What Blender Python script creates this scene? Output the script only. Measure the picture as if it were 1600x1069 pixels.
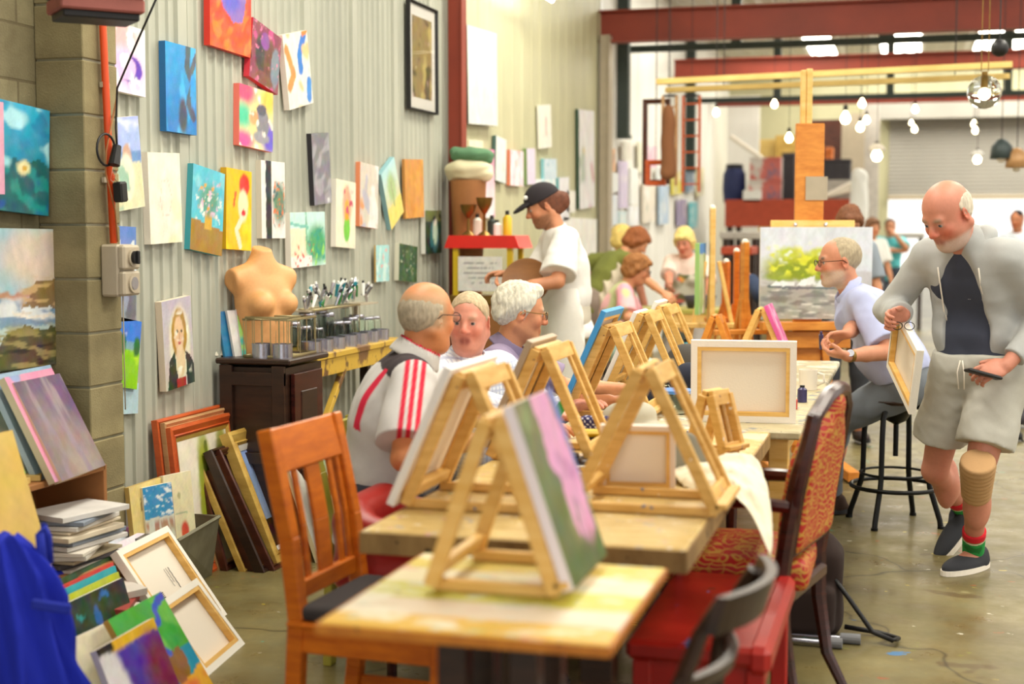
import bpy, math, random
import numpy as np
from mathutils import Vector as V, Matrix

for o in list(bpy.data.objects):
    bpy.data.objects.remove(o)
scene = bpy.context.scene
col = scene.collection
random.seed(7)

# ------------------------------------------------------------------ camera, sky, light, exposure
CAM = V((0, 0, 1.45)); YAW = math.radians(15.6); PIT = math.radians(4.35); FPX = 1600 * 50 / 36
cd = bpy.data.cameras.new('camera'); cd.lens = 50; cd.sensor_width = 36; cd.clip_end = 200
cam = bpy.data.objects.new('camera', cd); col.objects.link(cam)
cam.location = CAM; cam.rotation_euler = (math.pi / 2 - PIT, 0, YAW)
cd.dof.use_dof = True; cd.dof.focus_distance = 5.9; cd.dof.aperture_fstop = 1.8
scene.camera = cam
scene.view_settings.view_transform = 'Standard'; scene.view_settings.look = 'None'
scene.view_settings.exposure = 0.17; scene.view_settings.gamma = 1.0
scene.view_settings.use_curve_mapping = False
scene.render.film_transparent = False
wd = bpy.data.worlds.new('world'); scene.world = wd; wd.use_nodes = True
bg = wd.node_tree.nodes['Background']; bg.inputs[0].default_value = (1.0, 0.975, 0.915, 1); bg.inputs[1].default_value = 1.4

def S(r, g, b):  # sRGB 0-255 to linear
    return tuple(((c / 255) / 12.92 if c / 255 <= 0.04045 else ((c / 255 + 0.055) / 1.055) ** 2.4) for c in (r, g, b))
def hx(s):
    return S(int(s[0:2], 16), int(s[2:4], 16), int(s[4:6], 16))

# ------------------------------------------------------------------ measuring through the lens
FWD = V((-math.sin(YAW) * math.cos(PIT), math.cos(YAW) * math.cos(PIT), -math.sin(PIT)))
RGT = V((math.cos(YAW), math.sin(YAW), 0)); UPV = RGT.cross(FWD)
def ray(x, y): return FWD + RGT * ((x - 800) / FPX) + UPV * ((534.5 - y) / FPX)
def atd(x, y, d): return CAM + ray(x, y) * d
def at(x, y, ax, v):
    r = ray(x, y); return CAM + r * ((v - CAM[ax]) / r[ax])
def onx(x, y, v): return at(x, y, 0, v)
def ony(x, y, v): return at(x, y, 1, v)
def onz(x, y, v=0.0): return at(x, y, 2, v)

# ------------------------------------------------------------------ objects, tags
WM = {}
def wm(o): return WM.get(o.name, Matrix.Identity(4)) if o else Matrix.Identity(4)
def tag(o, label=None, cat=None, group=None, kind=None):
    if label: o['label'] = label
    if cat: o['category'] = cat
    if group: o['group'] = group
    if kind: o['kind'] = kind
    return o
def thing(name, label, cat, loc=(0, 0, 0), rz=0, group=None):
    o = bpy.data.objects.new(name, None); col.objects.link(o)
    o.empty_display_size = 0.1
    o.location = loc; o.rotation_euler = (0, 0, rz)
    WM[o.name] = Matrix.Translation(V(loc)) @ Matrix.Rotation(rz, 4, 'Z')
    return tag(o, label, cat, group)
def kids(o): return [c for c in bpy.data.objects if c.parent == o]
def copy_tree(o, loc=None, rz=None, label=None, group=None, parent=None):
    c = o.copy(); col.objects.link(c)
    if parent: c.parent = parent
    if loc is not None: c.location = loc
    if rz is not None: c.rotation_euler = (0, 0, rz)
    if label: c['label'] = label
    if group: c['group'] = group
    for ch in kids(o): copy_tree(ch, parent=c)
    return c
def link_mesh(name, verts, faces, m, parent=None, world=True, smooth=False, colors=None, origin=True):
    verts = np.asarray(verts, dtype=np.float64).reshape(-1, 3)
    me = bpy.data.meshes.new(name)
    o = bpy.data.objects.new(name, me); col.objects.link(o)
    if parent:
        o.parent = parent
        if world:
            Mi = np.array(wm(parent).inverted())
            verts = verts @ Mi[:3, :3].T + Mi[:3, 3]
        WM[o.name] = wm(parent).copy()
    elif origin and len(verts):
        lo, hi = verts.min(0), verts.max(0)
        og = np.array([(lo[0] + hi[0]) / 2, (lo[1] + hi[1]) / 2, lo[2]])
        verts = verts - og; o.location = og
        WM[o.name] = Matrix.Translation(V(og))
    if isinstance(faces, np.ndarray):
        nf = len(faces); k = faces.shape[1]
        me.vertices.add(len(verts)); me.vertices.foreach_set('co', verts.astype(np.float32).ravel())
        me.loops.add(nf * k); me.loops.foreach_set('vertex_index', faces.astype(np.int32).ravel())
        me.polygons.add(nf); me.polygons.foreach_set('loop_start', np.arange(0, nf * k, k, dtype=np.int32))
        me.polygons.foreach_set('loop_total', np.full(nf, k, dtype=np.int32))
        me.update(calc_edges=True)
    else:
        me.from_pydata(verts.tolist(), [], faces)
    if smooth: me.polygons.foreach_set('use_smooth', [True] * len(me.polygons))
    if colors is not None:
        at_ = me.color_attributes.new('Col', 'FLOAT_COLOR', 'POINT')
        c4 = np.ones((len(verts), 4), np.float32); c4[:, :3] = colors
        at_.data.foreach_set('color', c4.ravel())
    if isinstance(m, str): m = MAT[m]
    if isinstance(m, (list, tuple)):
        for q in m: me.materials.append(MAT[q] if isinstance(q, str) else q)
    else: me.materials.append(m)
    return o

# ------------------------------------------------------------------ materials
MAT = {}
def nodes(name):
    m = bpy.data.materials.new(name); m.use_nodes = True; MAT[name] = m
    nt = m.node_tree; return m, nt, nt.nodes['Principled BSDF']
def N(nt, t, **kw):
    n = nt.nodes.new(t)
    for k, v in kw.items():
        if k.startswith('i_'):
            n.inputs[k[2:].replace('_', ' ')].default_value = v
        else: setattr(n, k, v)
    return n
def coords(nt, scale=(1, 1, 1), kind='Object'):
    tc = N(nt, 'ShaderNodeTexCoord'); mp = N(nt, 'ShaderNodeMapping'); mp.inputs['Scale'].default_value = scale
    nt.links.new(tc.outputs[kind], mp.inputs[0]); return mp.outputs[0]
def noise(nt, vec, scale=5, detail=4, rough=0.55):
    n = N(nt, 'ShaderNodeTexNoise'); n.inputs['Scale'].default_value = scale; n.inputs['Detail'].default_value = detail
    n.inputs['Roughness'].default_value = rough; nt.links.new(vec, n.inputs['Vector']); return n.outputs[0]
def ramp(nt, fac, stops, interp='LINEAR'):
    r = N(nt, 'ShaderNodeValToRGB'); nt.links.new(fac, r.inputs[0]); cr = r.color_ramp; cr.interpolation = interp
    while len(cr.elements) < len(stops): cr.elements.new(0.5)
    for e, (p, c) in zip(cr.elements, stops):
        e.position = p; e.color = (*c, 1) if len(c) == 3 else c
    return r.outputs[0]
def mixc(nt, fac, a, b, mode='MIX'):
    n = N(nt, 'ShaderNodeMix', data_type='RGBA', blend_type=mode)
    for i, q in ((0, fac), (6, a), (7, b)):
        if hasattr(q, 'is_linked') or hasattr(q, 'links'): nt.links.new(q, n.inputs[i])
        elif isinstance(q, (int, float)): n.inputs[i].default_value = q
        else: n.inputs[i].default_value = (*q, 1)
    return n.outputs[2]
def bump(nt, b, h, strength=0.3, dist=0.01):
    n = N(nt, 'ShaderNodeBump'); n.inputs['Strength'].default_value = strength; n.inputs['Distance'].default_value = dist
    nt.links.new(h, n.inputs['Height']); nt.links.new(n.outputs[0], b.inputs['Normal'])
def plain(name, c, rough=0.6, metal=0.0, var=0.12, scale=14, bmp=0.08, **kw):
    m, nt, b = nodes(name)
    v = coords(nt); n = noise(nt, v, scale)
    lo = tuple(x * (1 - var) for x in c); hi = tuple(min(1, x * (1 + var)) for x in c)
    nt.links.new(ramp(nt, n, [(0.3, lo), (0.7, hi)]), b.inputs['Base Color'])
    b.inputs['Roughness'].default_value = rough; b.inputs['Metallic'].default_value = metal
    if bmp: bump(nt, b, noise(nt, v, scale * 6), bmp, 0.004)
    for k, q in kw.items(): b.inputs[k.replace('_', ' ')].default_value = q
    return m
def wood(name, c1, c2, grain=(1, 1, 12), rough=0.5, scale=6, stain=None):
    m, nt, b = nodes(name)
    v = coords(nt, grain); n = noise(nt, v, scale, 6, 0.6)
    c = ramp(nt, n, [(0.3, c1), (0.7, c2)])
    if stain:
        n2 = noise(nt, coords(nt), 22, 3, 0.6)
        for i, (cc, p) in enumerate(stain):
            n2 = noise(nt, coords(nt, (1 + i * .3, 1.4, 1 + i * .17)), 19 + 7 * i, 3, 0.6)
            c = mixc(nt, ramp(nt, n2, [(p, (0, 0, 0)), (p + 0.03, (1, 1, 1))]), c, cc)
    nt.links.new(c, b.inputs['Base Color']); b.inputs['Roughness'].default_value = rough
    bump(nt, b, n, 0.12, 0.003)
    return m
def vcol(name, rough=0.6, bmp=0.15, bscale=180, var=0.0, _scale=(1, 1, 1), **kw):
    m, nt, b = nodes(name)
    a = N(nt, 'ShaderNodeVertexColor', layer_name='Col')
    c = a.outputs[0]
    n = noise(nt, coords(nt, _scale), bscale, 3)
    if var: c = mixc(nt, var, c, ramp(nt, noise(nt, coords(nt, _scale), bscale * .3, 4), [(0.3, (0.35, 0.33, 0.3)), (0.7, (1, 1, 1))]), 'MULTIPLY')
    nt.links.new(c, b.inputs['Base Color']); b.inputs['Roughness'].default_value = rough
    if bmp: bump(nt, b, n, bmp, 0.003)
    for k, q in kw.items(): b.inputs[k.replace('_', ' ')].default_value = q
    return m
def emis(name, c, s):
    m, nt, b = nodes(name)
    b.inputs['Base Color'].default_value = (*c, 1); b.inputs['Emission Color'].default_value = (*c, 1)
    b.inputs['Emission Strength'].default_value = s
    return m

vcol('paint', 0.5, 0.25, 150)                     # painted canvas surface, colour from the picture
vcol('skin', 0.5, 0.06, 260, 0.12, Subsurface_Weight=0.08, Subsurface_Radius=(0.02, 0.008, 0.004), Subsurface_Scale=0.3)
vcol('cloth', 0.9, 0.12, 240, 0.05)
vcol('hairmat', 0.7, 0.5, 420, 0.35, _scale=(1, 1, .25))
vcol('varied', 0.55, 0.06, 120, 0.08)
wood('pine', hx('dca64c'), hx('f0c678'), (1, 1, 8), 0.5, 5)
wood('pine_used', hx('c89644'), hx('e8bd70'), (1, 1, 6), 0.5, 7, [(hx('6a6f8c'), .69), (hx('7a4a3a'), .70), (hx('e8e4da'), .70)])
wood('chair_orange', hx('b8560a'), hx('dc7614'), (2, 2, 9), 0.35, 4)
wood('mahogany', hx('2c0c08'), hx('4a1a10'), (2, 2, 9), 0.25, 4)
wood('dark_wood', hx('24140e'), hx('3c2418'), (2, 2, 9), 0.35, 4)
wood('easel_wood', hx('c8741e'), hx('e89a3c'), (2, 2, 7), 0.4, 4)
wood('easel_pale', hx('e6b45a'), hx('f3cf86'), (2, 2, 7), 0.4, 4)
wood('board_pale', hx('cfae62'), hx('e2c67c'), (1, 1, 2), 0.6, 3)
plain('curtain_grey', hx('a8a49c'), .6, var=.04, scale=2)
plain('linen', hx('efe6d8'), 0.85, var=0.05, scale=4, bmp=0.1)
plain('canvas_white', hx('f4efe6'), 0.8, var=0.04, scale=4)
plain('black_metal', hx('141414'), 0.35, 0.6, var=0.2)
plain('black', hx('161416'), 0.5, var=0.2)
plain('dark_grey', hx('38343a'), 0.7)
plain('olive', hx('a39a34'), 0.5, var=0.1, scale=5)
plain('chrome', hx('b8b8c4'), 0.25, 0.9, var=0.05)
plain('rubber_grey', hx('77777a'), 0.7)
plain('brass', hx('8a6a34'), 0.35, 0.8)
plain('red_paint', hx('a81c14'), 0.35, var=0.2, scale=3)
plain('red_bright', hx('e0261c'), 0.35, var=0.05)
plain('yellow_paint', hx('d9b81e'), 0.4, var=0.05)
plain('beam_red', hx('8a3420'), 0.55, var=0.18, scale=2)
plain('pipe_orange', hx('e4501c'), 0.4, var=0.12, scale=3)
plain('socket_grey', hx('b3a690'), 0.5, var=0.05)
plain('green_beam', hx('2e3a34'), 0.6)
plain('white', hx('f2f0ec'), 0.6, var=0.03)
plain('red_vinyl', hx('9a1a14'), 0.4, var=0.12, scale=4)
plain('backpack', hx('2e1e1a'), 0.8, var=0.2, scale=8)
plain('zinc', hx('86836e'), 0.45, 0.25, var=0.25, scale=9)
plain('carton', hx('a06a3a'), 0.7, var=0.15, scale=4)
plain('terracotta', hx('b4482c'), 0.7)
m, nt, b = nodes('glass'); b.inputs['Transmission Weight'].default_value = 1; b.inputs['Roughness'].default_value = 0.04
b.inputs['Base Color'].default_value = (0.93, 0.98, 0.95, 1); b.inputs['IOR'].default_value = 1.2
m, nt, b = nodes('clear_lens'); b.inputs['Transmission Weight'].default_value = 1; b.inputs['Roughness'].default_value = 0.0; b.inputs['IOR'].default_value = 1.03
# block, floor, walls, tabletop, brocade
def blocks_mat(name, c1, c2, axis):
    m, nt, b = nodes(name)
    tc = N(nt, 'ShaderNodeTexCoord'); sp = N(nt, 'ShaderNodeSeparateXYZ'); nt.links.new(tc.outputs['Object'], sp.inputs[0])
    cb = N(nt, 'ShaderNodeCombineXYZ'); nt.links.new(sp.outputs[axis], cb.inputs[0]); nt.links.new(sp.outputs['Z'], cb.inputs[1])
    br = N(nt, 'ShaderNodeTexBrick'); nt.links.new(cb.outputs[0], br.inputs['Vector'])
    br.inputs['Scale'].default_value = 1.0; br.inputs['Mortar Size'].default_value = 0.006; br.inputs['Mortar Smooth'].default_value = 0.3
    br.inputs['Brick Width'].default_value = 0.4; br.inputs['Row Height'].default_value = 0.2
    br.inputs['Color1'].default_value = (*c1, 1); br.inputs['Color2'].default_value = (*c2, 1); br.inputs['Mortar'].default_value = (*hx('6f6448'), 1)
    n = noise(nt, coords(nt), 9, 6, .65); n2 = noise(nt, coords(nt), 130, 3)
    c = mixc(nt, 0.55, br.outputs[0], ramp(nt, n, [(0.3, (0.45, 0.4, 0.32)), (0.7, (1, 1, 1))]), 'MULTIPLY')
    nt.links.new(c, b.inputs['Base Color']); b.inputs['Roughness'].default_value = 0.85
    mm = N(nt, 'ShaderNodeMath', operation='MULTIPLY_ADD'); nt.links.new(br.outputs['Fac'], mm.inputs[0]); mm.inputs[1].default_value = -1.5
    nt.links.new(n2, mm.inputs[2]); bump(nt, b, mm.outputs[0], 0.6, 0.006)
blocks_mat('block_y', hx('908766'), hx('7d7456'), 'Y')
def blk():
    m, nt, b = nodes('block_plain')
    n = noise(nt, coords(nt), 7, 6, .65); z = noise(nt, coords(nt, (.01, .01, 5)), 1, 1)
    c = mixc(nt, .6, ramp(nt, z, [(.35, hx('857a58')), (.65, hx('a0946c'))]), ramp(nt, n, [(0.3, (0.5, 0.45, 0.38)), (0.7, (1, 1, 1))]), 'MULTIPLY')
    nt.links.new(c, b.inputs['Base Color']); b.inputs['Roughness'].default_value = .85; bump(nt, b, noise(nt, coords(nt), 150, 3), .5, .005)
blk()
def floor_mat():
    m, nt, b = nodes('concrete_floor')
    v = coords(nt)
    n1 = noise(nt, v, 0.9, 8, .62); n2 = noise(nt, v, 6, 6, .6)
    c = ramp(nt, n1, [(0.32, hx('463a20')), (0.5, hx('6e603a')), (0.66, hx('8e8054'))])
    c = mixc(nt, ramp(nt, n2, [(0.35, (0, 0, 0)), (0.7, (.55, .55, .55))]), c, hx('6d6a48'))
    for sc, p, cc in ((5.3, .68, 'a8552e'), (3.6, .69, '3fae9a'), (7.7, .70, 'd8c244'), (4.9, .71, '3a7ab0'), (9.3, .70, 'e2dccb'), (3.2, .72, 'c04a50'), (12, .69, '8a8f3c'), (1.7, .66, '5e4c2c'), (2.3, .67, '9a8f66')):
        nn = noise(nt, coords(nt, (1, 1.7, 1)), sc, 4, .55)
        c = mixc(nt, ramp(nt, nn, [(p, (0, 0, 0)), (p + .012, (.8, .8, .8))]), c, hx(cc))
    vo = N(nt, 'ShaderNodeTexVoronoi', feature='DISTANCE_TO_EDGE'); vo.inputs['Scale'].default_value = 0.55
    wv = N(nt, 'ShaderNodeVectorMath', operation='MULTIPLY_ADD'); nz = N(nt, 'ShaderNodeTexNoise'); nz.inputs['Scale'].default_value = 3; nt.links.new(v, nz.inputs['Vector'])
    nt.links.new(nz.outputs['Color'], wv.inputs[0]); wv.inputs[1].default_value = (.5, .5, .5); nt.links.new(v, wv.inputs[2]); nt.links.new(wv.outputs[0], vo.inputs['Vector'])
    c = mixc(nt, ramp(nt, vo.outputs['Distance'], [(0.0, (.75, .75, .75)), (0.008, (0, 0, 0))]), c, hx('2e2618'))
    nt.links.new(c, b.inputs['Base Color'])
    nt.links.new(ramp(nt, n2, [(0.3, (.24,) * 3), (0.7, (.5,) * 3)]), b.inputs['Roughness'])
    bump(nt, b, noise(nt, v, 14, 5), 0.12, 0.01)
floor_mat()
def wall_mat(name, c1, c2):
    m, nt, b = nodes(name)
    n = noise(nt, coords(nt, (1, 1, .35)), 2.2, 6, .6)
    nt.links.new(ramp(nt, n, [(0.3, c1), (0.7, c2)]), b.inputs['Base Color']); b.inputs['Roughness'].default_value = 0.45
    bump(nt, b, noise(nt, coords(nt), 60, 2), 0.05, 0.003)
wall_mat('corrugated', hx('a5a699'), hx('bbbcad')); wall_mat('panel_cream', hx('b8b592'), hx('cac6a2')); wall_mat('panel_white', hx('e6e4dc'), hx('f2f0ea'))
wall_mat('roof', hx('c8c6c0'), hx('e4e2dc'))
def table_mat(name, base, pal):
    m, nt, b = nodes(name)
    v = coords(nt, (2.2, 9, 1))
    n = noise(nt, v, 4, 6, .65)
    c = ramp(nt, n, [(0.3, base[0]), (0.7, base[1])])
    for i, (cc, p, sc) in enumerate(pal):
        nn = noise(nt, coords(nt, (1 + .4 * (i % 3), 1.6 - .3 * (i % 2), 1)), sc, 5, .6)
        c = mixc(nt, ramp(nt, nn, [(p, (0, 0, 0)), (p + .05, (.85, .85, .85))]), c, hx(cc))
    nt.links.new(c, b.inputs['Base Color']); b.inputs['Roughness'].default_value = 0.5
    bump(nt, b, noise(nt, coords(nt), 40, 5), 0.3, 0.003)
table_mat('table_splatter', (hx('b8924a'), hx('dcc07e')), [('e8dab4', .56, 3.1), ('8a93a8', .6, 7), ('c98a8a', .63, 9), ('7aa07e', .64, 11), ('5a5060', .66, 14), ('e8c83c', .66, 8), ('b5463c', .69, 16), ('3f78b0', .69, 13), ('efe9da', .63, 18)])
table_mat('table_splatter_grey', (hx('a89a74'), hx('d0c4a0')), [('e8e2d0', .54, 4), ('6f7a88', .58, 9), ('a86a72', .62, 12), ('5c8a70', .63, 14), ('403c48', .64, 18), ('e0c040', .67, 8), ('4a78b8', .68, 13)])
def slat_table():
    m, nt, b = nodes('slat_top')
    tc = N(nt, 'ShaderNodeTexCoord'); sp = N(nt, 'ShaderNodeSeparateXYZ'); nt.links.new(tc.outputs['Object'], sp.inputs[0])
    mr = N(nt, 'ShaderNodeMapRange'); nt.links.new(sp.outputs['Y'], mr.inputs[0]); mr.inputs[1].default_value = -.3; mr.inputs[2].default_value = .3
    c = ramp(nt, mr.outputs[0], [(0, hx('e2b23c')), (.17, hx('e8c8a8')), (.19, hx('e6d2b8')), (.36, hx('c9c24a')), (.38, hx('cfc850')), (.56, hx('ecdfae')), (.58, hx('f0e4bc')), (.76, hx('d8c45c')), (.78, hx('e2cc6a')), (1, hx('d9bd54'))], 'CONSTANT')
    for i, (cc, p, sc) in enumerate([('f2ead2', .55, 5), ('e9a8a0', .6, 6), ('8fb05a', .62, 7), ('d0d6c4', .58, 9), ('d8a23a', .62, 8), ('8a5a7a', .68, 15), ('4f9ab0', .69, 17)]):
        nn = noise(nt, coords(nt, (1.2, 2.2, 1)), sc, 5, .6)
        c = mixc(nt, ramp(nt, nn, [(p, (0, 0, 0)), (p + .06, (.8, .8, .8))]), c, hx(cc))
    nt.links.new(c, b.inputs['Base Color']); b.inputs['Roughness'].default_value = 0.4
    bump(nt, b, noise(nt, coords(nt), 40, 5), 0.25, 0.003)
slat_table()
def brocade():
    m, nt, b = nodes('brocade')
    v = coords(nt)
    nz = N(nt, 'ShaderNodeTexNoise'); nz.inputs['Scale'].default_value = 9; nt.links.new(v, nz.inputs['Vector'])
    wv = N(nt, 'ShaderNodeVectorMath', operation='MULTIPLY_ADD'); nt.links.new(nz.outputs['Color'], wv.inputs[0]); wv.inputs[1].default_value = (.12, .12, .12); nt.links.new(v, wv.inputs[2])
    vo = N(nt, 'ShaderNodeTexVoronoi', feature='DISTANCE_TO_EDGE'); vo.inputs['Scale'].default_value = 22; nt.links.new(wv.outputs[0], vo.inputs['Vector'])
    w = N(nt, 'ShaderNodeTexWave', wave_type='RINGS'); w.inputs['Scale'].default_value = 17; w.inputs['Distortion'].default_value = 12; w.inputs['Detail'].default_value = 1; nt.links.new(v, w.inputs['Vector'])
    f = ramp(nt, w.outputs[0], [(0.80, (0, 0, 0)), (0.88, (1, 1, 1))]); g = ramp(nt, vo.outputs['Distance'], [(0.02, (1, 1, 1)), (0.05, (0, 0, 0))])
    k = mixc(nt, 1.0, f, g, 'LIGHTEN')
    c = mixc(nt, k, hx('b0160f'), hx('c09032')); nt.links.new(c, b.inputs['Base Color']); b.inputs['Roughness'].default_value = 0.6
    bump(nt, b, k, 0.15, 0.002)
brocade()

# ------------------------------------------------------------------ mesh builder
def rotz(a): return Matrix.Rotation(a, 3, 'Z')
def basis(x, z=None):
    x = V(x).normalized(); z = V(z) if z is not None else V((0, 0, 1))
    if abs(x.dot(z.normalized())) > .98: z = V((0, 1, 0))
    y = z.cross(x).normalized(); z = x.cross(y)
    return Matrix((x, y, z)).transposed()
class MB:
    def __init__(s): s.v = []; s.f = []
    def add(s, vs, fs):
        b = len(s.v); s.v += [tuple(p) for p in vs]; s.f += [tuple(b + i for i in f) for f in fs]; return s
    def box(s, c, size, R=None, bev=0.0):
        c = V(c); h = [q / 2 for q in size]; R = R or Matrix.Identity(3)
        bv = min(bev, min(h) * .9)
        if bv > 0:
            vs = []; fs = []
            P = {}
            for sx in (-1, 1):
                for sy in (-1, 1):
                    for sz in (-1, 1):
                        for a in range(3):
                            q = [sx * (h[0] - bv), sy * (h[1] - bv), sz * (h[2] - bv)]
                            q[a] = (sx, sy, sz)[a] * h[a]
                            P[(sx, sy, sz, a)] = len(vs); vs.append(c + R @ V(q))
            for a in range(3):
                b_, d_ = (a + 1) % 3, (a + 2) % 3
                for sg in (-1, 1):
                    f = []
                    for (u, w) in ((-1, -1), (1, -1), (1, 1), (-1, 1)):
                        k = [0, 0, 0]; k[a] = sg; k[b_] = u; k[d_] = w; f.append(P[(*k, a)])
                    fs.append(f if sg > 0 else f[::-1])
                for u in (-1, 1):
                    for w in (-1, 1):
                        k0 = [0, 0, 0]; k1 = [0, 0, 0]; k0[a] = -1; k1[a] = 1
                        for k in (k0, k1): k[b_] = u; k[d_] = w
                        f = [P[(*k0, b_)], P[(*k1, b_)], P[(*k1, d_)], P[(*k0, d_)]]
                        fs.append(f if u * w > 0 else f[::-1])
            for sx in (-1, 1):
                for sy in (-1, 1):
                    for sz in (-1, 1):
                        f = [P[(sx, sy, sz, a)] for a in range(3)]
                        fs.append(f if sx * sy * sz > 0 else f[::-1])
            return s.add(vs, fs)
        vs = [c + R @ V((sx * h[0], sy * h[1], sz * h[2])) for sx in (-1, 1) for sy in (-1, 1) for sz in (-1, 1)]
        return s.add(vs, [(0, 1, 3, 2), (4, 6, 7, 5), (0, 4, 5, 1), (2, 3, 7, 6), (0, 2, 6, 4), (1, 5, 7, 3)])
    def beam(s, p, q, w, h, up=None, bev=0.002):
        p, q = V(p), V(q); return s.box((p + q) / 2, ((q - p).length, w, h), basis(q - p, up), bev)
    def cyl(s, p, q, r1, r2=None, n=14, cap=True):
        r2 = r1 if r2 is None else r2; p, q = V(p), V(q); B = basis(q - p); y, z = B.col[1], B.col[2]
        vs = [c + (y * math.cos(a) + z * math.sin(a)) * r for c, r in ((p, r1), (q, r2)) for a in [2 * math.pi * i / n for i in range(n)]]
        fs = [(i, (i + 1) % n, n + (i + 1) % n, n + i) for i in range(n)]
        if cap: fs += [tuple(range(n))[::-1], tuple(range(n, 2 * n))]
        return s.add(vs, fs)
    def tube(s, pts, r, n=8, closed=False):
        pts = [V(p) for p in pts]; m = len(pts); rs = r if isinstance(r, (list, tuple)) else [r] * m
        ref = V((0, 0, 1)); vs = []; prev = None
        for i, p in enumerate(pts):
            a = pts[(i - 1) % m] if (closed or i > 0) else p; b = pts[(i + 1) % m] if (closed or i < m - 1) else p
            t = (b - a).normalized() if (b - a).length > 1e-9 else V((1, 0, 0))
            if prev is None:
                y = ref.cross(t) if abs(ref.dot(t)) < .95 else V((1, 0, 0)).cross(t)
            else: y = prev - t * prev.dot(t)
            y.normalize(); prev = y; z = t.cross(y)
            vs += [p + (y * math.cos(2 * math.pi * k / n) + z * math.sin(2 * math.pi * k / n)) * rs[i] for k in range(n)]
        fs = []
        for i in range(m if closed else m - 1):
            j = (i + 1) % m
            fs += [(i * n + k, i * n + (k + 1) % n, j * n + (k + 1) % n, j * n + k) for k in range(n)]
        if not closed: fs += [tuple(range(n))[::-1], tuple(range((m - 1) * n, m * n))]
        return s.add(vs, fs)
    def lathe(s, prof, c=(0, 0, 0), n=20, R=None):
        c = V(c); R = R or Matrix.Identity(3); vs = []; fs = []
        for r, z in prof:
            vs += [c + R @ V((r * math.cos(2 * math.pi * i / n), r * math.sin(2 * math.pi * i / n), z)) for i in range(n)]
        for k in range(len(prof) - 1):
            fs += [(k * n + i, k * n + (i + 1) % n, (k + 1) * n + (i + 1) % n, (k + 1) * n + i) for i in range(n)]
        if prof[0][0] > 1e-5: fs.append(tuple(range(n))[::-1])
        if prof[-1][0] > 1e-5: fs.append(tuple(range((len(prof) - 1) * n, len(prof) * n)))
        return s.add(vs, fs)
    def sph(s, c, r, n=14, m=9, sc=(1, 1, 1), R=None):
        R = R or Matrix.Identity(3); c = V(c); vs = []; fs = []
        for j in range(m + 1):
            ph = math.pi * j / m
            for i in range(n):
                a = 2 * math.pi * i / n
                vs.append(c + R @ V((r * sc[0] * math.sin(ph) * math.cos(a), r * sc[1] * math.sin(ph) * math.sin(a), -r * sc[2] * math.cos(ph))))
        for j in range(m):
            fs += [(j * n + i, j * n + (i + 1) % n, (j + 1) * n + (i + 1) % n, (j + 1) * n + i) for i in range(n)]
        return s.add(vs, fs)
    def prism(s, poly, d, R=None, c=(0, 0, 0)):
        """polygon in local x,z extruded along local y by d"""
        R = R or Matrix.Identity(3); c = V(c); n = len(poly)
        vs = [c + R @ V((x, -d / 2, z)) for x, z in poly] + [c + R @ V((x, d / 2, z)) for x, z in poly]
        return s.add(vs, [tuple(range(n)), tuple(range(n, 2 * n))[::-1]] + [(i, n + i, n + (i + 1) % n, (i + 1) % n) for i in range(n)])
    def build(s, name, m, parent=None, world=True, smooth=False, colors=None):
        return link_mesh(name, s.v, s.f, m, parent, world, smooth, colors)
def smooth_by_angle(o, deg=40):
    me = o.data; me.polygons.foreach_set('use_smooth', [True] * len(me.polygons))
    import bmesh
    bm = bmesh.new(); bm.from_mesh(me)
    lim = math.radians(deg)
    for e in bm.edges:
        e.smooth = len(e.link_faces) == 2 and e.calc_face_angle(0) < lim
    bm.normal_update(); bm.to_mesh(me); bm.free(); return o
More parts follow.
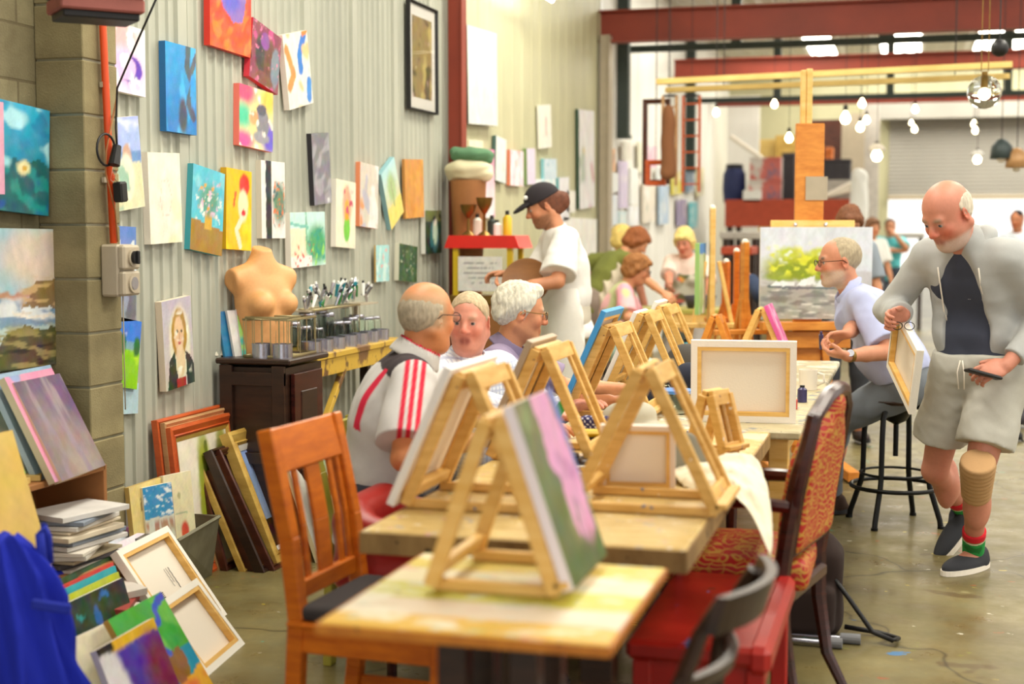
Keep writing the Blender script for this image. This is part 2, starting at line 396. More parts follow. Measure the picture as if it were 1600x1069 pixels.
# ------------------------------------------------------------------ soft bodies: smooth-blended distance fields meshed as one surface
def arr(p): return np.array([p[0], p[1], p[2]], dtype=np.float32)
class SD:
    def __init__(s, h=0.006): s.h = h; s.P = []; s.post = []
    def _a(s, fn, lo, hi, k, op, cuts=()): s.P.append((fn, lo, hi, k, op, cuts)); return s
    def cap(s, a, b, ra, rb=None, k=0.02, op='u', flat=None, cuts=()):
        a = arr(a); b = arr(b); rb = ra if rb is None else rb; ab = b - a; L2 = max(float(ab @ ab), 1e-9)
        if flat is not None: fd = arr(V(flat[0]).normalized()); fk = flat[1]
        def fn(X):
            d = X - a
            if flat is not None: d = d + (fk - 1) * (d @ fd)[..., None] * fd
            t = np.clip((d @ ab) / L2, 0, 1); q = d - t[..., None] * ab
            r = np.sqrt((q * q).sum(-1)) - (ra + (rb - ra) * t)
            return r / (fk ** .5) if flat is not None else r
        m = max(ra, rb); return s._a(fn, np.minimum(a, b) - m, np.maximum(a, b) + m, k, op, cuts)
    def ell(s, c, r, R=None, k=0.02, op='u', cuts=()):
        c = arr(c); r = np.array(r, np.float32); Rm = np.array(R, np.float32) if R is not None else np.eye(3, dtype=np.float32)
        def fn(X):
            q = (X - c) @ Rm; k0 = np.sqrt(((q / r) ** 2).sum(-1)); k1 = np.sqrt(((q / (r * r)) ** 2).sum(-1))
            return k0 * (k0 - 1) / np.maximum(k1, 1e-6)
        m = np.abs(Rm) @ r; return s._a(fn, c - m, c + m, k, op, cuts)
    def box(s, c, half, R=None, rad=0.01, k=0.01, op='u', cuts=()):
        c = arr(c); hf = np.array(half, np.float32) - rad; Rm = np.array(R, np.float32) if R is not None else np.eye(3, dtype=np.float32)
        def fn(X):
            q = np.abs((X - c) @ Rm) - hf
            return np.sqrt((np.maximum(q, 0) ** 2).sum(-1)) + np.minimum(q.max(-1), 0) - rad
        m = np.abs(Rm) @ (hf + rad); return s._a(fn, c - m, c + m, k, op, cuts)
    def disp(s, fn): s.post.append(fn); return s
    def mesh(s):
        h = s.h
        lo = np.min([p[1] for p in s.P if p[4] == 'u'], axis=0) - 4 * h; hi = np.max([p[2] for p in s.P if p[4] == 'u'], axis=0) + 4 * h
        n = np.ceil((hi - lo) / h).astype(int) + 1
        ax = [lo[i] + h * np.arange(n[i], dtype=np.float32) for i in range(3)]
        Fd = np.full(tuple(n), 0.2, np.float32)
        for fn, a, b, k, op, cuts in s.P:
            m = k + 3 * h
            i0 = np.clip(np.floor((a - m - lo) / h).astype(int), 0, n); i1 = np.clip(np.ceil((b + m - lo) / h).astype(int) + 1, 0, n)
            if (i1 <= i0).any(): continue
            X = np.stack(np.meshgrid(*[ax[i][i0[i]:i1[i]] for i in range(3)], indexing='ij'), -1).astype(np.float32)
            d = fn(X)
            for cp, cn in cuts: d = np.maximum(d, (X - arr(cp)) @ arr(V(cn).normalized()))
            sl = tuple(slice(i0[i], i1[i]) for i in range(3)); F = Fd[sl]
            if op == 'u':
                q = np.maximum(k - np.abs(F - d), 0) / max(k, 1e-6); Fd[sl] = np.minimum(F, d) - q * q * k * .25
            else:
                q = np.maximum(k - np.abs(F + d), 0) / max(k, 1e-6); Fd[sl] = np.maximum(F, -d) + q * q * k * .25
        if s.post:
            near = np.argwhere(np.abs(Fd) < 0.04); X = (near * h + lo).astype(np.float32)
            dv = np.zeros(len(X), np.float32)
            for fn in s.post: dv += fn(X)
            Fd[tuple(near.T)] += dv
        Fd[0] = Fd[-1] = 0.2; Fd[:, 0] = Fd[:, -1] = 0.2; Fd[:, :, 0] = Fd[:, :, -1] = 0.2
        I = Fd < 0
        C = np.zeros(tuple(n - 1), np.int8)
        for dx in (0, 1):
            for dy in (0, 1):
                for dz in (0, 1): C += I[dx:n[0] - 1 + dx, dy:n[1] - 1 + dy, dz:n[2] - 1 + dz]
        act = np.argwhere((C > 0) & (C < 8)); idx = np.full(tuple(n - 1), -1, np.int32); idx[tuple(act.T)] = np.arange(len(act))
        acc = np.zeros((len(act), 3), np.float32); cnt = np.zeros(len(act), np.float32)
        cor = [(x, y, z) for x in (0, 1) for y in (0, 1) for z in (0, 1)]
        cv = {c: Fd[act[:, 0] + c[0], act[:, 1] + c[1], act[:, 2] + c[2]] for c in cor}
        for c in cor:
            for a in range(3):
                if c[a] == 0:
                    e = list(c); e[a] = 1; v0, v1 = cv[c], cv[tuple(e)]
                    mk = (v0 < 0) != (v1 < 0); t = np.where(mk, v0 / np.where(mk, v0 - v1, 1), 0)
                    p = np.tile(np.array(c, np.float32), (len(act), 1)); p[:, a] = t
                    acc[mk] += p[mk]; cnt[mk] += 1
        vs = (act + acc / np.maximum(cnt, 1)[:, None]) * h + lo
        fs = []
        for a in range(3):
            b, c = (a + 1) % 3, (a + 2) % 3
            s0 = [slice(None)] * 3; s1 = [slice(None)] * 3; s0[a] = slice(0, -1); s1[a] = slice(1, None)
            ed = np.argwhere(I[tuple(s0)] != I[tuple(s1)])
            ed = ed[(ed[:, b] > 0) & (ed[:, c] > 0)]
            flip = I[tuple(ed.T)]
            db = np.zeros(3, int); db[b] = 1; dc = np.zeros(3, int); dc[c] = 1
            q = [idx[tuple((ed - o_).T)] for o_ in (db + dc, dc, 0 * db, db)]
            Q = np.stack(q, 1); Q[~flip] = Q[~flip][:, ::-1]; fs.append(Q)
        return vs, np.concatenate(fs)
    def build(s, name, m, parent=None, colf=None, relax=1):
        vs, fs = s.mesh()
        for _ in range(relax):   # light Laplacian smoothing
            sm = np.zeros_like(vs); ct = np.zeros(len(vs), np.float32)
            for i in range(4):
                a, b = fs[:, i], fs[:, (i + 1) % 4]
                for d in range(3): sm[:, d] += np.bincount(a, vs[b, d], len(vs)) + np.bincount(b, vs[a, d], len(vs))
                ct += np.bincount(a, minlength=len(vs)) + np.bincount(b, minlength=len(vs))
            vs = vs * .5 + .5 * sm / np.maximum(ct, 1)[:, None]
        c = None
        if colf is not None: c = colf(vs) if callable(colf) else np.tile(np.array(colf, np.float32), (len(vs), 1))
        return link_mesh(name, vs, fs, m, parent, True, True, c)
def sn(X, sc, seed=0, oct=3):
    """cheap smooth noise about -1..1 from folded sines; works on (n,3) or (n,2)"""
    rg = np.random.RandomState(seed); r = 0; amp = 1; tot = 0; d = X.shape[-1]
    for o in range(oct):
        for _ in range(3):
            w = rg.normal(size=d); w = w / np.linalg.norm(w) * sc * (1.7 ** o); w2 = rg.normal(size=d); w2 = w2 / np.linalg.norm(w2) * sc * .8 * (1.7 ** o)
            r = r + amp * np.sin(X @ w + 1.7 * np.sin(X @ w2 + rg.rand() * 6) + rg.rand() * 6)
        tot += amp * 2.2; amp *= .6
    return r / tot
def folds(sc, amp, seed=0, ax=(1, 1, 1)):
    A = np.array(ax, np.float32)
    def fn(X): return (amp * sn(X * A, sc, seed, 2)).astype(np.float32)
    return fn
def mixm(c, mask, col_):
    m = np.clip(mask, 0, 1)[..., None]; return c * (1 - m) + np.array(col_, np.float32) * m
def sstep(a, b, x):
    t = np.clip((x - a) / (b - a), 0, 1); return t * t * (3 - 2 * t)

# ------------------------------------------------------------------ people
def ik(a, b, l1, l2, pole):
    d = b - a; D = d.length
    if D > (l1 + l2) * .995: b = a + d.normalized() * (l1 + l2) * .995; d = b - a; D = d.length
    x = (l1 * l1 - l2 * l2 + D * D) / (2 * D); hg = math.sqrt(max(l1 * l1 - x * x, 0)); dn = d.normalized()
    p = V(pole) - dn * V(pole).dot(dn); p.normalize(); return a + dn * x + p * hg, b
class Sk:
    """joints of a person; facing yaw is the direction of the chest"""
    def __init__(s, pos, yaw, head=None, **kw):
        s.make(pos, yaw, **kw)
        if head is not None:
            d = V(head) - s.Hc; kw['pelvis'] = s.P.z + max(-.05, min(.05, d.z)); s.make((pos[0] + d.x, pos[1] + d.y), yaw, **kw)
    def make(s, pos, yaw, H=1.75, pelvis=None, lean=0, bend=0, side=0, hyaw=None, hpit=0, hands=None, feet=None, elb=None, knee=None, width=1.0, hroll=0, sh_lift=0, nod=.02):
        k = s.k = H / 1.75; F = s.F = V((math.cos(yaw), math.sin(yaw), 0)); L = s.L = V((-F.y, F.x, 0)); U = V((0, 0, 1)); s.w = width
        pz = pelvis if pelvis is not None else .93 * k
        s.P = V((pos[0], pos[1], pz))
        T = (U * math.cos(lean) + F * math.sin(lean) + L * side).normalized(); T2 = (U * math.cos(lean + bend) + F * math.sin(lean + bend) + L * side).normalized()
        s.T, s.T2 = T, T2; s.C = s.P + T * .27 * k; s.N = s.C + T2 * .24 * k; s.B = s.P + T * .12 * k
        s.FC = T2.cross(L) * -1
        s.FC = L.cross(T2)  # chest front
        s.SH = {1: s.N - T2 * (.055 - sh_lift) * k + L * .175 * k * width, -1: s.N - T2 * (.055 - sh_lift) * k - L * .175 * k * width}
        hy = yaw if hyaw is None else hyaw
        hf = V((math.cos(hy), math.sin(hy), 0)); hl = V((-hf.y, hf.x, 0))
        hu = U * math.cos(hpit) + hf * math.sin(hpit); hff = hl.cross(hu); 
        if hroll: Rr = Matrix.Rotation(hroll, 3, hff); hu = Rr @ hu; hl = Rr @ hl
        s.hx, s.hy, s.hz = hff, hl, hu
        nb = s.N + T2 * .028 * k + F * nod
        s.Hc = nb + hu * .128 * k + hff * .012
        s.HR = Matrix((hff, hl, hu)).transposed(); s.hs = k * .98 if k > .93 else .93
        hands = hands or {}; elb = elb or {}; s.E = {}; s.W = {}; s.HP = {}; s.K = {}; s.A = {}
        for sd in (1, -1):
            t = hands.get(sd, s.SH[sd] - U * .52 * k + F * .1 + L * sd * .08); t = V(t)
            s.E[sd], s.W[sd] = ik(s.SH[sd], t, .285 * k, .255 * k, elb.get(sd, -F * .6 + L * sd * .5 - U * .6))
            s.HP[sd] = s.P + L * sd * .09 * k * width - T * .03
            ft = (feet or {}).get(sd, V((s.P.x, s.P.y, .08 * k)) + L * sd * .11)
            s.K[sd], s.A[sd] = ik(s.HP[sd], V(ft), .43 * k, .42 * k, (knee or {}).get(sd, F + L * sd * .15))
        s.hand = {}; s.ftd = {1: F, -1: F}
def head_prims(S_, s, h, age=0, fat=0):
    R = s.HR; c = s.Hc; q = s.hs
    def p(x, y, z): return c + R @ V((x, y, z)) * q
    S_.ell(p(-.012, 0, .03), (.099 * q, .077 * q, .088 * q), R, k=.02)
    S_.ell(p(.025, 0, -.04), (.064 * q, (.059 + fat) * q, .078 * q), R, k=.03)
    for y in (-1, 1):
        S_.cap(p(-.02, y * (.052 + fat), -.052), p(.055, y * .018, -.1), .022 * q, .02 * q, k=.025)
        S_.ell(p(.06, y * .036, -.03), (.024 * q, .024 * q, .024 * q), R, k=.02)
    S_.ell(p(.07, 0, -.1), (.02 * q, .022 * q, .018 * q), R, k=.02)
    if fat: S_.ell(p(.02, 0, -.1), (.06 * q, .055 * q, .04 * q), R, k=.03)
    S_.cap(p(.078, -.034, .022), p(.078, .034, .022), .012 * q, k=.016)
    for y in (-1, 1): S_.ell(p(.1, y * .031, .002), (.016 * q, .018 * q, .012 * q), R, k=.01, op='s')
    for y in (-1, 1): S_.ell(p(.073, y * .031, .001), (.0145 * q, .0155 * q, .0125 * q), R, k=.004)
    S_.cap(p(.086, 0, .012), p(.108, 0, -.028), .0085 * q, .0135 * q, k=.012)
    for y in (-1, 1): S_.ell(p(.099, y * .012, -.033), (.011 * q, .009 * q, .009 * q), R, k=.006)
    S_.cap(p(.084, -.019, -.064), p(.084, .019, -.064), .0075 * q, k=.006); S_.cap(p(.083, -.016, -.077), p(.083, .016, -.077), .008 * q, k=.006)
    S_.cap(p(.097, -.023, -.0705), p(.097, .023, -.0705), .003 * q, k=.004, op='s')
    for y in (-1, 1):
        Re = R @ Matrix.Rotation(y * .35, 3, 'Z') @ Matrix.Rotation(.2, 3, 'Y')
        S_.ell(p(-.012, y * .078, -.008), (.02 * q, .0075 * q, .033 * q), Re, k=.004)
        S_.ell(p(-.006, y * .084, -.004), (.009 * q, .005 * q, .016 * q), Re, k=.004, op='s')
    S_.cap(s.N - s.T2 * .03, p(-.022, 0, -.055), .06 * q, .056 * q, k=.03)
def hand_prims(S_, s, sd, h):
    """palm, five fingers; s.hand[sd] = dict(d=dir, n=palm normal, curl, spread, thumb)"""
    k = s.k; hd = s.hand.get(sd, {}); W = s.W[sd]
    D = V(hd.get('d', (W - s.E[sd]))).normalized(); n = V(hd.get('n', -s.L * sd)); n = (n - D * n.dot(D)).normalized()
    side = D.cross(n).normalized() * (hd.get('side', 1))   # toward the thumb
    curl = hd.get('curl', .45); sp = hd.get('spread', .04)
    B = Matrix((D, side, n)).transposed()
    S_.ell(W + D * .045 * k, (.052 * k, .041 * k, .0165 * k), B, k=.012)
    S_.ell(W + D * .035 * k + side * .022 * k + n * .006, (.034 * k, .02 * k, .017 * k), B, k=.012)
    for i, (o, l) in enumerate(((.029, .072), (.0095, .08), (-.0105, .074), (-.029, .06))):
        a = W + D * .08 * k + side * o * k; dd = (D + side * (o * sp * 40)).normalized(); ang = 0
        c_ = curl[i] if isinstance(curl, (list, tuple)) else curl * (1 + .12 * i)
        r = .0092 * k
        for j, f in enumerate((.42, .33, .25)):
            ang += c_ * (1.0 if j else .8); v = dd * math.cos(ang) + n * math.sin(ang); e = a + v * l * f * k
            S_.cap(a, e, r, r * .92, k=.003); a = e; r *= .92
    th = hd.get('thumb', .5); a = W + D * .018 * k + side * .026 * k
    v = (D * .65 + side * (.75 - th * .5) + n * th * .8).normalized(); e = a + v * .036 * k; S_.cap(a, e, .0125 * k, .0105 * k, k=.008)
    v2 = (v + D * .55 - side * .25 * th).normalized(); S_.cap(e, e + v2 * .03 * k, .0105 * k, .0085 * k, k=.004)
def body(name, s, par, h=.006, skin=(0.6, .35, .22), ruddy=.35, beard=None, beardz=-.045, belly=0.0, brow=(.3, .25, .2), lips=None, fat=0, bust=0, eyes=True, iris=(.06, .1, .16), scalp=None, tone_leg=None, hide_legs=False):
    k = s.k; S_ = SD(h); w = s.w
    fl = (s.F, 1.35)
    S_.cap(s.P - s.T * .02 + s.L * .055 * w, s.P - s.T * .02 - s.L * .055 * w, .105 * k * w, k=.04)
    S_.cap(s.B - s.L * .04, s.B + s.L * .04, .1 * k * w, k=.06)
    S_.cap(s.C - s.L * .055 * w, s.C + s.L * .055 * w, .105 * k * w, k=.06)
    S_.cap(s.C + s.T2 * .1 - s.L * .06 * w, s.C + s.T2 * .1 + s.L * .06 * w, .1 * k * w, k=.05)
    S_.cap(s.SH[1] - s.L * .05, s.SH[-1] + s.L * .05, .055 * k, k=.05)
    for sd in (1, -1):
        S_.cap(s.SH[sd], s.E[sd], .05 * k, .04 * k, k=.03); S_.cap(s.E[sd], s.E[sd] * .45 + s.W[sd] * .55, .041 * k, .036 * k, k=.012)
        S_.cap(s.E[sd] * .45 + s.W[sd] * .55, s.W[sd], .035 * k, .0265 * k, k=.012, flat=None)
        S_.cap(s.HP[sd], s.K[sd], .085 * k, .053 * k, k=.03)
        cm = s.K[sd] * .68 + s.A[sd] * .32; bk = -(s.F)
        S_.cap(s.K[sd], s.A[sd], .05 * k, .034 * k, k=.02); S_.ell(cm + bk * .018 * k, (.05 * k, .05 * k, .11 * k), None, k=.03)
        ft = s.ftd[sd]; S_.cap(s.A[sd] - V((0, 0, .03)), s.A[sd] + ft * .12 * k - V((0, 0, .05 * k)), .036 * k, .028 * k, k=.02)
        hand_prims(S_, s, sd, h)
    head_prims(S_, s, h, fat=fat)
    Ri = np.array(s.HR.transposed(), np.float32); Hc = arr(s.Hc); q = s.hs
    sk = np.array(skin, np.float32)
    def colf(X):
        c = np.tile(sk, (len(X), 1)); c *= (1 + .05 * sn(X, 30, 3))[:, None]
        Y = ((X - Hc) @ Ri.T) / q; x, y, z = Y.T; onh = (np.abs(x) < .16) & (np.abs(y) < .12) & (z > -.14) & (z < .15)
        g = lambda cx, cy, cz, r: np.exp(-(((x - cx) ** 2 + (np.abs(y) - cy) ** 2 + (z - cz) ** 2) / r ** 2)) * onh
        rd = sk * np.array((1.05, .62, .55))
        c = mixm(c, ruddy * 1.3 * g(.075, .04, -.035, .028), rd); c = mixm(c, ruddy * 1.5 * g(.11, 0, -.03, .02), rd); c = mixm(c, ruddy * g(0, .08, -.01, .03), rd)
        c = mixm(c, .7 * g(.088, .004, -.063, .011) + .75 * g(.088, .016, -.069, .010) + .6 * g(.088, .006, -.078, .010), lips if lips else sk * np.array((.9, .42, .4)))
        c = mixm(c, .85 * g(.08, .031, .003, .009), (.75, .7, .66)) if eyes else mixm(c, .7 * g(.082, .031, .002, .012), sk * .35)
        c = mixm(c, .6 * g(.09, .030, .024, .0085) * 1.3 + .8 * g(.086, .04, .025, .008) + .6 * g(.091, .021, .023, .008), brow)
        if beard is not None:
            bz = (z < beardz) & (x > -.02) & (z > -.14) & (np.abs(x) < .16)
            m_ = sstep(beardz + .012, beardz - .012, z) * sstep(-.03, .01, x) * (z > -.135) * (1 - .9 * g(.09, .008, -.069, .013)) * onh * (s_beard(x, y, z))
            c = mixm(c, m_ * .85, beard)
        if scalp is not None: c = mixm(c, sstep(.1, .04, z) * sstep(-.06, -.02, z) * sstep(.05, .0, x) * onh * .75 * (np.abs(y) < .085), scalp)
        return c
    def s_beard(x, y, z): return .8 + .2 * np.sin(x * 900) * np.sin(z * 800)
    o = S_.build(name, 'skin', par, colf)
    if eyes:
        for sd in (1, -1):
            m = MB(); c = s.Hc + s.HR @ V((.0755, sd * .031, .001)) * q
            m.sph((0, 0, 0), .0125 * q, 16, 12)
            vs = np.array(m.v); d = vs / np.linalg.norm(vs, axis=1)[:, None]; ca = d @ np.array((1, 0, 0.05))
            cc = np.tile(np.array((.8, .78, .74)), (len(vs), 1)); cc *= .5; cc[ca > .8] = iris; cc[ca > .96] = (.01, .01, .01); cc[(d[:, 2] > .3) | (d[:, 2] < -.5)] = sk * .8
            vs = vs @ np.array(s.HR).T + np.array(c)
            link_mesh('eye', vs, m.f, 'varied', par, True, True, cc)
    return o
def hair(s, par, kind, colr, h=.005, colf=None, extra=None, name='hair', amp=.004):
    S_ = SD(h); R = s.HR; c = s.Hc; q = s.hs; p = lambda x, y, z: c + R @ V((x, y, z)) * q
    d = lambda x, y, z: R @ V((x, y, z))
    if kind == 'short':      # full head, hairline above the brow
        S_.ell(p(-.0135, 0, .031), (.1025 * q, .0800 * q, .0912 * q), R, k=.01, cuts=[(p(.062, 0, .07), d(.85, 0, -.55)), (p(-.02, 0, -.04), d(.5, 0, -1))])
    if kind == 'ring':       # bald crown, band round the sides and back
        S_.ell(p(-.02, 0, .012), (.097 * q, .082 * q, .085 * q), R, k=.01, cuts=[(p(.0, 0, 0), d(1, 0, -.12)), (p(0, 0, .045), d(.25, 0, 1)), (p(-.02, 0, -.045), d(.4, 0, -1))])
    if kind == 'sweep':      # thick, swept back, to the collar
        S_.ell(p(-.022, 0, .036), (.113 * q, .089 * q, .1 * q), R, k=.02, cuts=[(p(.06, 0, .075), d(.9, 0, -.5)), (p(-.02, 0, -.06), d(.35, 0, -1))])
        S_.cap(p(-.085, -.03, -.02), p(-.085, .03, -.02), .035 * q, k=.03); S_.cap(p(.05, -.03, .1), p(.05, .03, .105), .026 * q, k=.02)
    if kind == 'receding':
        S_.ell(p(-.022, 0, .03), (.1 * q, .08 * q, .092 * q), R, k=.01, cuts=[(p(.02, 0, .05), d(1, 0, -.35)), (p(-.02, 0, -.04), d(.5, 0, -1))])
    if kind == 'bob':
        S_.ell(p(-.02, 0, .02), (.118 * q, .097 * q, .113 * q), R, k=.02, cuts=[(p(.078, 0, .055), d(.85, 0, -.65))]); S_.ell(p(-.05, 0, -.05), (.08 * q, .085 * q, .06 * q), R, k=.03); S_.ell(p(.07, 0, -.05), (.075 * q, .07 * q, .085 * q), R, k=.015, op='s')
        for y in (-1, 1): S_.cap(p(-.01, y * .082, 0), p(-.03, y * .078, -.05), .028 * q, k=.02)
        S_.cap(p(.075, -.04, .075), p(.075, .04, .075), .02 * q, k=.02)
    if kind == 'pony':
        S_.ell(p(-.02, 0, .03), (.103 * q, .083 * q, .092 * q), R, k=.01, cuts=[(p(.05, 0, .07), d(.9, 0, -.35)), (p(-.02, 0, -.05), d(.5, 0, -1))])
    if extra: extra(S_, p, q)
    S_.disp(folds(90, amp * .8, 5, (1, 1, .4))); S_.disp(folds(260, amp * .6, 8, (1, 1, .3)))
    base = np.array(colr, np.float32)
    def cf(X):
        c_ = np.tile(base, (len(X), 1)) * (1 + .28 * sn(X * np.array((1, 1, .35)), 300, 4))[:, None]
        return colf(X, c_) if colf else c_
    return S_.build(name, 'hairmat', par, cf)
def shirt(name, s, par, colf, h=.006, sl=.75, hem=-.06, puff=.012, belly=0.0, bust=0.0, neck=True, amp=.004, cuff=.0, seed=1, vneck=0, loose=0.0, sleeve_r=.0, collar=None, collar_col=None, open_=False, noarm=()):
    k = s.k; w = s.w; S_ = SD(h); p = puff
    hm = s.P + s.T * hem
    S_.cap(hm + s.L * .06 * w, hm - s.L * .06 * w, (.112 + loose) * k * w + p, k=.05, cuts=[(hm - s.T * .03, -s.T)])
    S_.cap(s.B - s.L * .045, s.B + s.L * .045, .108 * k * w + p + loose, k=.06)
    S_.cap(s.C - s.L * .06 * w, s.C + s.L * .06 * w, .108 * k * w + p, k=.06)
    S_.cap(s.C + s.T2 * .1 - s.L * .065 * w, s.C + s.T2 * .1 + s.L * .065 * w, .102 * k * w + p, k=.05)
    if belly: S_.ell(s.B + s.F * .05 * k + s.T * .02, (.13 * k + belly, .15 * k + belly * .5, .14 * k), basis(s.F), k=.05, cuts=[(hm - s.T * .03, -s.T)])
    if bust:
        for sd in (1, -1): S_.ell(s.C + s.T2 * .04 + s.FC * .09 * k + s.L * sd * .07, (bust,) * 3, None, k=.04)
    S_.cap(s.SH[1] - s.L * .04, s.SH[-1] + s.L * .04, .057 * k + p, k=.05)
    S_.cap(s.N - s.T2 * .05, s.N + s.T2 * .005, .085 * k, .062 * k, k=.03)
    for sd in (1, -1):
        if sd in noarm: continue
        E = s.E[sd]; A = s.SH[sd]
        if sl <= 1:
            e = A + (E - A) * sl; ax = (E - A).normalized()
            S_.cap(A, e + ax * .03, .055 * k + p, .056 * k + p * 1.3 + sleeve_r, k=.03, cuts=[(e, ax)])
        else:
            S_.cap(A, E, .055 * k + p, .05 * k + p + sleeve_r, k=.03); e = E + (s.W[sd] - E) * (sl - 1); ax = (s.W[sd] - E).normalized()
            S_.cap(E, e + ax * .03, .05 * k + p + sleeve_r, .04 * k + p + sleeve_r * .6, k=.02, cuts=[(e, ax)])
    if neck: S_.ell(s.N + s.T2 * .055 + s.FC * (.02 + vneck * .3), (.07, .07, .05 + vneck), None, k=.008, op='s')
    S_.disp(folds(17, amp, seed, (1, 1, .6))); S_.disp(folds(45, amp * .45, seed + 3, (1, 1, .8)))
    o = S_.build(name, 'cloth', par, colf)
    if collar is not None:
        C_ = SD(h * .8); ax = (s.T2 + s.FC * .25).normalized(); n0 = s.N + s.T2 * .018 + s.FC * .004
        C_.cap(n0 - ax * .02, n0 + ax * .02, .09 * k, .071 * k, k=.004, cuts=[(n0 + ax * .024, ax), (n0 - ax * .026, -ax)]); C_.cap(n0 - ax * .05, n0 + ax * .08, .063 * k, k=.002, op='s')
        C_.ell(n0 + s.FC * .09, (.05, .022, .06), basis(s.FC), k=.004, op='s')
        C_.build(collar, 'cloth', par, collar_col if collar_col is not None else colf)
    return o
def trousers(name, s, par, colf, h=.007, ln=1.95, puff=.014, amp=.005, seed=4, top=.08, loose=0, flare=0):
    k = s.k; w = s.w; S_ = SD(h); p = puff
    tp = s.P + s.T * top
    S_.cap(s.P - s.L * .055 * w, s.P + s.L * .055 * w, .112 * k * w + p, k=.05, cuts=[(tp, s.T)]); S_.cap(tp - s.T * .02 - s.L * .05 * w, tp - s.T * .02 + s.L * .05 * w, .104 * k * w + p, k=.03, cuts=[(tp, s.T)])
    for sd in (1, -1):
        A, K, F_ = s.HP[sd], s.K[sd], s.A[sd]
        if ln <= 1:
            e = A + (K - A) * ln; ax = (K - A).normalized(); S_.cap(A, e + ax * .04, .09 * k + p, .075 * k + p + loose, k=.025, cuts=[(e, ax)])
        else:
            S_.cap(A, K, .09 * k + p, .06 * k + p + loose, k=.025); e = K + (F_ - K) * (ln - 1); ax = (F_ - K).normalized()
            S_.cap(K, e + ax * .03, .06 * k + p + loose, .048 * k + p + loose + flare, k=.02, cuts=[(e, ax)])
    S_.disp(folds(20, amp, seed, (1, 1, .7))); S_.disp(folds(50, amp * .4, seed + 1))
    return S_.build(name, 'cloth', par, colf)
def shoe(s, sd, par, colr, sole, h=.004, d=None):
    k = s.k; A = s.A[sd]; ft = V(d or s.ftd[sd]).normalized(); g = A - V((0, 0, 1)) * (.08 * k)
    up = V((0, 0, 1)); x = ft; y = up.cross(x).normalized(); up2 = x.cross(y); B = Matrix((x, y, up2)).transposed()
    S_ = SD(h)
    S_.ell(g + x * .05 + up2 * .028, (.15 * k, .047 * k, .042 * k), B, k=.015, cuts=[(g + up2 * .006, -up2)]); S_.ell(g - x * .03 + up2 * .055, (.055 * k, .042 * k, .05 * k), B, k=.02, cuts=[(g + up2 * .006, -up2)])
    S_.ell(g - x * .02 + up2 * .12, (.05 * k, .036 * k, .045 * k), B, k=.01, op='s')
    o = S_.build('shoe', 'cloth', par, colr)
    M = MB(); pts = []
    for i in range(28):
        a = 2 * math.pi * i / 28; rx = .153 * k; ry = .05 * k * (1 - .12 * math.cos(a + math.pi)); pts.append((rx * math.cos(a) + .05, ry * math.sin(a)))
    n = len(pts); vs = [g + x * a + y * b + up2 * z for z in (-.002, .02) for a, b in pts]
    M.add(vs, [tuple(range(n))[::-1], tuple(range(n, 2 * n))] + [(i, (i + 1) % n, n + (i + 1) % n, n + i) for i in range(n)])
    so = M.build('sole', sole, o); return o
def glasses(s, par, m='black_metal', dz=0.0):
    q = s.hs; p = lambda x, y, z: s.Hc + s.HR @ V((x, y, z + dz)) * q
    M = MB()
    for sd in (1, -1):
        ring = [p(.104, sd * (.033 + .024 * math.cos(a)), .0 + .017 * math.sin(a)) for a in [2 * math.pi * i / 16 for i in range(16)]]
        M.tube(ring, .0016, 6, True); M.tube([p(.104, sd * .057, .006), p(.09, sd * .072, .008), p(.0, sd * .083, .008), p(-.02, sd * .083, -.006)], .0018, 6)
    M.tube([p(.104, .01, .004), p(.109, 0, .007), p(.104, -.01, .004)], .0016, 6)
    g = M.build('glasses', m, par); L_ = MB()
    for sd in (1, -1):
        L_.add([p(.104, sd * (.033 + .023 * math.cos(a)), .016 * math.sin(a)) for a in [2 * math.pi * i / 16 for i in range(16)]], [tuple(range(16))])
    L_.build('lens', 'clear_lens', g); return g
# ------------------------------------------------------------------ the setting
def struct(o): o['kind'] = 'structure'; return o
fl = MB(); fl.add([(-6, -4, 0), (14, -4, 0), (14, 60, 0), (-6, 60, 0)], [(0, 1, 2, 3)]); o = fl.build('floor', 'concrete_floor'); struct(o)
def corr(name, x, y0, y1, z0, z1, pitch, amp, m, flat=0):
    vs = []; fs = []; ny = max(2, int((y1 - y0) / pitch * (16 if flat else 8))); 
    for i in range(ny + 1):
        y = y0 + (y1 - y0) * i / ny; ph = (y - y0) / pitch; t = ph % 1
        if flat: d = amp * (sst(t, .05, .15) - sst(t, .32, .42))
        else: d = amp * .5 * (1 + math.sin(2 * math.pi * ph))
        if (ph / 8) % 1 < .12: d = amp * 1.25
        vs += [(x + d, y, z0), (x + d, y, z1)]
    for i in range(ny): fs.append((2 * i, 2 * i + 1, 2 * i + 3, 2 * i + 2))
    return struct(link_mesh(name, vs, fs, m))
def sst(t, a, b): t = max(0, min(1, (t - a) / (b - a))); return t * t * (3 - 2 * t)
HC = 4.35
corr('wall_left', -3.02, 4.84, 9.2, 0, HC, .082, .014, 'corrugated', 1)
corr('wall_left_middle', -3.0, 9.2, 14.0, 0, HC, .3, .006, 'panel_cream', 1)
corr('wall_left_rear', -3.0, 14.0, 24.4, 0, HC, .25, .012, 'panel_white', 1)
M = MB(); M.box((-3.2, 1.3, HC / 2), (.2, 6.9, HC)); struct(M.build('wall_left_front', 'block_y'))
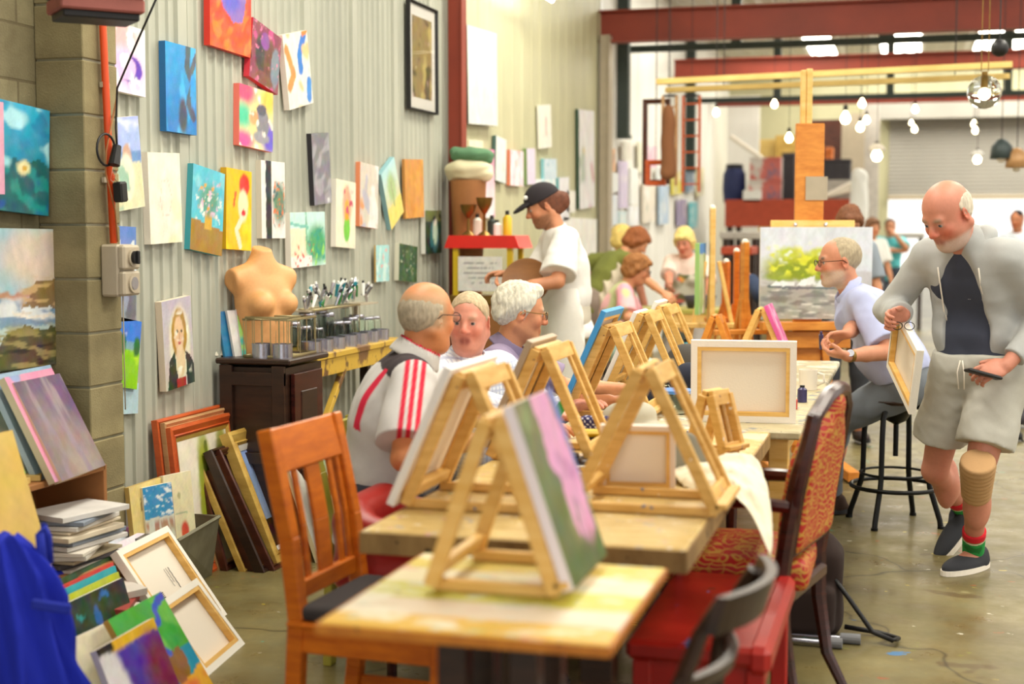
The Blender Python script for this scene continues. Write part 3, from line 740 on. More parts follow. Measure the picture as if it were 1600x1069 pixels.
# block column: the blocks stack on 0.2 m courses, mortar set back
M = MB(); MM = MB()
for r in range(-1, 22):
    z = .2 * r + .083; 
    lo = max(z + .004, 0); hi = z + .196; M.box((-3.0, 4.72, (lo + hi) / 2), (.2, .23, hi - lo), None, .004)
MM.box((-3.0, 4.72, 2.2), (.19, .22, 4.4))
cc = M.build('wall_left_pier', 'block_plain'); struct(cc); struct(MM.build('wall_left_pier_mortar', 'zinc'))
M = MB(); M.box((4.3, 24.5, HC / 2), (15, .15, HC))
# back wall with the roller door opening
M = MB()
dl, dr = ony(1388, 300, 24.4).x, 5.2
M.box(((-3.2 + dl) / 2, 24.5, HC / 2), (dl + 3.2, .15, HC)); M.box(((dl + dr) / 2, 24.5, (HC + 3.35) / 2), (dr - dl, .15, HC - 3.35)); M.box(((dr + 12) / 2, 24.5, HC / 2), (12 - dr, .15, HC))
struct(M.build('wall_back', 'panel_cream'))
t = struct(thing('door_1', None, None, ((dl + dr) / 2, 24.4, 2.05)))
M = MB(); zb = ony(1500, 308, 24.4).z
n = 22
vs = []; fs = []
for i in range(n * 4 + 1):
    z = zb + (3.4 - zb) * i / (n * 4); d = .018 * math.sin(i * math.pi / 2); vs += [(dl, 24.36 + d, z), (dr, 24.36 + d, z)]
for i in range(n * 4): fs.append((2 * i, 2 * i + 1, 2 * i + 3, 2 * i + 2))
M.add(vs, fs); M.build('roller_curtain', 'curtain_grey', t, smooth=True)
M = MB(); M.box(((dl + dr) / 2, 24.34, zb), (dr - dl, .06, .08)); M.build('bottom_rail', 'socket_grey', t)
M = MB(); M.box(((dl + dr) / 2, 24.15, 3.5), (dr - dl + .3, .4, .4)); M.build('roller_housing', 'curtain_grey', t)
# roof: sheets on purlins, translucent skylight sheets between
vs = []; fs = []; y0, y1, nx = -1.0, 24.5, 260
sky_rows = [(3.2, 6.6), (8.0, 11.6), (15.2, 17.6), (20.4, 23.9)]
def roof_strip(name, ya, yb, xs, m):
    vs = []; fs = []; n = max(2, int((xs[1] - xs[0]) / .05))
    for i in range(n + 1):
        x = xs[0] + (xs[1] - xs[0]) * i / n; d = .02 * math.sin(x / .2 * 2 * math.pi); vs += [(x, ya, HC + d), (x, yb, HC + d)]
    for i in range(n): fs.append((2 * i, 2 * i + 2, 2 * i + 3, 2 * i + 1))
    return link_mesh(name, vs, fs, m)
emis('skylight', (1, .96, .84), 11)
cuts = [-1.0] + [q for r in sky_rows for q in r] + [24.5]; idx_ = 0
for i in range(len(cuts) - 1):
    if i % 2 == 0: struct(roof_strip('ceiling', cuts[i], cuts[i + 1], (-3.2, 12), 'roof'))
    else:
        for xa, xb, lit in ((-3.2, -1.6, 0), (-1.6, -1.2, 1), (-1.2, -.5, 0), (-.5, .1, 1), (.1, .9, 0), (.9, 1.25, 1), (1.25, 1.4, 0), (1.4, 1.75, 1), (1.75, 2.4, 0), (2.4, 4.4, 1), (4.4, 12, 0)) if i == 7 else ((-3.2, -1.9, 0), (-1.9, -.9, 1), (-.9, 1.3, 0), (1.3, 2.3, 1), (2.3, 4.6, 0), (4.6, 5.6, 1), (5.6, 12, 0)):
            struct(roof_strip('window_%d' % (i * 3 + xa * 0 + 1) if lit else 'ceiling', cuts[i], cuts[i + 1], (xa, xb), 'skylight' if lit else 'roof'))
# steel: red rafters across the hall, dark green purlins, posts
def ibeam(name, p, q, H_, W_, label, mat_, cat='beam', group=None):
    t = MB(); p, q = V(p), V(q)
    t.beam(p + V((0, 0, H_ / 2 - .008)), q + V((0, 0, H_ / 2 - .008)), W_, .016, None, 0); t.beam(p - V((0, 0, H_ / 2 - .008)), q - V((0, 0, H_ / 2 - .008)), W_, .016, None, 0)
    t.beam(p, q, .012, H_, None, 0)
    return tag(t.build(name, mat_), label, cat, group)
ibeam('steel_beam', (-3.0, 14, 3.49), (9, 14, 3.46), .31, .17, 'wide red-brown steel beam crossing the hall overhead, the nearest and thickest', 'beam_red')
ibeam('steel_beam', (-2.9, 18, 3.52), (9, 18, 3.49), .22, .15, 'red-brown steel beam farther back, just above the hanging yellow battens', 'beam_red')
ibeam('steel_beam', (-2.9, 22, 3.45), (9, 22, 3.42), .12, .12, 'thin dark red beam in front of the roller door, farthest back', 'beam_red')
for k, (yy, zz, lb) in enumerate(((15.2, 3.42, 'first thin dark green roof purlin behind the nearest red beam'), (20.0, 3.3, 'second thin dark green roof purlin, below the yellow battens'))):
    M = MB(); M.beam((-2.95, yy, zz), (9, yy, zz), .06, .07, None, .002); o = M.build('roof_purlin', 'green_beam'); tag(o, lb, 'beam', 'roof purlins')
    for j in range(6):
        q = MB(); q.beam((-1.8 + j * 1.5, yy, zz), (-1.8 + j * 1.5, yy, HC - .01), .1, .1); q.build('hanger', 'green_beam', o)
for y_, nm, mt, w_, lb in ((9.13, 'wall_post', 'beam_red', .075, 'red-brown steel post on the wall between grey corrugated and cream panels'), (13.95, 'wall_post', 'socket_grey', .14, 'greyish steel post on the left wall under the end of the nearest red beam')):
    M = MB(); M.box((-2.93, y_, 1.7), (.1, w_, 3.4), None, .003); M.box((-2.885, y_, 1.7), (.012, w_ * 1.35, 3.4), None, .002); M.box((-2.93, y_, .01), (.16, w_ * 1.6, .02)); tag(M.build(nm, mt), lb, 'post')
for px_, yb in ((970, 0), (1072, 0)):
    pass
for y_, z0, lb in ((14.85, 2.45, 'dark green upright on the white rear wall, the nearer one'), (19.6, 2.3, 'dark green upright on the white rear wall, the farther one')):
    M = MB(); M.box((-2.93, y_, (z0 + 4.2) / 2), (.12, .14, 4.2 - z0), None, .003); M.box((-2.87, y_, z0 + .02), (.02, .2, .04)); tag(M.build('wall_post', 'green_beam'), lb, 'post')

# ------------------------------------------------------------------ tables
def legs4(par, x0, x1, y0, y1, zt, w, m, ins=.05):
    for x in (x0 + ins, x1 - ins):
        for y in (y0 + ins, y1 - ins):
            M = MB(); M.box((x, y, zt / 2), (w, w, zt), None, .003); M.build('leg', m, par)
def table(label, x0, x1, y0, y1, th, mtop, mleg, h=.75, apr=True, lw=.07, edge=None, ins=.08):
    t = thing('work_table', label, 'table', ((x0 + x1) / 2, (y0 + y1) / 2, 0))
    M = MB(); M.box(((x0 + x1) / 2, (y0 + y1) / 2, h - th / 2), (x1 - x0, y1 - y0, th), None, .006)
    M.v = [tuple(V(v) - V(((x0 + x1) / 2, (y0 + y1) / 2, 0))) for v in M.v]
    M.build('table_top', mtop, t, world=False)
    if apr:
        M = MB()
        for y in (y0 + ins, y1 - ins): M.box(((x0 + x1) / 2, y, h - th - .045), (x1 - x0 - 2 * ins, .025, .09))
        for x in (x0 + ins, x1 - ins): M.box((x, (y0 + y1) / 2, h - th - .045), (.025, y1 - y0 - 2 * ins, .09))
        M.build('apron', mleg, t)
    legs4(t, x0, x1, y0, y1, h - th, lw, mleg, ins)
    return t
nt_ = table('small square table with striped paint-stained plank top, nearest the camera', -1.02, -.48, 2.335, 2.925, .022, 'slat_top', 'dark_wood', lw=.055, ins=.2, apr=False)
mt_ = table('long thick plank worktable covered in easels, its front edge behind the small square table', -1.24, -.465, 3.105, 5.06, .055, 'table_splatter', 'dark_wood', lw=.08, ins=.25, apr=False)
t2_ = table('second worktable joined behind the long plank table, under the big blank canvas', -1.22, -.36, 5.085, 8.0, .03, 'table_splatter_grey', 'pine', lw=.07)

wood('edge_orange', hx('a85c14'), hx('cf8222'), (3, 3, 1), .5, 5, [(hx('4a2c14'), .66)])
wood('edge_rough', hx('7a5a30'), hx('a98650'), (3, 3, 1), .7, 5, [(hx('3c2c1c'), .64)])
for t_, x0, x1, y0, y1, z0, z1, mm in ((nt_, -1.02, -.48, 2.335, 2.925, .728, .7475, 'edge_orange'), (mt_, -1.24, -.465, 3.105, 5.06, .695, .746, 'edge_rough')):
    for a, b in (((x0, y0), (x1, y0)), ((x1, y0), (x1, y1)), ((x0, y1), (x1, y1)), ((x0, y0), (x0, y1))):
        M = MB(); M.beam((a[0], a[1], (z0 + z1) / 2), (b[0], b[1], (z0 + z1) / 2), .006, z1 - z0, None, .001); M.build('edge_board', mm, t_)
# ------------------------------------------------------------------ painted canvases
def art(nu, nv, ops, asp=1.0, seed=0, warp=.012):
    u, v = np.meshgrid(np.linspace(0, 1, nu), np.linspace(0, 1, nv), indexing='ij'); u = u.ravel(); v = v.ravel()
    P = np.stack([u * asp, v], -1)
    U = u + warp * sn(P, 14, seed) + .007 * sn(P, 55, seed + 3, 1); W = v + warp * sn(P, 14, seed + 1) + .007 * sn(P, 55, seed + 4, 1)
    c = np.ones((len(u), 3)) * .85
    for op in ops:
        k = op[0]
        if k == 'bg': c = np.tile(np.array(hx(op[1])), (len(u), 1))
        elif k == 'gr': t = np.clip(W, 0, 1)[:, None]; c = np.array(hx(op[1])) * (1 - t) + np.array(hx(op[2])) * t
        elif k == 'e':
            d = np.sqrt(((U - op[1]) / op[3]) ** 2 + ((W - op[2]) / op[4]) ** 2); sf = op[6] if len(op) > 6 else .15
            c = mixm(c, sstep(1 + sf, 1 - sf, d), hx(op[5]))
        elif k == 'b': c = mixm(c, sstep(-.01, .01, np.minimum.reduce([U - op[1], op[3] - U, W - op[2], op[4] - W])), hx(op[5]))
        elif k == 'p':
            ins = np.zeros(len(u), bool); q = op[1]
            for i in range(len(q)):
                (x1, y1), (x2, y2) = q[i], q[(i + 1) % len(q)]
                if y1 == y2: continue
                ins ^= ((y1 > W) != (y2 > W)) & (U < (x2 - x1) * (W - y1) / (y2 - y1) + x1)
            c = mixm(c, ins.astype(float), hx(op[2]))
        elif k == 'l':
            d = np.full(len(u), 9.)
            for (x1, y1), (x2, y2) in zip(op[1][:-1], op[1][1:]):
                ax_, ay = (x2 - x1) * asp, y2 - y1; t = np.clip((((U - x1) * asp) * ax_ + (W - y1) * ay) / (ax_ ** 2 + ay ** 2 + 1e-9), 0, 1)
                d = np.minimum(d, np.hypot((U - x1) * asp - t * ax_, W - y1 - t * ay))
            c = mixm(c, sstep(op[2] * 1.2, op[2] * .8, d), hx(op[3]))
        elif k == 'n':
            n = sn(P * np.array(op[5] if len(op) > 5 else (1, 1)), op[3], op[4]); m_ = sstep(op[2] - .16, op[2] + .16, n)
            if len(op) > 6: bx = op[6]; m_ = m_ * sstep(-.05, .05, np.minimum.reduce([u - bx[0], bx[2] - u, v - bx[1], bx[3] - v]))
            c = mixm(c, m_, hx(op[1]))
    c = c * (1 + .06 * sn(P, 90, seed + 7) + .1 * sn(P * np.array((1, .5)), 24, seed + 9))[:, None]; c = c + .035 * np.stack([sn(P, 18, seed + 20 + i_) for i_ in range(3)], 1)
    return np.clip(c, 0, 1)
def canvas(label, c, ux, uy, w, h, th, ops, edge='efe8dc', group=None, back=False, parent=None, res=.008, seed=0, name='canvas_painting', cat='painting', warp=.012):
    """front face centred on c, facing ux x uy"""
    c = V(c); ux = V(ux).normalized(); n = ux.cross(V(uy)).normalized(); uy = n.cross(ux)
    nu = max(4, min(90, int(w / res))); nv = max(4, min(110, int(h / res)))
    cs = art(nu, nv, ops, w / h, seed, warp)
    vs = []; 
    for i in range(nu):
        for j in range(nv): vs.append(c + ux * (w * (i / (nu - 1) - .5)) + uy * (h * (j / (nv - 1) - .5)))
    fs = [(i * nv + j, (i + 1) * nv + j, (i + 1) * nv + j + 1, i * nv + j + 1) for i in range(nu - 1) for j in range(nv - 1)]
    e = np.array(hx(edge)); cl = list(cs); b0 = len(vs)
    def q4(pts, colr):
        b = len(vs); vs.extend(pts); cl.extend([colr] * 4); fs.append((b, b + 1, b + 2, b + 3))
    cr = [c - ux * w / 2 - uy * h / 2, c + ux * w / 2 - uy * h / 2, c + ux * w / 2 + uy * h / 2, c - ux * w / 2 + uy * h / 2]
    for i in range(4):
        a, b = cr[i], cr[(i + 1) % 4]; q4([a - n * th, b - n * th, b, a], e)
    lin = np.array(hx('efe4d4'))
    k = .003; q4([p - n * k for p in cr[::-1]], lin)
    nb = .024 if w > .25 else .014 # turned-over cloth on the back of the bars
    for i in range(4):
        a, b = cr[i], cr[(i + 1) % 4]; ci = c
        a2 = a + ((c - a).dot(ux) / abs((c - a).dot(ux))) * ux * nb + ((c - a).dot(uy) / abs((c - a).dot(uy))) * uy * nb
        b2 = b + ((c - b).dot(ux) / abs((c - b).dot(ux))) * ux * nb + ((c - b).dot(uy) / abs((c - b).dot(uy))) * uy * nb
        q4([b - n * th, a - n * th, a2 - n * th, b2 - n * th], e)
    o = link_mesh(name, vs, fs, 'paint', parent, True, False, np.array(cl))
    if parent is None: tag(o, label, cat, group)
    if back or th >= .012:
        M = MB(); B = Matrix((ux, uy, n)).transposed(); bw = .036 if w > .25 else .022; d = th - .006
        for sx in (-1, 1): M.box(c + ux * sx * (w / 2 - bw / 2 - .002) - n * (th / 2 + .0015), (bw, h - .004, d), B)
        for sy in (-1, 1): M.box(c + uy * sy * (h / 2 - bw / 2 - .002) - n * (th / 2 + .0015), (w - 2 * bw - .004, bw, d), B)
        M.build('stretcher_frame', 'pine', o)
    return o
def wallpic(label, cs, ops, x=-2.975, th=.03, group='pictures hung on the corrugated wall', edge='efe8dc', seed=0, **kw):
    P = [onx(px, py, x) for px, py in cs]   # TL TR BR BL
    c = sum(P, V()) / 4; ux = ((P[1] - P[0]) + (P[2] - P[3])) / 2; uy = ((P[0] - P[3]) + (P[1] - P[2])) / 2
    w, h = ux.length, uy.length; t = (ux.normalized() + V((0, uy.normalized().z, -uy.normalized().y))).normalized()
    return canvas(label, c, t, V((0, -t.z, t.y)), w, h, th, ops, edge, group, seed=seed, **kw)
def lean(label, bl, br, ht, tilt, ops, zs=0.0, th=.02, flip=False, **kw):
    """stands on a surface at height zs, bottom edge of the front face from bl to br (points seen in the photo), leaning back by tilt"""
    A = onz(*bl, zs) if len(bl) == 2 else V(bl); B = onz(*br, zs) if len(br) == 2 else V(br)
    ux = (B - A).normalized(); n0 = ux.cross(V((0, 0, 1))); uy = V((0, 0, 1)) * math.cos(tilt) - n0 * math.sin(tilt)
    w = (B - A).length; c = (A + B) / 2 + uy * ht / 2
    n = ux.cross(uy); c = c + V((0, 0, max(0, th * n.z)))
    return canvas(label, c, ux, uy, w, ht, th, ops, **kw)

# ------------------------------------------------------------------ table easels
def easel_proto(label, loc, spread=.32, dep=.27, H=.36, m='pine_used', rz=0, g='pine table easels standing along the worktables'):
    t = thing('table_easel', label, 'easel', loc, rz, g)
    def fr(nm, sg):
        M = MB(); xf = sg * spread / 2; xa = sg * .014
        def P(y, f): return V((xf + (xa - xf) * f, y, .011 + (H - .02) * f))
        for y in (-dep / 2, dep / 2): M.beam(P(y, 0), P(y, 1), .02, .03, (sg, 0, .4))
        M.beam(P(-dep / 2, .95), P(dep / 2, .95), .018, .05, (xa - xf, 0, H)); M.beam(P(-dep / 2, .1), P(dep / 2, .1), .018, .03, (xa - xf, 0, H))
        if sg > 0:
            M.beam(P(-dep / 2 + .05, .98), P(-dep / 2 + .05, .1), .018, .012, (sg, 0, .4)); M.beam(P(dep / 2 - .05, .98), P(dep / 2 - .05, .1), .018, .012, (sg, 0, .4))
        return M.build(nm, m, t, world=False)
    fr('front_frame', 1); fr('rear_frame', -1)
    for y in (-dep / 2 + .018, dep / 2 - .018):
        M = MB(); M.beam((-spread / 2, y, .012), (spread / 2, y, .012), .022, .022); M.build('base_stretcher', m, t, world=False)
    M = MB(); M.box((spread / 2 + .012, 0, .03), (.03, dep + .02, .014), None, .002); M.build('canvas_ledge', m, t, world=False)
    for y in (-dep / 4, dep / 4): M = MB(); M.cyl((0, y - .02, H - .012), (0, y + .02, H - .012), .006); M.build('hinge', 'brass', t, world=False)
    return t
TZ = .751
def easel_canvas(lab, loc, sg, w, h, ops, spread=.32, H=.36, th=.02, dy=0, edge='efe8dc', lift=.042, seed=0, bottom=None):
    """canvas leaning on the easel's left (sg -1) or right (+1) frame"""
    x0, y0, z0 = loc; xf, xa = sg * spread / 2, sg * .014; d = V((xa - xf, 0, H - .03)).normalized()
    n = V((sg * d.z, 0, -sg * d.x)) if sg > 0 else V((-d.z, 0, d.x)); n = V((sg * abs(d.z), 0, abs(d.x)))
    base = V((x0 + xf, y0 + dy, z0 + .011)) + n * (.018 + th)
    c = base + d * (lift - .02 + h / 2)
    return canvas(lab, c, V((0, sg, 0)), d, w, h, th, ops, edge, 'canvases on the table easels', seed=seed, back=True)
E0 = easel_proto('pine table easel on the small square table, holding the green and pink canvas', (-.765, 2.75, TZ), .25, .3, .35, 'pine')
easel_canvas('canvas painted olive green and pink with a violet edge, on the nearest table easel', (-.765, 2.75, TZ), 1, .31, .37,
    [('bg', '6e7448'), ('e', .3, .2, .4, .3, '5f6a3a', .4), ('n', '858a5c', .3, 9, 3), ('p', [(.38, 1.1), (.8, 1.1), (.96, .5), (.93, .2), (.75, .02), (.62, .18), (.5, .2), (.45, .42), (.52, .52), (.36, .62), (.42, .8)], 'dc9cc4'), ('l', [(.62, .4), (.6, .16)], .012, '7a7650'), ('l', [(.8, .3), (.76, .1)], .01, 'c07aa8'), ('p', [(.82, 1.1), (1.1, 1.1), (1.1, .3), (.98, .45)], '6f78b8'), ('n', 'c88ab4', .5, 12, 9, (1, 2), (.5, .2, .95, 1)), ('e', .55, .0, .7, .16, '4a5a26', .5)], .25, .35, th=.022, lift=.02, edge='f1e6ec', seed=2)
spots = [((-1.065, 3.53, TZ), 'first pine table easel on the left of the long table, beside the striped polo'),
         ((-1.08, 4.34, TZ), 'second pine table easel on the left side, in front of the man in purple'),
         ((-1.09, 5.42, TZ), 'pine table easel on the second table carrying the bright blue edged canvas'),
         ((-1.12, 6.32, TZ), 'pine table easel with a teal painted post, behind the blue canvas easel'),
         ((-1.14, 6.92, TZ), 'pine table easel at the far end of the left row'),
         ((-.628, 3.6, TZ), 'bare paint-marked pine table easel straddling a small blank canvas, front right of long table')]
E1 = easel_proto(spots[0][1], spots[0][0], .32, .3, .355)
for loc, lb in spots[1:5]: copy_tree(E1, loc, 0, lb)
easel_proto(spots[5][1], spots[5][0], .365, .27, .37)
easel_canvas('white edged canvas leaning on the first left-hand table easel, seen from behind', spots[0][0], -1, .42, .385, [('bg', 'dfe6ea'), ('n', '6fa0c0', .3, 7, 4)], edge='f4efec', dy=.02, lift=.012)
easel_canvas('brown speckled canvas on the second left-hand table easel', spots[1][0], -1, .32, .36, [('bg', 'c9b49a'), ('n', '7a6a58', .2, 14, 3)], edge='b09a80')
easel_canvas('canvas with vivid blue side on the third left-hand table easel', spots[2][0], -1, .36, .4, [('bg', '2e86c8')], edge='3a94d4')
easel_canvas('white canvas on the fourth left-hand table easel', spots[3][0], -1, .3, .34, [('bg', 'e8e4da')], edge='efece4')
easel_canvas('white canvas on the farthest left-hand table easel', spots[4][0], -1, .3, .36, [('bg', 'efe9da')], edge='f2efe6')
e7 = easel_proto('small narrow table easel in front of the big blank canvas', (-.585, 4.5, TZ), .13, .1, .2, 'pine_used', math.radians(-24))
e8 = easel_proto('dark-stained little table easel behind the big blank canvas', (-1.0, 7.7, TZ), .2, .16, .26, 'easel_wood', g='far table easels')
e9 = easel_proto('pine table easel holding the pink canvas behind the big blank one', (-.76, 7.75, TZ), .26, .2, .3, 'pine', g='far table easels')
easel_canvas('pink and magenta abstract canvas on a table easel behind the big blank canvas', (-.76, 7.75, TZ), 1, .28, .3, [('bg', 'd8579a'), ('l', [(.2, 0), (.4, .5), (.3, 1)], .05, 'f2c4dc'), ('l', [(.6, 0), (.8, .6), (.6, 1)], .04, '8a3a78'), ('n', 'f0a8cc', .3, 9, 4)], .26, .3, edge='e05aa0')
# big blank canvas seen from the back and the little one under the bare easel
o = lean('large blank canvas showing its back and stretcher bars, upright on the worktable', (.0 - .395, 5.33, TZ), (-.78, 5.30, TZ), .305, .05, [('bg', 'f2ece2')], th=.03, edge='f0e8de', back=True)
o = lean('small square canvas back with a yellow mark, under the bare table easel', (-.6, 3.80, TZ), (-.80, 3.78, TZ), .185, .12, [('bg', 'efe6da')], th=.02, edge='ead9cc', back=True)
q = MB(); B = Matrix(((1, 0, 0), (0, 0, 1), (0, -1, 0))).transposed()
q.tube([(-.715, 3.795, .85), (-.7, 3.795, .84), (-.712, 3.797, .825), (-.695, 3.797, .815), (-.675, 3.797, .82)], .003); q.build('yellow_mark', 'yellow_paint', o)

# ------------------------------------------------------------------ seats
def slat_chair():
    t = thing('dining_chair', 'orange-stained wooden dining chair with a slatted back, left of the small table', 'chair', (-1.3, 3.52, 0), math.radians(-4))
    m = 'chair_orange'; w = .41
    for sy in (-1, 1):
        M = MB(); y = sy * (w / 2 - .022); pts = [(-.24, 0), (-.215, .22), (-.2, .45), (-.225, .66), (-.285, .94)]
        for a, b in zip(pts[:-1], pts[1:]): M.beam((a[0], y, a[1]), (b[0], y, b[1] + .004), .042, .045, (1, 0, 0), .004)
        M.build('leg', m, t, False)
        M = MB(); M.beam((.2, y, .0), (.2, y, .43), .045, .045, (1, 0, 0), .004); M.build('leg', m, t, False)
    M = MB(); M.beam((-.268, -w / 2 + .04, .885), (-.268, w / 2 - .04, .885), .024, .12, (-.28, 0, 1), .004); M.build('top_rail', m, t, False)
    M = MB(); M.beam((-.212, -w / 2 + .04, .52), (-.212, w / 2 - .04, .52), .024, .05, None, .004); M.build('lower_rail', m, t, False)
    for y, ww in ((-.15, .022), (-.1, .022), (-.0, .075), (.1, .022), (.15, .022)):
        M = MB(); M.beam((-.214, y, .5), (-.25, y * 1.0, .7), .012, ww, None, .002); M.v = []; M.f = []
        for a, b in (((-.212, .53), (-.228, .68)), ((-.228, .68), (-.258, .84))): M.beam((a[0], y, a[1]), (b[0], y, b[1]), ww, .012, (1, 0, .2), .002)
        M.build('back_slat', m, t, False)
    for y in (-w / 2 + .02, w / 2 - .02):
        M = MB(); M.beam((-.2, y, .4), (.2, y, .4), .022, .07, None, .003); M.build('seat_rail', m, t, False)
    M = MB(); M.beam((.2, -w / 2 + .03, .4), (.2, w / 2 - .03, .4), .022, .07, None, .003); M.build('seat_rail', m, t, False)
    M = MB(); M.box((0, 0, .44), (.45, w + .01, .018), None, .006); M.build('seat', m, t, False)
    S_ = SD(.007); c = wm(t) @ V((-.0, 0, .468)); R = rotz(math.radians(-4)); S_.box(c, (.2, .2, .02), R, .02); S_.build('seat_cushion', 'cloth', t, (.035, .028, .028))
    for y in (-w / 2 + .02, w / 2 - .02):
        M = MB(); M.beam((-.22, y, .18), (.2, y, .18), .018, .03); M.build('stretcher', m, t, False)
slat_chair()
def red_chair():
    x0, y0 = -.5, 4.4
    t = thing('armchair', 'carved mahogany armchair upholstered in red and gold brocade, right of the long table', 'chair', (x0, y0, 0), math.pi - .19)
    m = 'mahogany'
    # local: +x is the front
    for sy in (-1, 1):
        M = MB(); M.tube([(-.3, sy * .2, 0), (-.235, sy * .205, .12), (-.205, sy * .21, .3), (-.2, sy * .215, .44), (-.215, sy * .215, .55), (-.245, sy * .21, .75), (-.29, sy * .19, .93)], [.016, .02, .025, .027, .026, .024, .02], 8); smooth_by_angle(M.build('leg', m, t, False))
        M = MB(); M.tube([(.2, sy * .23, 0), (.2, sy * .225, .06), (.175, sy * .215, .2), (.2, sy * .215, .33), (.195, sy * .215, .42)], [.024, .016, .019, .028, .03], 8); smooth_by_angle(M.build('leg', m, t, False))
        M = MB(); M.tube([(-.225, sy * .225, .66), (-.1, sy * .25, .67), (.06, sy * .26, .665), (.1, sy * .26, .64), (.1, sy * .25, .44)], [.02, .02, .024, .022, .018], 8); smooth_by_angle(M.build('arm_rest', m, t, False))
    M = MB(); pts = [(-.215, -.2, .52), (-.245, -.215, .7), (-.285, -.19, .92), (-.3, -.1, .975), (-.305, 0, .99), (-.3, .1, .975), (-.285, .19, .92), (-.245, .215, .7), (-.215, .2, .52)]
    M.tube(pts, .024, 8, True); smooth_by_angle(M.build('back_frame', m, t, False))
    S_ = SD(.008)
    for q_ in range(15):
        z = .54 + .41 * q_ / 14; x = -.216 - .075 * (q_ / 14) ** 1.5; w = .2 if q_ < 9 else .2 - .014 * (q_ - 8) ** 1.5 * .9
        a = wm(t) @ V((x, -w + .03, z)); b = wm(t) @ V((x, w - .03, z)); S_.cap(a, b, .034, k=.03)
    S_.build('back_cushion', 'brocade', t)
    S_ = SD(.008); S_.box(wm(t) @ V((0, 0, .445)), (.235, .235, .045), None, .03); S_.ell(wm(t) @ V((0, 0, .47)), (.2, .2, .04), None, k=.03); S_.build('seat', 'brocade', t)
    M = MB(); M.box((0, 0, .385), (.46, .45, .05), None, .012); M.build('seat_frame', m, t, False)
red_chair()
def dark_chair():
    t = thing('dining_chair', 'dark curved-back chair cut off by the bottom edge, right of the small table', 'chair', (-.6, 2.84, 0), math.radians(174))
    m = 'dark_wood'
    for sy in (-1, 1):
        M = MB(); M.tube([(-.2, sy * .17, 0), (-.19, sy * .17, .25), (-.195, sy * .17, .44), (-.21, sy * .17, .58), (-.25, sy * .165, .69), (-.285, sy * .15, .75)], [.015, .017, .02, .018, .016, .014], 8); smooth_by_angle(M.build('leg', m, t, False))
        M = MB(); M.tube([(.17, sy * .17, 0), (.16, sy * .16, .42)], [.014, .02], 8); smooth_by_angle(M.build('leg', m, t, False))
    for zz, nm in ((.735, 'top_rail'), (.59, 'lower_rail')):
        M = MB(); n = 12; H_ = .075 if nm == 'top_rail' else .03
        vs = []
        for i in range(n + 1):
            a = -1 + 2 * i / n; x = -(.285 if zz > .7 else .215) - .05 * (1 - a * a); y = a * .19
            for dx in (-.011, .011):
                for dz in (-H_ / 2, H_ / 2): vs.append((x + dx - dz * .3, y, zz + dz))
        fs = []
        for i in range(n):
            b = 4 * i
            fs += [(b, b + 1, b + 5, b + 4), (b + 2, b + 6, b + 7, b + 3), (b + 1, b + 3, b + 7, b + 5), (b, b + 4, b + 6, b + 2)]
        fs += [(0, 2, 3, 1), (4 * n, 4 * n + 1, 4 * n + 3, 4 * n + 2)]; M.add(vs, fs); M.build(nm, m, t, False)
    M = MB(); M.lathe([(0, .43), (.19, .43), (.205, .44), (.2, .455), (0, .45)], (0, 0, 0), 24); smooth_by_angle(M.build('seat', m, t, False))
dark_chair()
def red_bench():
    t = thing('bench', 'low red-painted bench with blue paint smears, right of the small table', 'bench', (-.48, 3.76, 0))
    M = MB(); M.box((0, 0, .43), (.35, .76, .05), None, .012); M.build('seat', 'red_bench_top', t, False)
    M = MB(); M.box((.15, 0, .425), (.06, .77, .07), None, .016); M.build('side_rail', 'red_paint', t, False)
    M = MB()
    for x in (-.14, .14): M.box((x, 0, .36), (.02, .66, .09))
    for y in (-.33, .33): M.box((0, y, .36), (.28, .02, .09))
    M.build('apron', 'red_paint', t, False)
    for x in (-.14, .14):
        for y in (-.33, .33): M = MB(); M.box((x, y, .2), (.045, .045, .4), None, .004); M.build('leg', 'red_paint', t, False)
m_, nt, b = nodes('red_bench_top')
c = ramp(nt, noise(nt, coords(nt), 5), [(.3, hx('8e1410')), (.7, hx('b8281c'))])
for sd_, p_, cc in ((6, .68, '2c4a80'), (9, .7, '3f5f96'), (14, .72, 'd8c8b8'), (11, .7, '3a2a20')): c = mixc(nt, ramp(nt, noise(nt, coords(nt, (1.6, .8, 1)), sd_, 3), [(p_, (0, 0, 0)), (p_ + .02, (.9, .9, .9))]), c, hx(cc))
nt.links.new(c, b.inputs['Base Color']); b.inputs['Roughness'].default_value = .3
red_bench()
def olive_chair():
    t = thing('dining_chair', 'olive green wooden chair that the man in the striped polo sits on', 'chair', (-1.66, 4.56, 0))
    for sy in (-1, 1):
        M = MB(); pts = [(-.2, 0), (-.19, .44), (-.23, .65), (-.27, .8)]
        for a, b in zip(pts[:-1], pts[1:]): M.beam((a[0], sy * .19, a[1]), (b[0], sy * .19, b[1] + .003), .05, .03, (1, 0, 0), .003)
        M.build('leg', 'olive', t, False); M = MB(); M.beam((.2, sy * .19, 0), (.2, sy * .19, .43), .04, .04, (1, 0, 0), .003); M.build('leg', 'olive', t, False)
    for z, x in ((.76, -.26), (.6, -.222)): M = MB(); M.beam((x, -.18, z), (x, .18, z), .02, .07, None, .003); M.build('back_rail', 'olive', t, False)
    M = MB(); M.box((0, 0, .435), (.43, .42, .03), None, .008); M.build('seat', 'olive', t, False)
olive_chair()
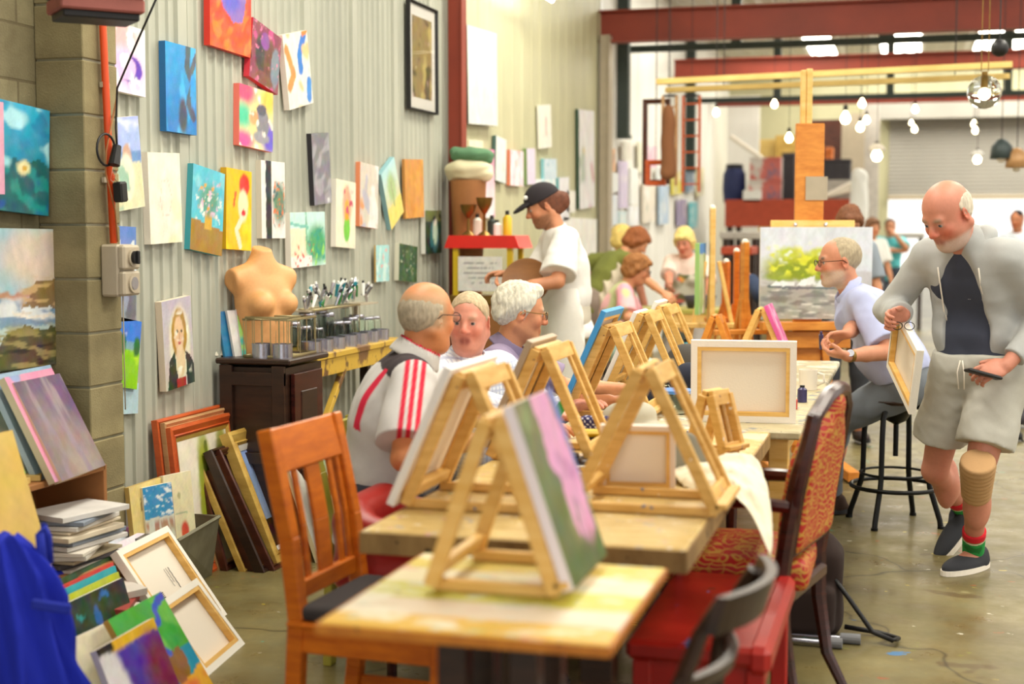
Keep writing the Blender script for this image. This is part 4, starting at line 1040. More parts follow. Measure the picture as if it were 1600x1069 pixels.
def tub_chair():
    t = thing('tub_armchair', 'rounded red vinyl armchair at the left of the long table, beside the striped polo man', 'chair', (-1.36, 4.0, 0))
    S_ = SD(.012)
    S_.cap((-1.57, 3.88, .62), (-1.57, 4.12, .62), .055, k=.02); S_.cap((-1.56, 3.88, .45), (-1.56, 4.12, .45), .055, k=.06); S_.cap((-1.57, 3.88, .55), (-1.57, 4.12, .55), .055, k=.05)
    for y in (3.83, 4.17): S_.cap((-1.56, y, .6), (-1.32, y, .55), .048, .04, k=.05); S_.cap((-1.56, y, .46), (-1.32, y, .45), .045, .045, k=.08)
    S_.build('back_and_arms', 'red_vinyl', t)
    S_ = SD(.012); S_.box((-1.37, 4.0, .4), (.17, .15, .06), None, .03); S_.build('seat', 'red_vinyl', t)
    for sx in (-1.55, -1.2):
        for y in (3.86, 4.14): M = MB(); M.cyl((sx, y, 0), (sx, y, .36), .016, .02); M.build('leg', 'mahogany', t)
tub_chair()
def bar_stool():
    c = onz(1397, 817, 0); t = thing('bar_stool', 'black iron industrial bar stool under the man in the pale blue shirt', 'stool', (c.x, c.y, 0), .4)
    m = 'black_metal'; Hs = .64
    M = MB(); M.lathe([(0, Hs - .03), (.16, Hs - .03), (.172, Hs - .015), (.165, Hs), (0, Hs + .004)], n=28); smooth_by_angle(M.build('seat', 'dark_wood', t, False))
    M = MB(); M.cyl((0, 0, .34), (0, 0, Hs - .03), .013); M.lathe([(.012, .5), (.05, .52), (.09, Hs - .05), (.1, Hs - .035), (0, Hs - .035)], n=16); smooth_by_angle(M.build('screw_post', m, t, False))
    for i in range(4):
        a = math.pi / 4 + i * math.pi / 2; c_, s_ = math.cos(a), math.sin(a); M = MB()
        P = [(.09, Hs - .04), (.13, Hs - .05), (.16, Hs - .1), (.168, Hs - .2), (.172, .25), (.18, .2), (.235, .04), (.24, .008)]
        M.tube([(r * c_, r * s_, z) for r, z in P], .0145, 8); M.lathe([(.018, 0), (.018, .014), (0, .014)], (.242 * c_, .242 * s_, 0), 10); smooth_by_angle(M.build('leg', m, t, False))
    M = MB(); M.tube([(.215 * math.cos(a), .215 * math.sin(a), .19) for a in [2 * math.pi * i / 36 for i in range(36)]], .011, 8, True); M.build('foot_ring', m, t, False, True)
    M = MB(); M.tube([(.17 * math.cos(a), .17 * math.sin(a), .255) for a in [2 * math.pi * i / 36 for i in range(36)]], .007, 6, True); M.build('upper_ring', m, t, False, True)
    return c
STOOL = bar_stool()
# ------------------------------------------------------------------ the people
def flat(c): return np.array(hx(c), np.float32)
def solid(c, var=.04, sc=25, seed=1):
    c = flat(c)
    return lambda X: np.clip(c * (1 + var * sn(X, sc, seed))[:, None], 0, 1)
def person(label, s, group=None):
    return thing('person', label, 'person', (s.P.x, s.P.y, 0), 0, group)
SKIN = S(214, 150, 112); SKIN_P = S(222, 150, 124); SKIN_T = S(198, 128, 88)
rad = math.radians
# man in the striped polo
def man_polo():
    hc = atd(668, 494, 4.8)
    s = Sk((hc.x - .14, hc.y - .06), rad(24), head=hc, H=1.72, pelvis=.53, lean=rad(8), bend=rad(14), hyaw=rad(58), hpit=rad(4), width=1.08,
           hands={-1: V((-1.3, 4.28, .80)), 1: V((-1.24, 4.72, .80))}, feet={-1: V((-1.22, 4.35, .08)), 1: V((-1.22, 4.7, .08))}, elb={-1: V((-.3, -.7, -.8)), 1: V((-.3, .7, -.8))}, knee={1: V((1, 0, 1)), -1: V((1, 0, 1))})
    d = hc - s.Hc; s2 = d
    t = person('balding older man in a light grey polo with red stripes, seen from behind', s)
    for sd in (1, -1): s.hand[sd] = dict(n=V((0, 0, -1)), curl=.25, side=1)
    body('body', s, t, .0065, S(216, 140, 90), .5, brow=S(150, 140, 125), fat=.006, scalp=S(196, 172, 136))
    top = s.Hc + s.HR @ V((-.02, 0, .1))
    def hc_(X, c): return c
    hair(s, t, 'ring', S(186, 172, 148), h=.004, amp=.003)
    F, L = np.array(s.F), np.array(s.L); Nn = np.array(s.N); SH = np.array(s.SH[-1]); E_ = np.array(s.E[-1]); T2 = np.array(s.T2)
    def cf(X):
        c = np.tile(flat('d6d2d0'), (len(X), 1)) * (1 + .03 * sn(X, 30, 2))[:, None]
        Y = X - Nn; l = Y @ L; f = Y @ F; z = Y @ T2
        for S_, E2, sg in ((SH, E_, -1), (np.array(s.SH[1]), np.array(s.E[1]), 1)):
            ax = (E2 - S_) / np.linalg.norm(E2 - S_); a = (X - S_) @ ax; rad_ = X - S_ - a[:, None] * ax; side = np.cross(ax, F); lat = rad_ @ F
            onarm = ((l * sg) > .09)
            for k in (-.026, 0, .026): c = mixm(c, sstep(.011, .005, np.abs(lat - k - .005)) * (onarm & (a > -.12) & (rad_ @ (L * sg) > 0)), flat('d81e3e'))
        yo = (z > -.075) & (np.abs(l) < .2) & (f < .05); c = mixm(c, (yo & (z > -.045 - .12 * np.abs(l))).astype(float), flat('3a3034'))
        bd = np.abs(np.abs(l) - .135 - .05 * np.clip(-.12 - z, 0, .2)); c = mixm(c, sstep(.019, .012, bd) * ((f < .02) & (z < -.05) & (z > -.27)), flat('dc2044'))
        return c
    shirt('polo_shirt', s, t, cf, .0048, .8, -.1, .02, belly=.035, sleeve_r=.012, amp=.006, seed=3, neck=False)
    # collar with a red edge
    C_ = SD(.0045); ax = (s.T2 + s.F * .12).normalized(); n0 = s.N + s.T2 * .03 - s.F * .0
    C_.cap(n0 - ax * .02, n0 + ax * .03, .092, .076, k=.004, cuts=[(n0 + ax * .034, ax), (n0 - ax * .03, -ax)]); C_.cap(n0 - ax * .02, n0 + ax * .09, .08, .065, k=.002, op='s'); C_.ell(n0 + s.F * .12, (.07, .03, .08), basis(s.F), k=.004, op='s')
    axn = np.array(ax); n0n = np.array(n0)
    C_.build('collar', 'cloth', t, lambda X: mixm(np.tile(flat('d8d4d0'), (len(X), 1)), ((X - n0n) @ axn > .024).astype(float), flat('d81e3e')))
    trousers('trousers', s, t, solid('3a3a44'), .009); glasses(s, t)
    for sd in (1, -1): shoe(s, sd, t, flat('2a2422'), 'black', .008, V((1, 0, 0)))
man_polo()
def man_check():
    hc = atd(733, 508, 5.35)
    s = Sk((hc.x - .1, hc.y + .1), rad(-38), head=hc, H=1.66, pelvis=.55, lean=rad(9), bend=rad(4), hyaw=rad(-84), hpit=rad(3), width=1.05,
           hands={-1: V((-1.25, 4.95, .8)), 1: V((-1.2, 5.25, .8))}, feet={-1: V((-1.2, 4.95, .08)), 1: V((-1.1, 5.2, .08))}, knee={1: V((1, 0, 1)), -1: V((1, 0, 1))})
    t = person('white-haired man in a pale checked shirt turning his ruddy face to the camera', s)
    for sd in (1, -1): s.hand[sd] = dict(n=V((0, 0, -1)), curl=.25)
    body('body', s, t, .0055, S(224, 152, 128), .5, brow=S(206, 160, 132), lips=S(176, 96, 84), fat=.01, iris=(.05, .06, .07))
    hair(s, t, 'short', S(206, 182, 146), h=.004, amp=.0025)
    F, L, T = np.array(s.F), np.array(s.L), np.array(s.T2); N0 = np.array(s.N)
    def cf(X):
        Y = X - N0; l, z = Y @ L, Y @ T; c = np.tile(flat('eef0f6'), (len(X), 1))
        g = np.maximum(np.cos(2 * np.pi * l / .019), np.cos(2 * np.pi * z / .019)); return mixm(c, sstep(.3, .95, g) * .6, flat('98a4cc'))
    shirt('checked_shirt', s, t, cf, .005, 1.75, -.1, .018, belly=.04, amp=.006, seed=6, neck=True, vneck=.012, collar='collar', collar_col=cf)
    trousers('trousers', s, t, solid('44465a'), .01)
    for sd in (1, -1): shoe(s, sd, t, flat('2a2422'), 'black', .009, V((1, 0, 0)))
man_check()
def man_purple():
    hc = atd(815, 492, 5.85)
    s = Sk((hc.x - .14, hc.y - .05), rad(8), head=hc, H=1.72, pelvis=.545, lean=rad(10), bend=rad(10), hyaw=rad(24), hpit=rad(8), width=1.02,
           hands={-1: V((-1.12, 5.42, .8)), 1: V((-1.15, 5.85, .8))}, feet={-1: V((-1.15, 5.5, .08)), 1: V((-1.15, 5.8, .08))}, elb={-1: V((-.2, -.6, -.8)), 1: V((-.2, .6, -.8))}, knee={1: V((1, 0, 1)), -1: V((1, 0, 1))})
    t = person('older man with thick white hair and glasses in a dusty purple polo shirt', s)
    for sd in (1, -1): s.hand[sd] = dict(n=V((0, 0, -1)), curl=.3)
    body('body', s, t, .0055, S(220, 150, 106), .5, brow=S(200, 190, 170))
    hair(s, t, 'sweep', S(226, 220, 200), h=.004, amp=.006)
    shirt('polo_shirt', s, t, solid('9384a0'), .006, .8, -.1, .018, belly=.02, amp=.007, seed=9, sleeve_r=.012, collar='collar', collar_col=solid('857692'))
    trousers('trousers', s, t, solid('33323c'), .01); glasses(s, t, 'brass')
    for sd in (1, -1): shoe(s, sd, t, flat('2a2422'), 'black', .009, V((1, 0, 0)))
man_purple()
for (x, y, lb) in ((-1.68, 5.1, 'plain wooden chair hidden behind the man in the checked shirt'), (-1.62, 5.72, 'plain wooden chair under the man in the purple polo')):
    t = thing('dining_chair', lb, 'chair', (x, y, 0))
    for sx, zt in ((-.19, .84), (.19, .43)):
        for sy in (-.18, .18): M = MB(); M.beam((sx, sy, 0), (sx - (.05 if zt > .5 else 0), sy, zt), .035, .035, (1, 0, 0)); M.build('leg', 'dark_wood', t, False)
    M = MB(); M.box((0, 0, .44), (.42, .4, .03), None, .008); M.build('seat', 'dark_wood', t, False); M = MB(); M.beam((-.235, -.17, .78), (-.235, .17, .78), .02, .1); M.build('back_rail', 'dark_wood', t, False)
# seated man in the pale blue shirt
def man_blue():
    hc = atd(1337, 424, 6.95)
    P = V((STOOL.x - .02, STOOL.y, 0)); ft = onz(1288, 800, 0)
    h1 = atd(1296, 522, 6.75); h2 = atd(1300, 556, 6.65)
    s = Sk((P.x + .045, P.y), rad(192), H=1.78, pelvis=.725, lean=rad(22), bend=rad(20), hyaw=rad(200), hpit=rad(4), width=1.04,
           hands={1: h2 + V((.07, 0, 0)), -1: h1 + V((.08, .05, 0))}, feet={1: V((ft.x + .03, ft.y - .05, .09)), -1: V((ft.x - .02, ft.y + .3, .09))},
           elb={1: V((.6, -.3, -.8)), -1: V((.5, .5, -.8))}, knee={1: V((-1, -.1, .6)), -1: V((-1, .1, .6))})
    t = person('grey-bearded man in a pale blue short-sleeved shirt perched on the bar stool', s)
    s.hand[1] = dict(d=V((-1, .15, .12)), n=V((.1, .3, 1)), curl=.6, side=-1, thumb=.7); s.hand[-1] = dict(d=V((-1, -.25, -.1)), n=V((0, -.4, -1)), curl=.6, side=-1, thumb=.8)
    body('body', s, t, .0055, S(206, 140, 108), .5, beard=S(196, 182, 164), beardz=-.04, brow=S(120, 104, 90), iris=(.1, .12, .12))
    hair(s, t, 'receding', S(176, 160, 132), h=.004, amp=.002)
    shirt('blue_shirt', s, t, solid('b9c0e6', .03), .006, .85, .07, .018, belly=.015, amp=.009, seed=12, sleeve_r=.016, vneck=.015, collar='collar', collar_col=solid('b4bce2'))
    trousers('grey_jeans', s, t, solid('747a82', .12, 12), .007, 1.93, .014, .006)
    C_ = SD(.006); C_.cap(s.P + s.T * .07 - s.L * .05, s.P + s.T * .07 + s.L * .05, .134, k=.01, cuts=[(s.P + s.T * .085, s.T), (s.P + s.T * .05, -s.T)]); C_.build('belt', 'cloth', t, flat('1c1816'))
    for sd in (1, -1): shoe(s, sd, t, flat('3a2418'), 'black', .006, V((-.95, -.3, 0)))
    g = glasses(s, t)
    W = s.W[1]; ax = (s.W[1] - s.E[1]).normalized(); M = MB(); a = W - ax * .02; M.cyl(a - ax * .01, a + ax * .01, .031, n=20); w_ = smooth_by_angle(M.build('watch_strap', 'brass', t)); M = MB(); f = V((.0, -1, .5)).normalized(); M.cyl(a + f * .026, a + f * .036, .018, n=16); M.build('watch_face', 'chrome', w_)
    tb = MB(); c = (h1 + h2) / 2 + V((-.045, 0, .012)); tb.cyl(c + V((.0, .02, -.035)), c + V((0, 0, .035)), .009, .011, 10); tb.cyl(c + V((0, 0, .035)), c + V((0, -.003, .05)), .006, n=8); tag(tb.build('paint_tube', 'tube_violet'), 'little dark violet paint tube in the hands of the bearded man', 'paint tube')
plain('tube_violet', hx('3a3460'), 0.3)
man_blue()
def man_hoodie():
    hc = atd(1480, 331, 5.6)
    fa = onz(1520, 890, 0); P = atd(1530, 585, 5.98)
    kl = atd(1528, 700, 5.9); ra = atd(1506, 822, 6.5)
    hr = atd(1412, 492, 5.9); hl = atd(1572, 572, 5.72)
    s = Sk((P.x, P.y), rad(-118), H=1.86, pelvis=.9, lean=rad(3), bend=rad(30), hyaw=rad(-132), hpit=rad(34), width=1.02,
           hands={-1: hr, 1: hl}, feet={1: V((fa.x, fa.y, .088)), -1: V((ra.x, ra.y, .2))},
           elb={1: V((.9, .7, -.35)), -1: V((-.5, .9, -.6))}, knee={1: V((-.2, -1, .1)), -1: V((-.5, -1, .2))}, nod=.03)
    t = person('balding man walking in a light grey hoodie and pale shorts, looking down', s)
    s.hs *= 1.04
    s.hand[1] = dict(d=V((-.85, -.35, -.25)), n=V((-.2, .6, -.5)), curl=.55, side=-1, thumb=.5); s.hand[-1] = dict(d=V((-.55, -.5, -.1)), n=V((.5, -.6, -.3)), curl=.7, side=1, thumb=.6)
    s.ftd = {1: V((-.6, -.8, 0)).normalized(), -1: V((-.5, -.4, -.75)).normalized()}
    body('body', s, t, .0055, S(206, 136, 112), .8, beard=S(206, 190, 178), beardz=-.07, brow=S(170, 140, 120), fat=.012, lips=S(170, 96, 84))
    hair(s, t, 'ring', S(214, 202, 182), amp=.005)
    shirt('charcoal_t_shirt', s, t, solid('3c4050', .08), .006, .7, -.02, .007, belly=0, amp=.005, seed=14, neck=True, noarm=(1, -1))
    # hoodie: open at the front, so the front wedge is cut away
    k = s.k; S_ = SD(.0065); w = s.w; F, L, T, T2 = s.F, s.L, s.T, s.T2; hm = s.P - T * .1
    S_.cap(hm - L * .07 * w, hm + L * .07 * w, .125, k=.05, cuts=[(hm - T * .05, -T)])
    S_.cap(s.B - L * .07, s.B + L * .07, .13, k=.06); S_.cap(s.C - L * .07 * w, s.C + L * .07 * w, .13, k=.06); S_.cap(s.C + T2 * .11 - L * .07, s.C + T2 * .11 + L * .07, .12, k=.05); S_.cap(s.SH[1] - L * .04, s.SH[-1] + L * .04, .08, k=.05)
    fr = s.P + F * .12
    for sd in (1, -1):
        E, A, W = s.E[sd], s.SH[sd], s.W[sd]; e = E + (W - E) * .82; ax = (W - E).normalized()
        S_.cap(A, E, .07, .062, k=.04); S_.cap(E, e + ax * .02, .062, .048, k=.025, cuts=[(e, ax)])
    S_.cap(s.N - T2 * .03, s.N + T2 * .02, .095, .08, k=.03); S_.cap(s.N, s.N + T2 * .12 + F * .05, .06, .064, k=.01, op='s')
    S_.cap(s.N + s.FC * .17 + T2 * .05, s.C + s.FC * .19 - T * .02, .112, .115, k=.012, op='s'); S_.cap(s.C + s.FC * .19 - T * .02, s.P + F * .22 - T * .16, .108, .14, k=.012, op='s')
    S_.disp(folds(14, .009, 21, (1, 1, .7))); S_.disp(folds(38, .004, 22)); ho = S_.build('hoodie', 'cloth', t, solid('b2b3b2', .05))
    H_ = SD(.0065); c = s.N + T2 * .045 - F * .05
    H_.cap(c + L * .07 - F * .01, c - F * .075 + T2 * -.02, .046, .055, k=.04); H_.cap(c - L * .07 - F * .01, c - F * .075 + T2 * -.02, .046, .055, k=.04); H_.cap(c + L * .075, c + L * .085 + F * .05 - T2 * .03, .034, .022, k=.03); H_.cap(c - L * .075, c - L * .085 + F * .05 - T2 * .03, .034, .022, k=.03)
    H_.disp(folds(30, .006, 5)); H_.build('hood', 'cloth', ho, solid('b6b7b6', .05))
    for sg in (1, -1):
        a = s.N + s.FC * .1 + L * sg * .088 - T2 * .04; M = MB(); M.tube([a, a + s.FC * .02 - T2 * .08, a + s.FC * .03 - T2 * .2 + L * sg * .01, a + s.FC * .04 - T2 * .27], .0035, 6); M.build('drawstring', 'linen', ho, smooth=True)
    a = s.C + s.FC * .118 + T2 * .07 + L * .04; Bq = basis(L, T2)
    M = MB()
    for i, (r, n_) in enumerate(((0, 7), (1, 4))):
        for q in range(n_): M.box(a + L * (.009 * q - .02) - T2 * .016 * r + s.FC * .001, (.006, .004, .009), Bq)
    M.build('chest_print', 'white', t)
    sh = trousers('pale_shorts', s, t, solid('bdbab0', .05), .0065, .68, .024, .01, 31, .05, .01)
    M = MB(); a = s.P + F * .165 + T * .03
    for sg in (1, -1): M.tube([a + L * sg * .005, a + L * sg * .015 + F * .006 - T * .05, a + L * sg * .012 - T * .12], .003, 6)
    M.build('drawstring', 'linen', sh, smooth=True)
    K, A = s.K[1], s.A[1]; ax = (A - K).normalized(); B_ = SD(.005); B_.cap(K - ax * .09, K + ax * .09, .072, .06, k=.01, cuts=[(K + ax * .1, ax), (K - ax * .12, -ax)]); B_.disp(lambda X: (.0016 * np.sin((X @ np.array(ax)) * 260)).astype(np.float32)); B_.build('knee_brace', 'cloth', t, flat('bf9668'))
    for sd in (1, -1):
        A, K = s.A[sd], s.K[sd]; ax = (K - A).normalized(); S2 = SD(.0045); S2.cap(A - ax * .04, A + ax * .13, .045, .05, k=.01, cuts=[(A + ax * .13, ax)]); an = np.array(ax); A0 = np.array(A)
        def cs(X):
            q = (X - A0) @ an; c = np.tile(flat('28a04a'), (len(X), 1)); c = mixm(c, (q > .095).astype(float), flat('d8202e')); c = mixm(c, (sn(X, 70, 2) > .35).astype(float) * (q < .095), flat('1c7a34')); return mixm(c, (np.abs(q - .088) < .004).astype(float), flat('e8d8c0'))
        S2.build('sock', 'cloth', t, cs)
        shoe(s, sd, t, flat('33343a'), 'linen', .005)
    return s, t, hr, hl
HS, HT, HR_, HL_ = man_hoodie()
g_ = HL_ + V((-.09, -.06, -.03)); t = thing('mobile_phone', 'black mobile phone in the left hand of the man in the hoodie', 'phone', tuple(g_)); Bp = basis(V((-.9, -.2, .25)), V((0, -1, .2))); M = MB(); M.box(g_, (.14, .012, .07), Bp, .004); M.build('casing', 'black', t); M = MB(); M.box(g_ - Bp.col[1] * .007, (.125, .002, .06), Bp); M.build('screen', 'dark_grey', t)
g_ = HR_ + V((.0, -.09, -.02)); M = MB()
for sg in (-1, 1): M.tube([g_ + V((.024 * sg + .02 * math.cos(a), -.01, -.02 + .016 * math.sin(a))) for a in [2 * math.pi * i / 12 for i in range(12)]], .002, 6, True)
M.tube([g_ + V((-.044, -.01, -.015)), g_ + V((-.05, .04, .03))], .002); tag(M.build('reading_glasses', 'black'), 'folded dark reading glasses in the hand that holds the carried canvas', 'glasses')
# canvas and phone he carries
a_, b_, c_ = atd(1404, 478, 6.12), atd(1441, 545, 5.62), atd(1434, 652, 5.64)
ux = (a_ - b_); uyv = (b_ - c_); ctr = (a_ + c_) / 2 + uyv * 0
canvas('blank canvas showing its back, carried under the arm of the man in the hoodie', (a_ + c_) / 2, -ux.normalized() * -1, uyv, ux.length, uyv.length, .028, [('bg', 'd8d0c4')], back=True)
# ------------------------------------------------------------------ people farther back
def far_shoes(s, t, c='2a2422', d=None):
    for sd in (1, -1): shoe(s, sd, t, flat(c), 'black', .012, d)
def man_cap():
    hc = atd(848, 322, 8.55)
    hl, hr = atd(802, 452, 8.25), atd(792, 428, 8.5)
    s = Sk((hc.x + .1, hc.y), rad(206), head=hc, H=1.8, lean=rad(4), bend=rad(8), hyaw=rad(204), hpit=rad(22), hands={1: hl, -1: hr}, elb={1: V((.6, -.4, -.8)), -1: V((.4, .6, -.8))})
    t = person('man in a black cap, white T-shirt and apron holding a round brown tray', s)
    s.hand[1] = dict(d=V((-1, .2, .1)), n=V((0, .4, 1)), curl=.5, side=1); s.hand[-1] = dict(d=V((-1, -.3, 0)), n=V((.2, -.3, -1)), curl=.5)
    body('body', s, t, .008, S(206, 140, 102), .4, beard=S(110, 72, 50), beardz=-.05, brow=S(70, 40, 24))
    hair(s, t, 'pony', S(112, 62, 38), h=.006, amp=.004, extra=lambda S_, p, q: (S_.ell(p(-.12, 0, -.015), (.05, .055, .06), None, k=.03), S_.ell(p(-.06, 0, -.045), (.05, .06, .04), None, k=.03),))
    C_ = SD(.006); q = s.hs; R = s.HR; p = lambda x, y, z: s.Hc + R @ V((x, y, z)) * q; d = lambda x, y, z: R @ V((x, y, z))
    C_.ell(p(-.012, 0, .045), (.112 * q, .09 * q, .095 * q), R, k=.01, cuts=[(p(0, 0, .035), d(-.12, 0, -1))]); C_.build('cap', 'cloth', t, flat('2c262b'))
    C_ = SD(.006); C_.ell(p(.11, 0, .04), (.075 * q, .07 * q, .016), R @ Matrix.Rotation(.22, 3, 'Y'), k=.01, cuts=[(p(.07, 0, .04), d(-1, 0, 0))]); C_.build('cap_peak', 'cloth', t, flat('262126'))
    M = MB(); M.sph(p(.085, .045, .085), .014, 8, 6); M.build('cap_badge', 'white', t)
    shirt('white_t_shirt', s, t, solid('efece8', .02), .009, .85, -.1, .02, amp=.01, seed=5, sleeve_r=.03, loose=.01)
    trousers('trousers', s, t, solid('c8c0b0'), .012)
    A = SD(.01); F, L, T = s.F, s.L, s.T
    for i in range(5):
        z = s.P - T * (.14 * i - .06); A.cap(z + L * .1, z - L * .1, .135 + .008 * i, k=.08, cuts=[(z - F * .02, -F)])
    A.disp(folds(14, .01, 8, (1, 1, .3))); A.build('apron', 'cloth', t, solid('f0ede6', .02))
    far_shoes(s, t)
    c = (hl + hr) / 2 + V((.16, -.02, .03)); M = MB(); R2 = Matrix.Rotation(rad(-50), 3, s.F) @ Matrix.Rotation(rad(10), 3, 'Y'); n_ = V((.1, -.92, .4)).normalized()
    B = basis(V((1, .1, 0)), n_); M.lathe([(0, -.01), (.125, -.01), (.142, .0), (.146, .008), (.136, .007), (.12, -.002), (0, -.002)], atd(822, 440, 8.36), 36, B); tag(smooth_by_angle(M.build('round_tray', 'tray_brown')), 'round brown tray held by the man in the black cap', 'tray')
wood('tray_brown', hx('7a4c1c'), hx('94602a'), (1, 1, 3), .5, 6)
man_cap()
def simple(px, py, d, label, yaw, H, skin, hk, hcol, top, sl, bot, lean=0, bend=0, hyaw=None, hpit=.1, hands=None, pelvis=None, h=.012, feet=None, knee=None, elb=None, bust=0, belly=0, long_=1.95, width=.95, gl=False, apron=None, head_extra=None, hm=-.08, vneck=.02, amp=.006, ep=None, dress=None):
    hc = atd(px, py, d)
    kw = dict(head=hc, H=H, lean=rad(lean), bend=rad(bend), hyaw=rad(yaw if hyaw is None else hyaw), hpit=hpit, width=width)
    if hands: kw['hands'] = hands
    if pelvis: kw['pelvis'] = pelvis
    else:
        pass
    if feet: kw['feet'] = feet
    if knee: kw['knee'] = knee
    if elb: kw['elb'] = elb
    s = Sk((hc.x, hc.y), rad(yaw), **kw)
    if not feet:
        k = s.k; kw.pop('head'); kw['pelvis'] = s.P.z; kw['feet'] = {sd: V((s.P.x, s.P.y, .08 * k)) + s.L * sd * .12 for sd in (1, -1)}; s = Sk((s.P.x, s.P.y), rad(yaw), **kw)
    t = person(label, s)
    body('body', s, t, h * .8, skin, .4, brow=S(130, 90, 60), eyes=False)
    hair(s, t, hk, hcol, h=h * .5, amp=.009)
    shirt('top', s, t, top if callable(top) else solid(top), h * .85, sl, hm, .012, amp=amp, seed=7, bust=bust, belly=belly, sleeve_r=.012, vneck=vneck)
    trousers('trousers', s, t, bot if callable(bot) else solid(bot), h, long_)
    if apron: 
        A = SD(h * .8)
        for z, r in ((.3, .11), (.2, .12), (.08, .13), (-.05, .14), (-.2, .145), (-.32, .15)):
            c = s.P + s.T * z if z > 0 else s.P + V((0, 0, z)); A.cap(c + s.L * .085, c - s.L * .085, r - .0, k=.06, cuts=[(c + s.F * .0, -s.F)])
        if bust: 
            for sd in (1, -1): A.ell(s.C + s.T2 * .04 + s.FC * .095 + s.L * sd * .07, (bust,) * 3, None, k=.04)
        A.build('apron', 'cloth', t, apron)
    if gl: glasses(s, t)
    far_shoes(s, t, '3a3030', s.F)
    return s, t
def mott(base, cols, sc=16):
    def f(X):
        c = np.tile(flat(base), (len(X), 1))
        for i, q in enumerate(cols): c = mixm(c, sstep(.15, .35, sn(X, sc, 11 + i, 2)) * .9, flat(q))
        return c
    return f
# green T-shirt, leaning over the bench, hand on hip
gh = atd(992, 372, 11.9)
simple(996, 378, 11.9, 'woman with reddish brown hair in an olive green T-shirt leaning over the back bench', 35, 1.66, SKIN, 'bob', S(150, 84, 38), '757a38', .8, '8a7a70', lean=32, bend=8, hyaw=20, hpit=.7, hands={1: atd(925, 455, 12.2), -1: atd(1056, 476, 11.3)}, elb={1: V((-.8, .3, .2)), -1: V((-.2, -1, -.5))}, pelvis=.86, apron=solid('c8bca8'))
simple(974, 372, 12.6, 'person with fair blond hair mostly hidden behind the woman in the green T-shirt', 60, 1.6, SKIN_P, 'bob', S(236, 206, 120), 'b0b49a', .8, '6a6a70', h=.016)
simple(997, 420, 10.9, 'woman with glasses in a pink and white tie-dye T-shirt bending over her work', 10, 1.58, SKIN, 'bob', S(160, 104, 52), mott('e4b0b6', ['d84a78', 'c03a60', 'e8a0b4', 'b8c48c'], 13), .85, 'bcd8d0', lean=14, bend=14, hyaw=12, hpit=.35, pelvis=.66, hands={1: atd(1035, 488, 11), -1: atd(1030, 492, 10.6)}, feet={1: V((-1.9, 11.2, .08)), -1: V((-1.9, 10.9, .08))}, gl=True, bust=.05)
simple(1069, 384, 12.3, 'woman with short blond hair in a pale top and bright floral apron, facing the camera', -95, 1.6, SKIN_P, 'bob', S(246, 220, 140), 'efd8cc', .9, 'a8a09a', lean=6, bend=10, hyaw=-98, hpit=.4, hands={1: atd(1110, 470, 12), -1: atd(1045, 478, 11.7)}, bust=.055, apron=mott('4c5550', ['e8503c', 'f0a84a', 'e86a5a', '46603c', 'd8d4c4'], 22))
t = thing('folding_stool', 'plain grey stool hidden under the woman in the tie-dye T-shirt', 'stool', (onz(985, 560, 0).x * 0 - 2.12, 10.85, 0))
M = MB(); M.box((0, 0, .53), (.32, .32, .03), None, .008); M.build('seat', 'socket_grey', t, False)
for sx in (-.13, .13):
    for sy in (-.13, .13): M = MB(); M.cyl((sx, sy, 0), (sx, sy, .52), .014); M.build('leg', 'black_metal', t, False)
# behind the big easel canvas
simple(1328, 346, 9.7, 'brown-haired person mostly hidden behind the canvas on the tall easel', -70, 1.64, SKIN, 'bob', S(120, 70, 36), '8a94a0', .8, '33363e', h=.014, hpit=.5)
simple(1222, 394, 10.9, 'person in a navy long-sleeved top almost wholly hidden by the tall easel', 150, 1.62, SKIN, 'short', S(60, 50, 44), '2c3a56', 1.8, '33363e', h=.014, lean=30, bend=10, hpit=.5, pelvis=.84, hands={1: atd(1168, 432, 10.8), -1: atd(1180, 440, 11.1)})
simple(1391, 354, 20.5, 'distant man in a turquoise T-shirt with one hand at his chin', -92, 1.76, SKIN, 'short', S(70, 50, 40), '5ec0c8', .85, '3a4250', h=.018, hands={1: atd(1398, 366, 20.2), -1: atd(1405, 392, 20.3)}, elb={1: V((.4, -1, -.6)), -1: V((-.5, -1, -.4))})
simple(1364, 352, 17, 'distant person in a white top behind the bearded man', -60, 1.62, SKIN, 'bob', S(120, 80, 50), 'f0f0ec', .85, '55565e', h=.018)
simple(1589, 342, 17, 'distant dark-haired person in white and blue cut off by the right edge', -110, 1.72, SKIN_T, 'short', S(28, 26, 34), 'dfe8f4', .85, '2f4a86', h=.018)
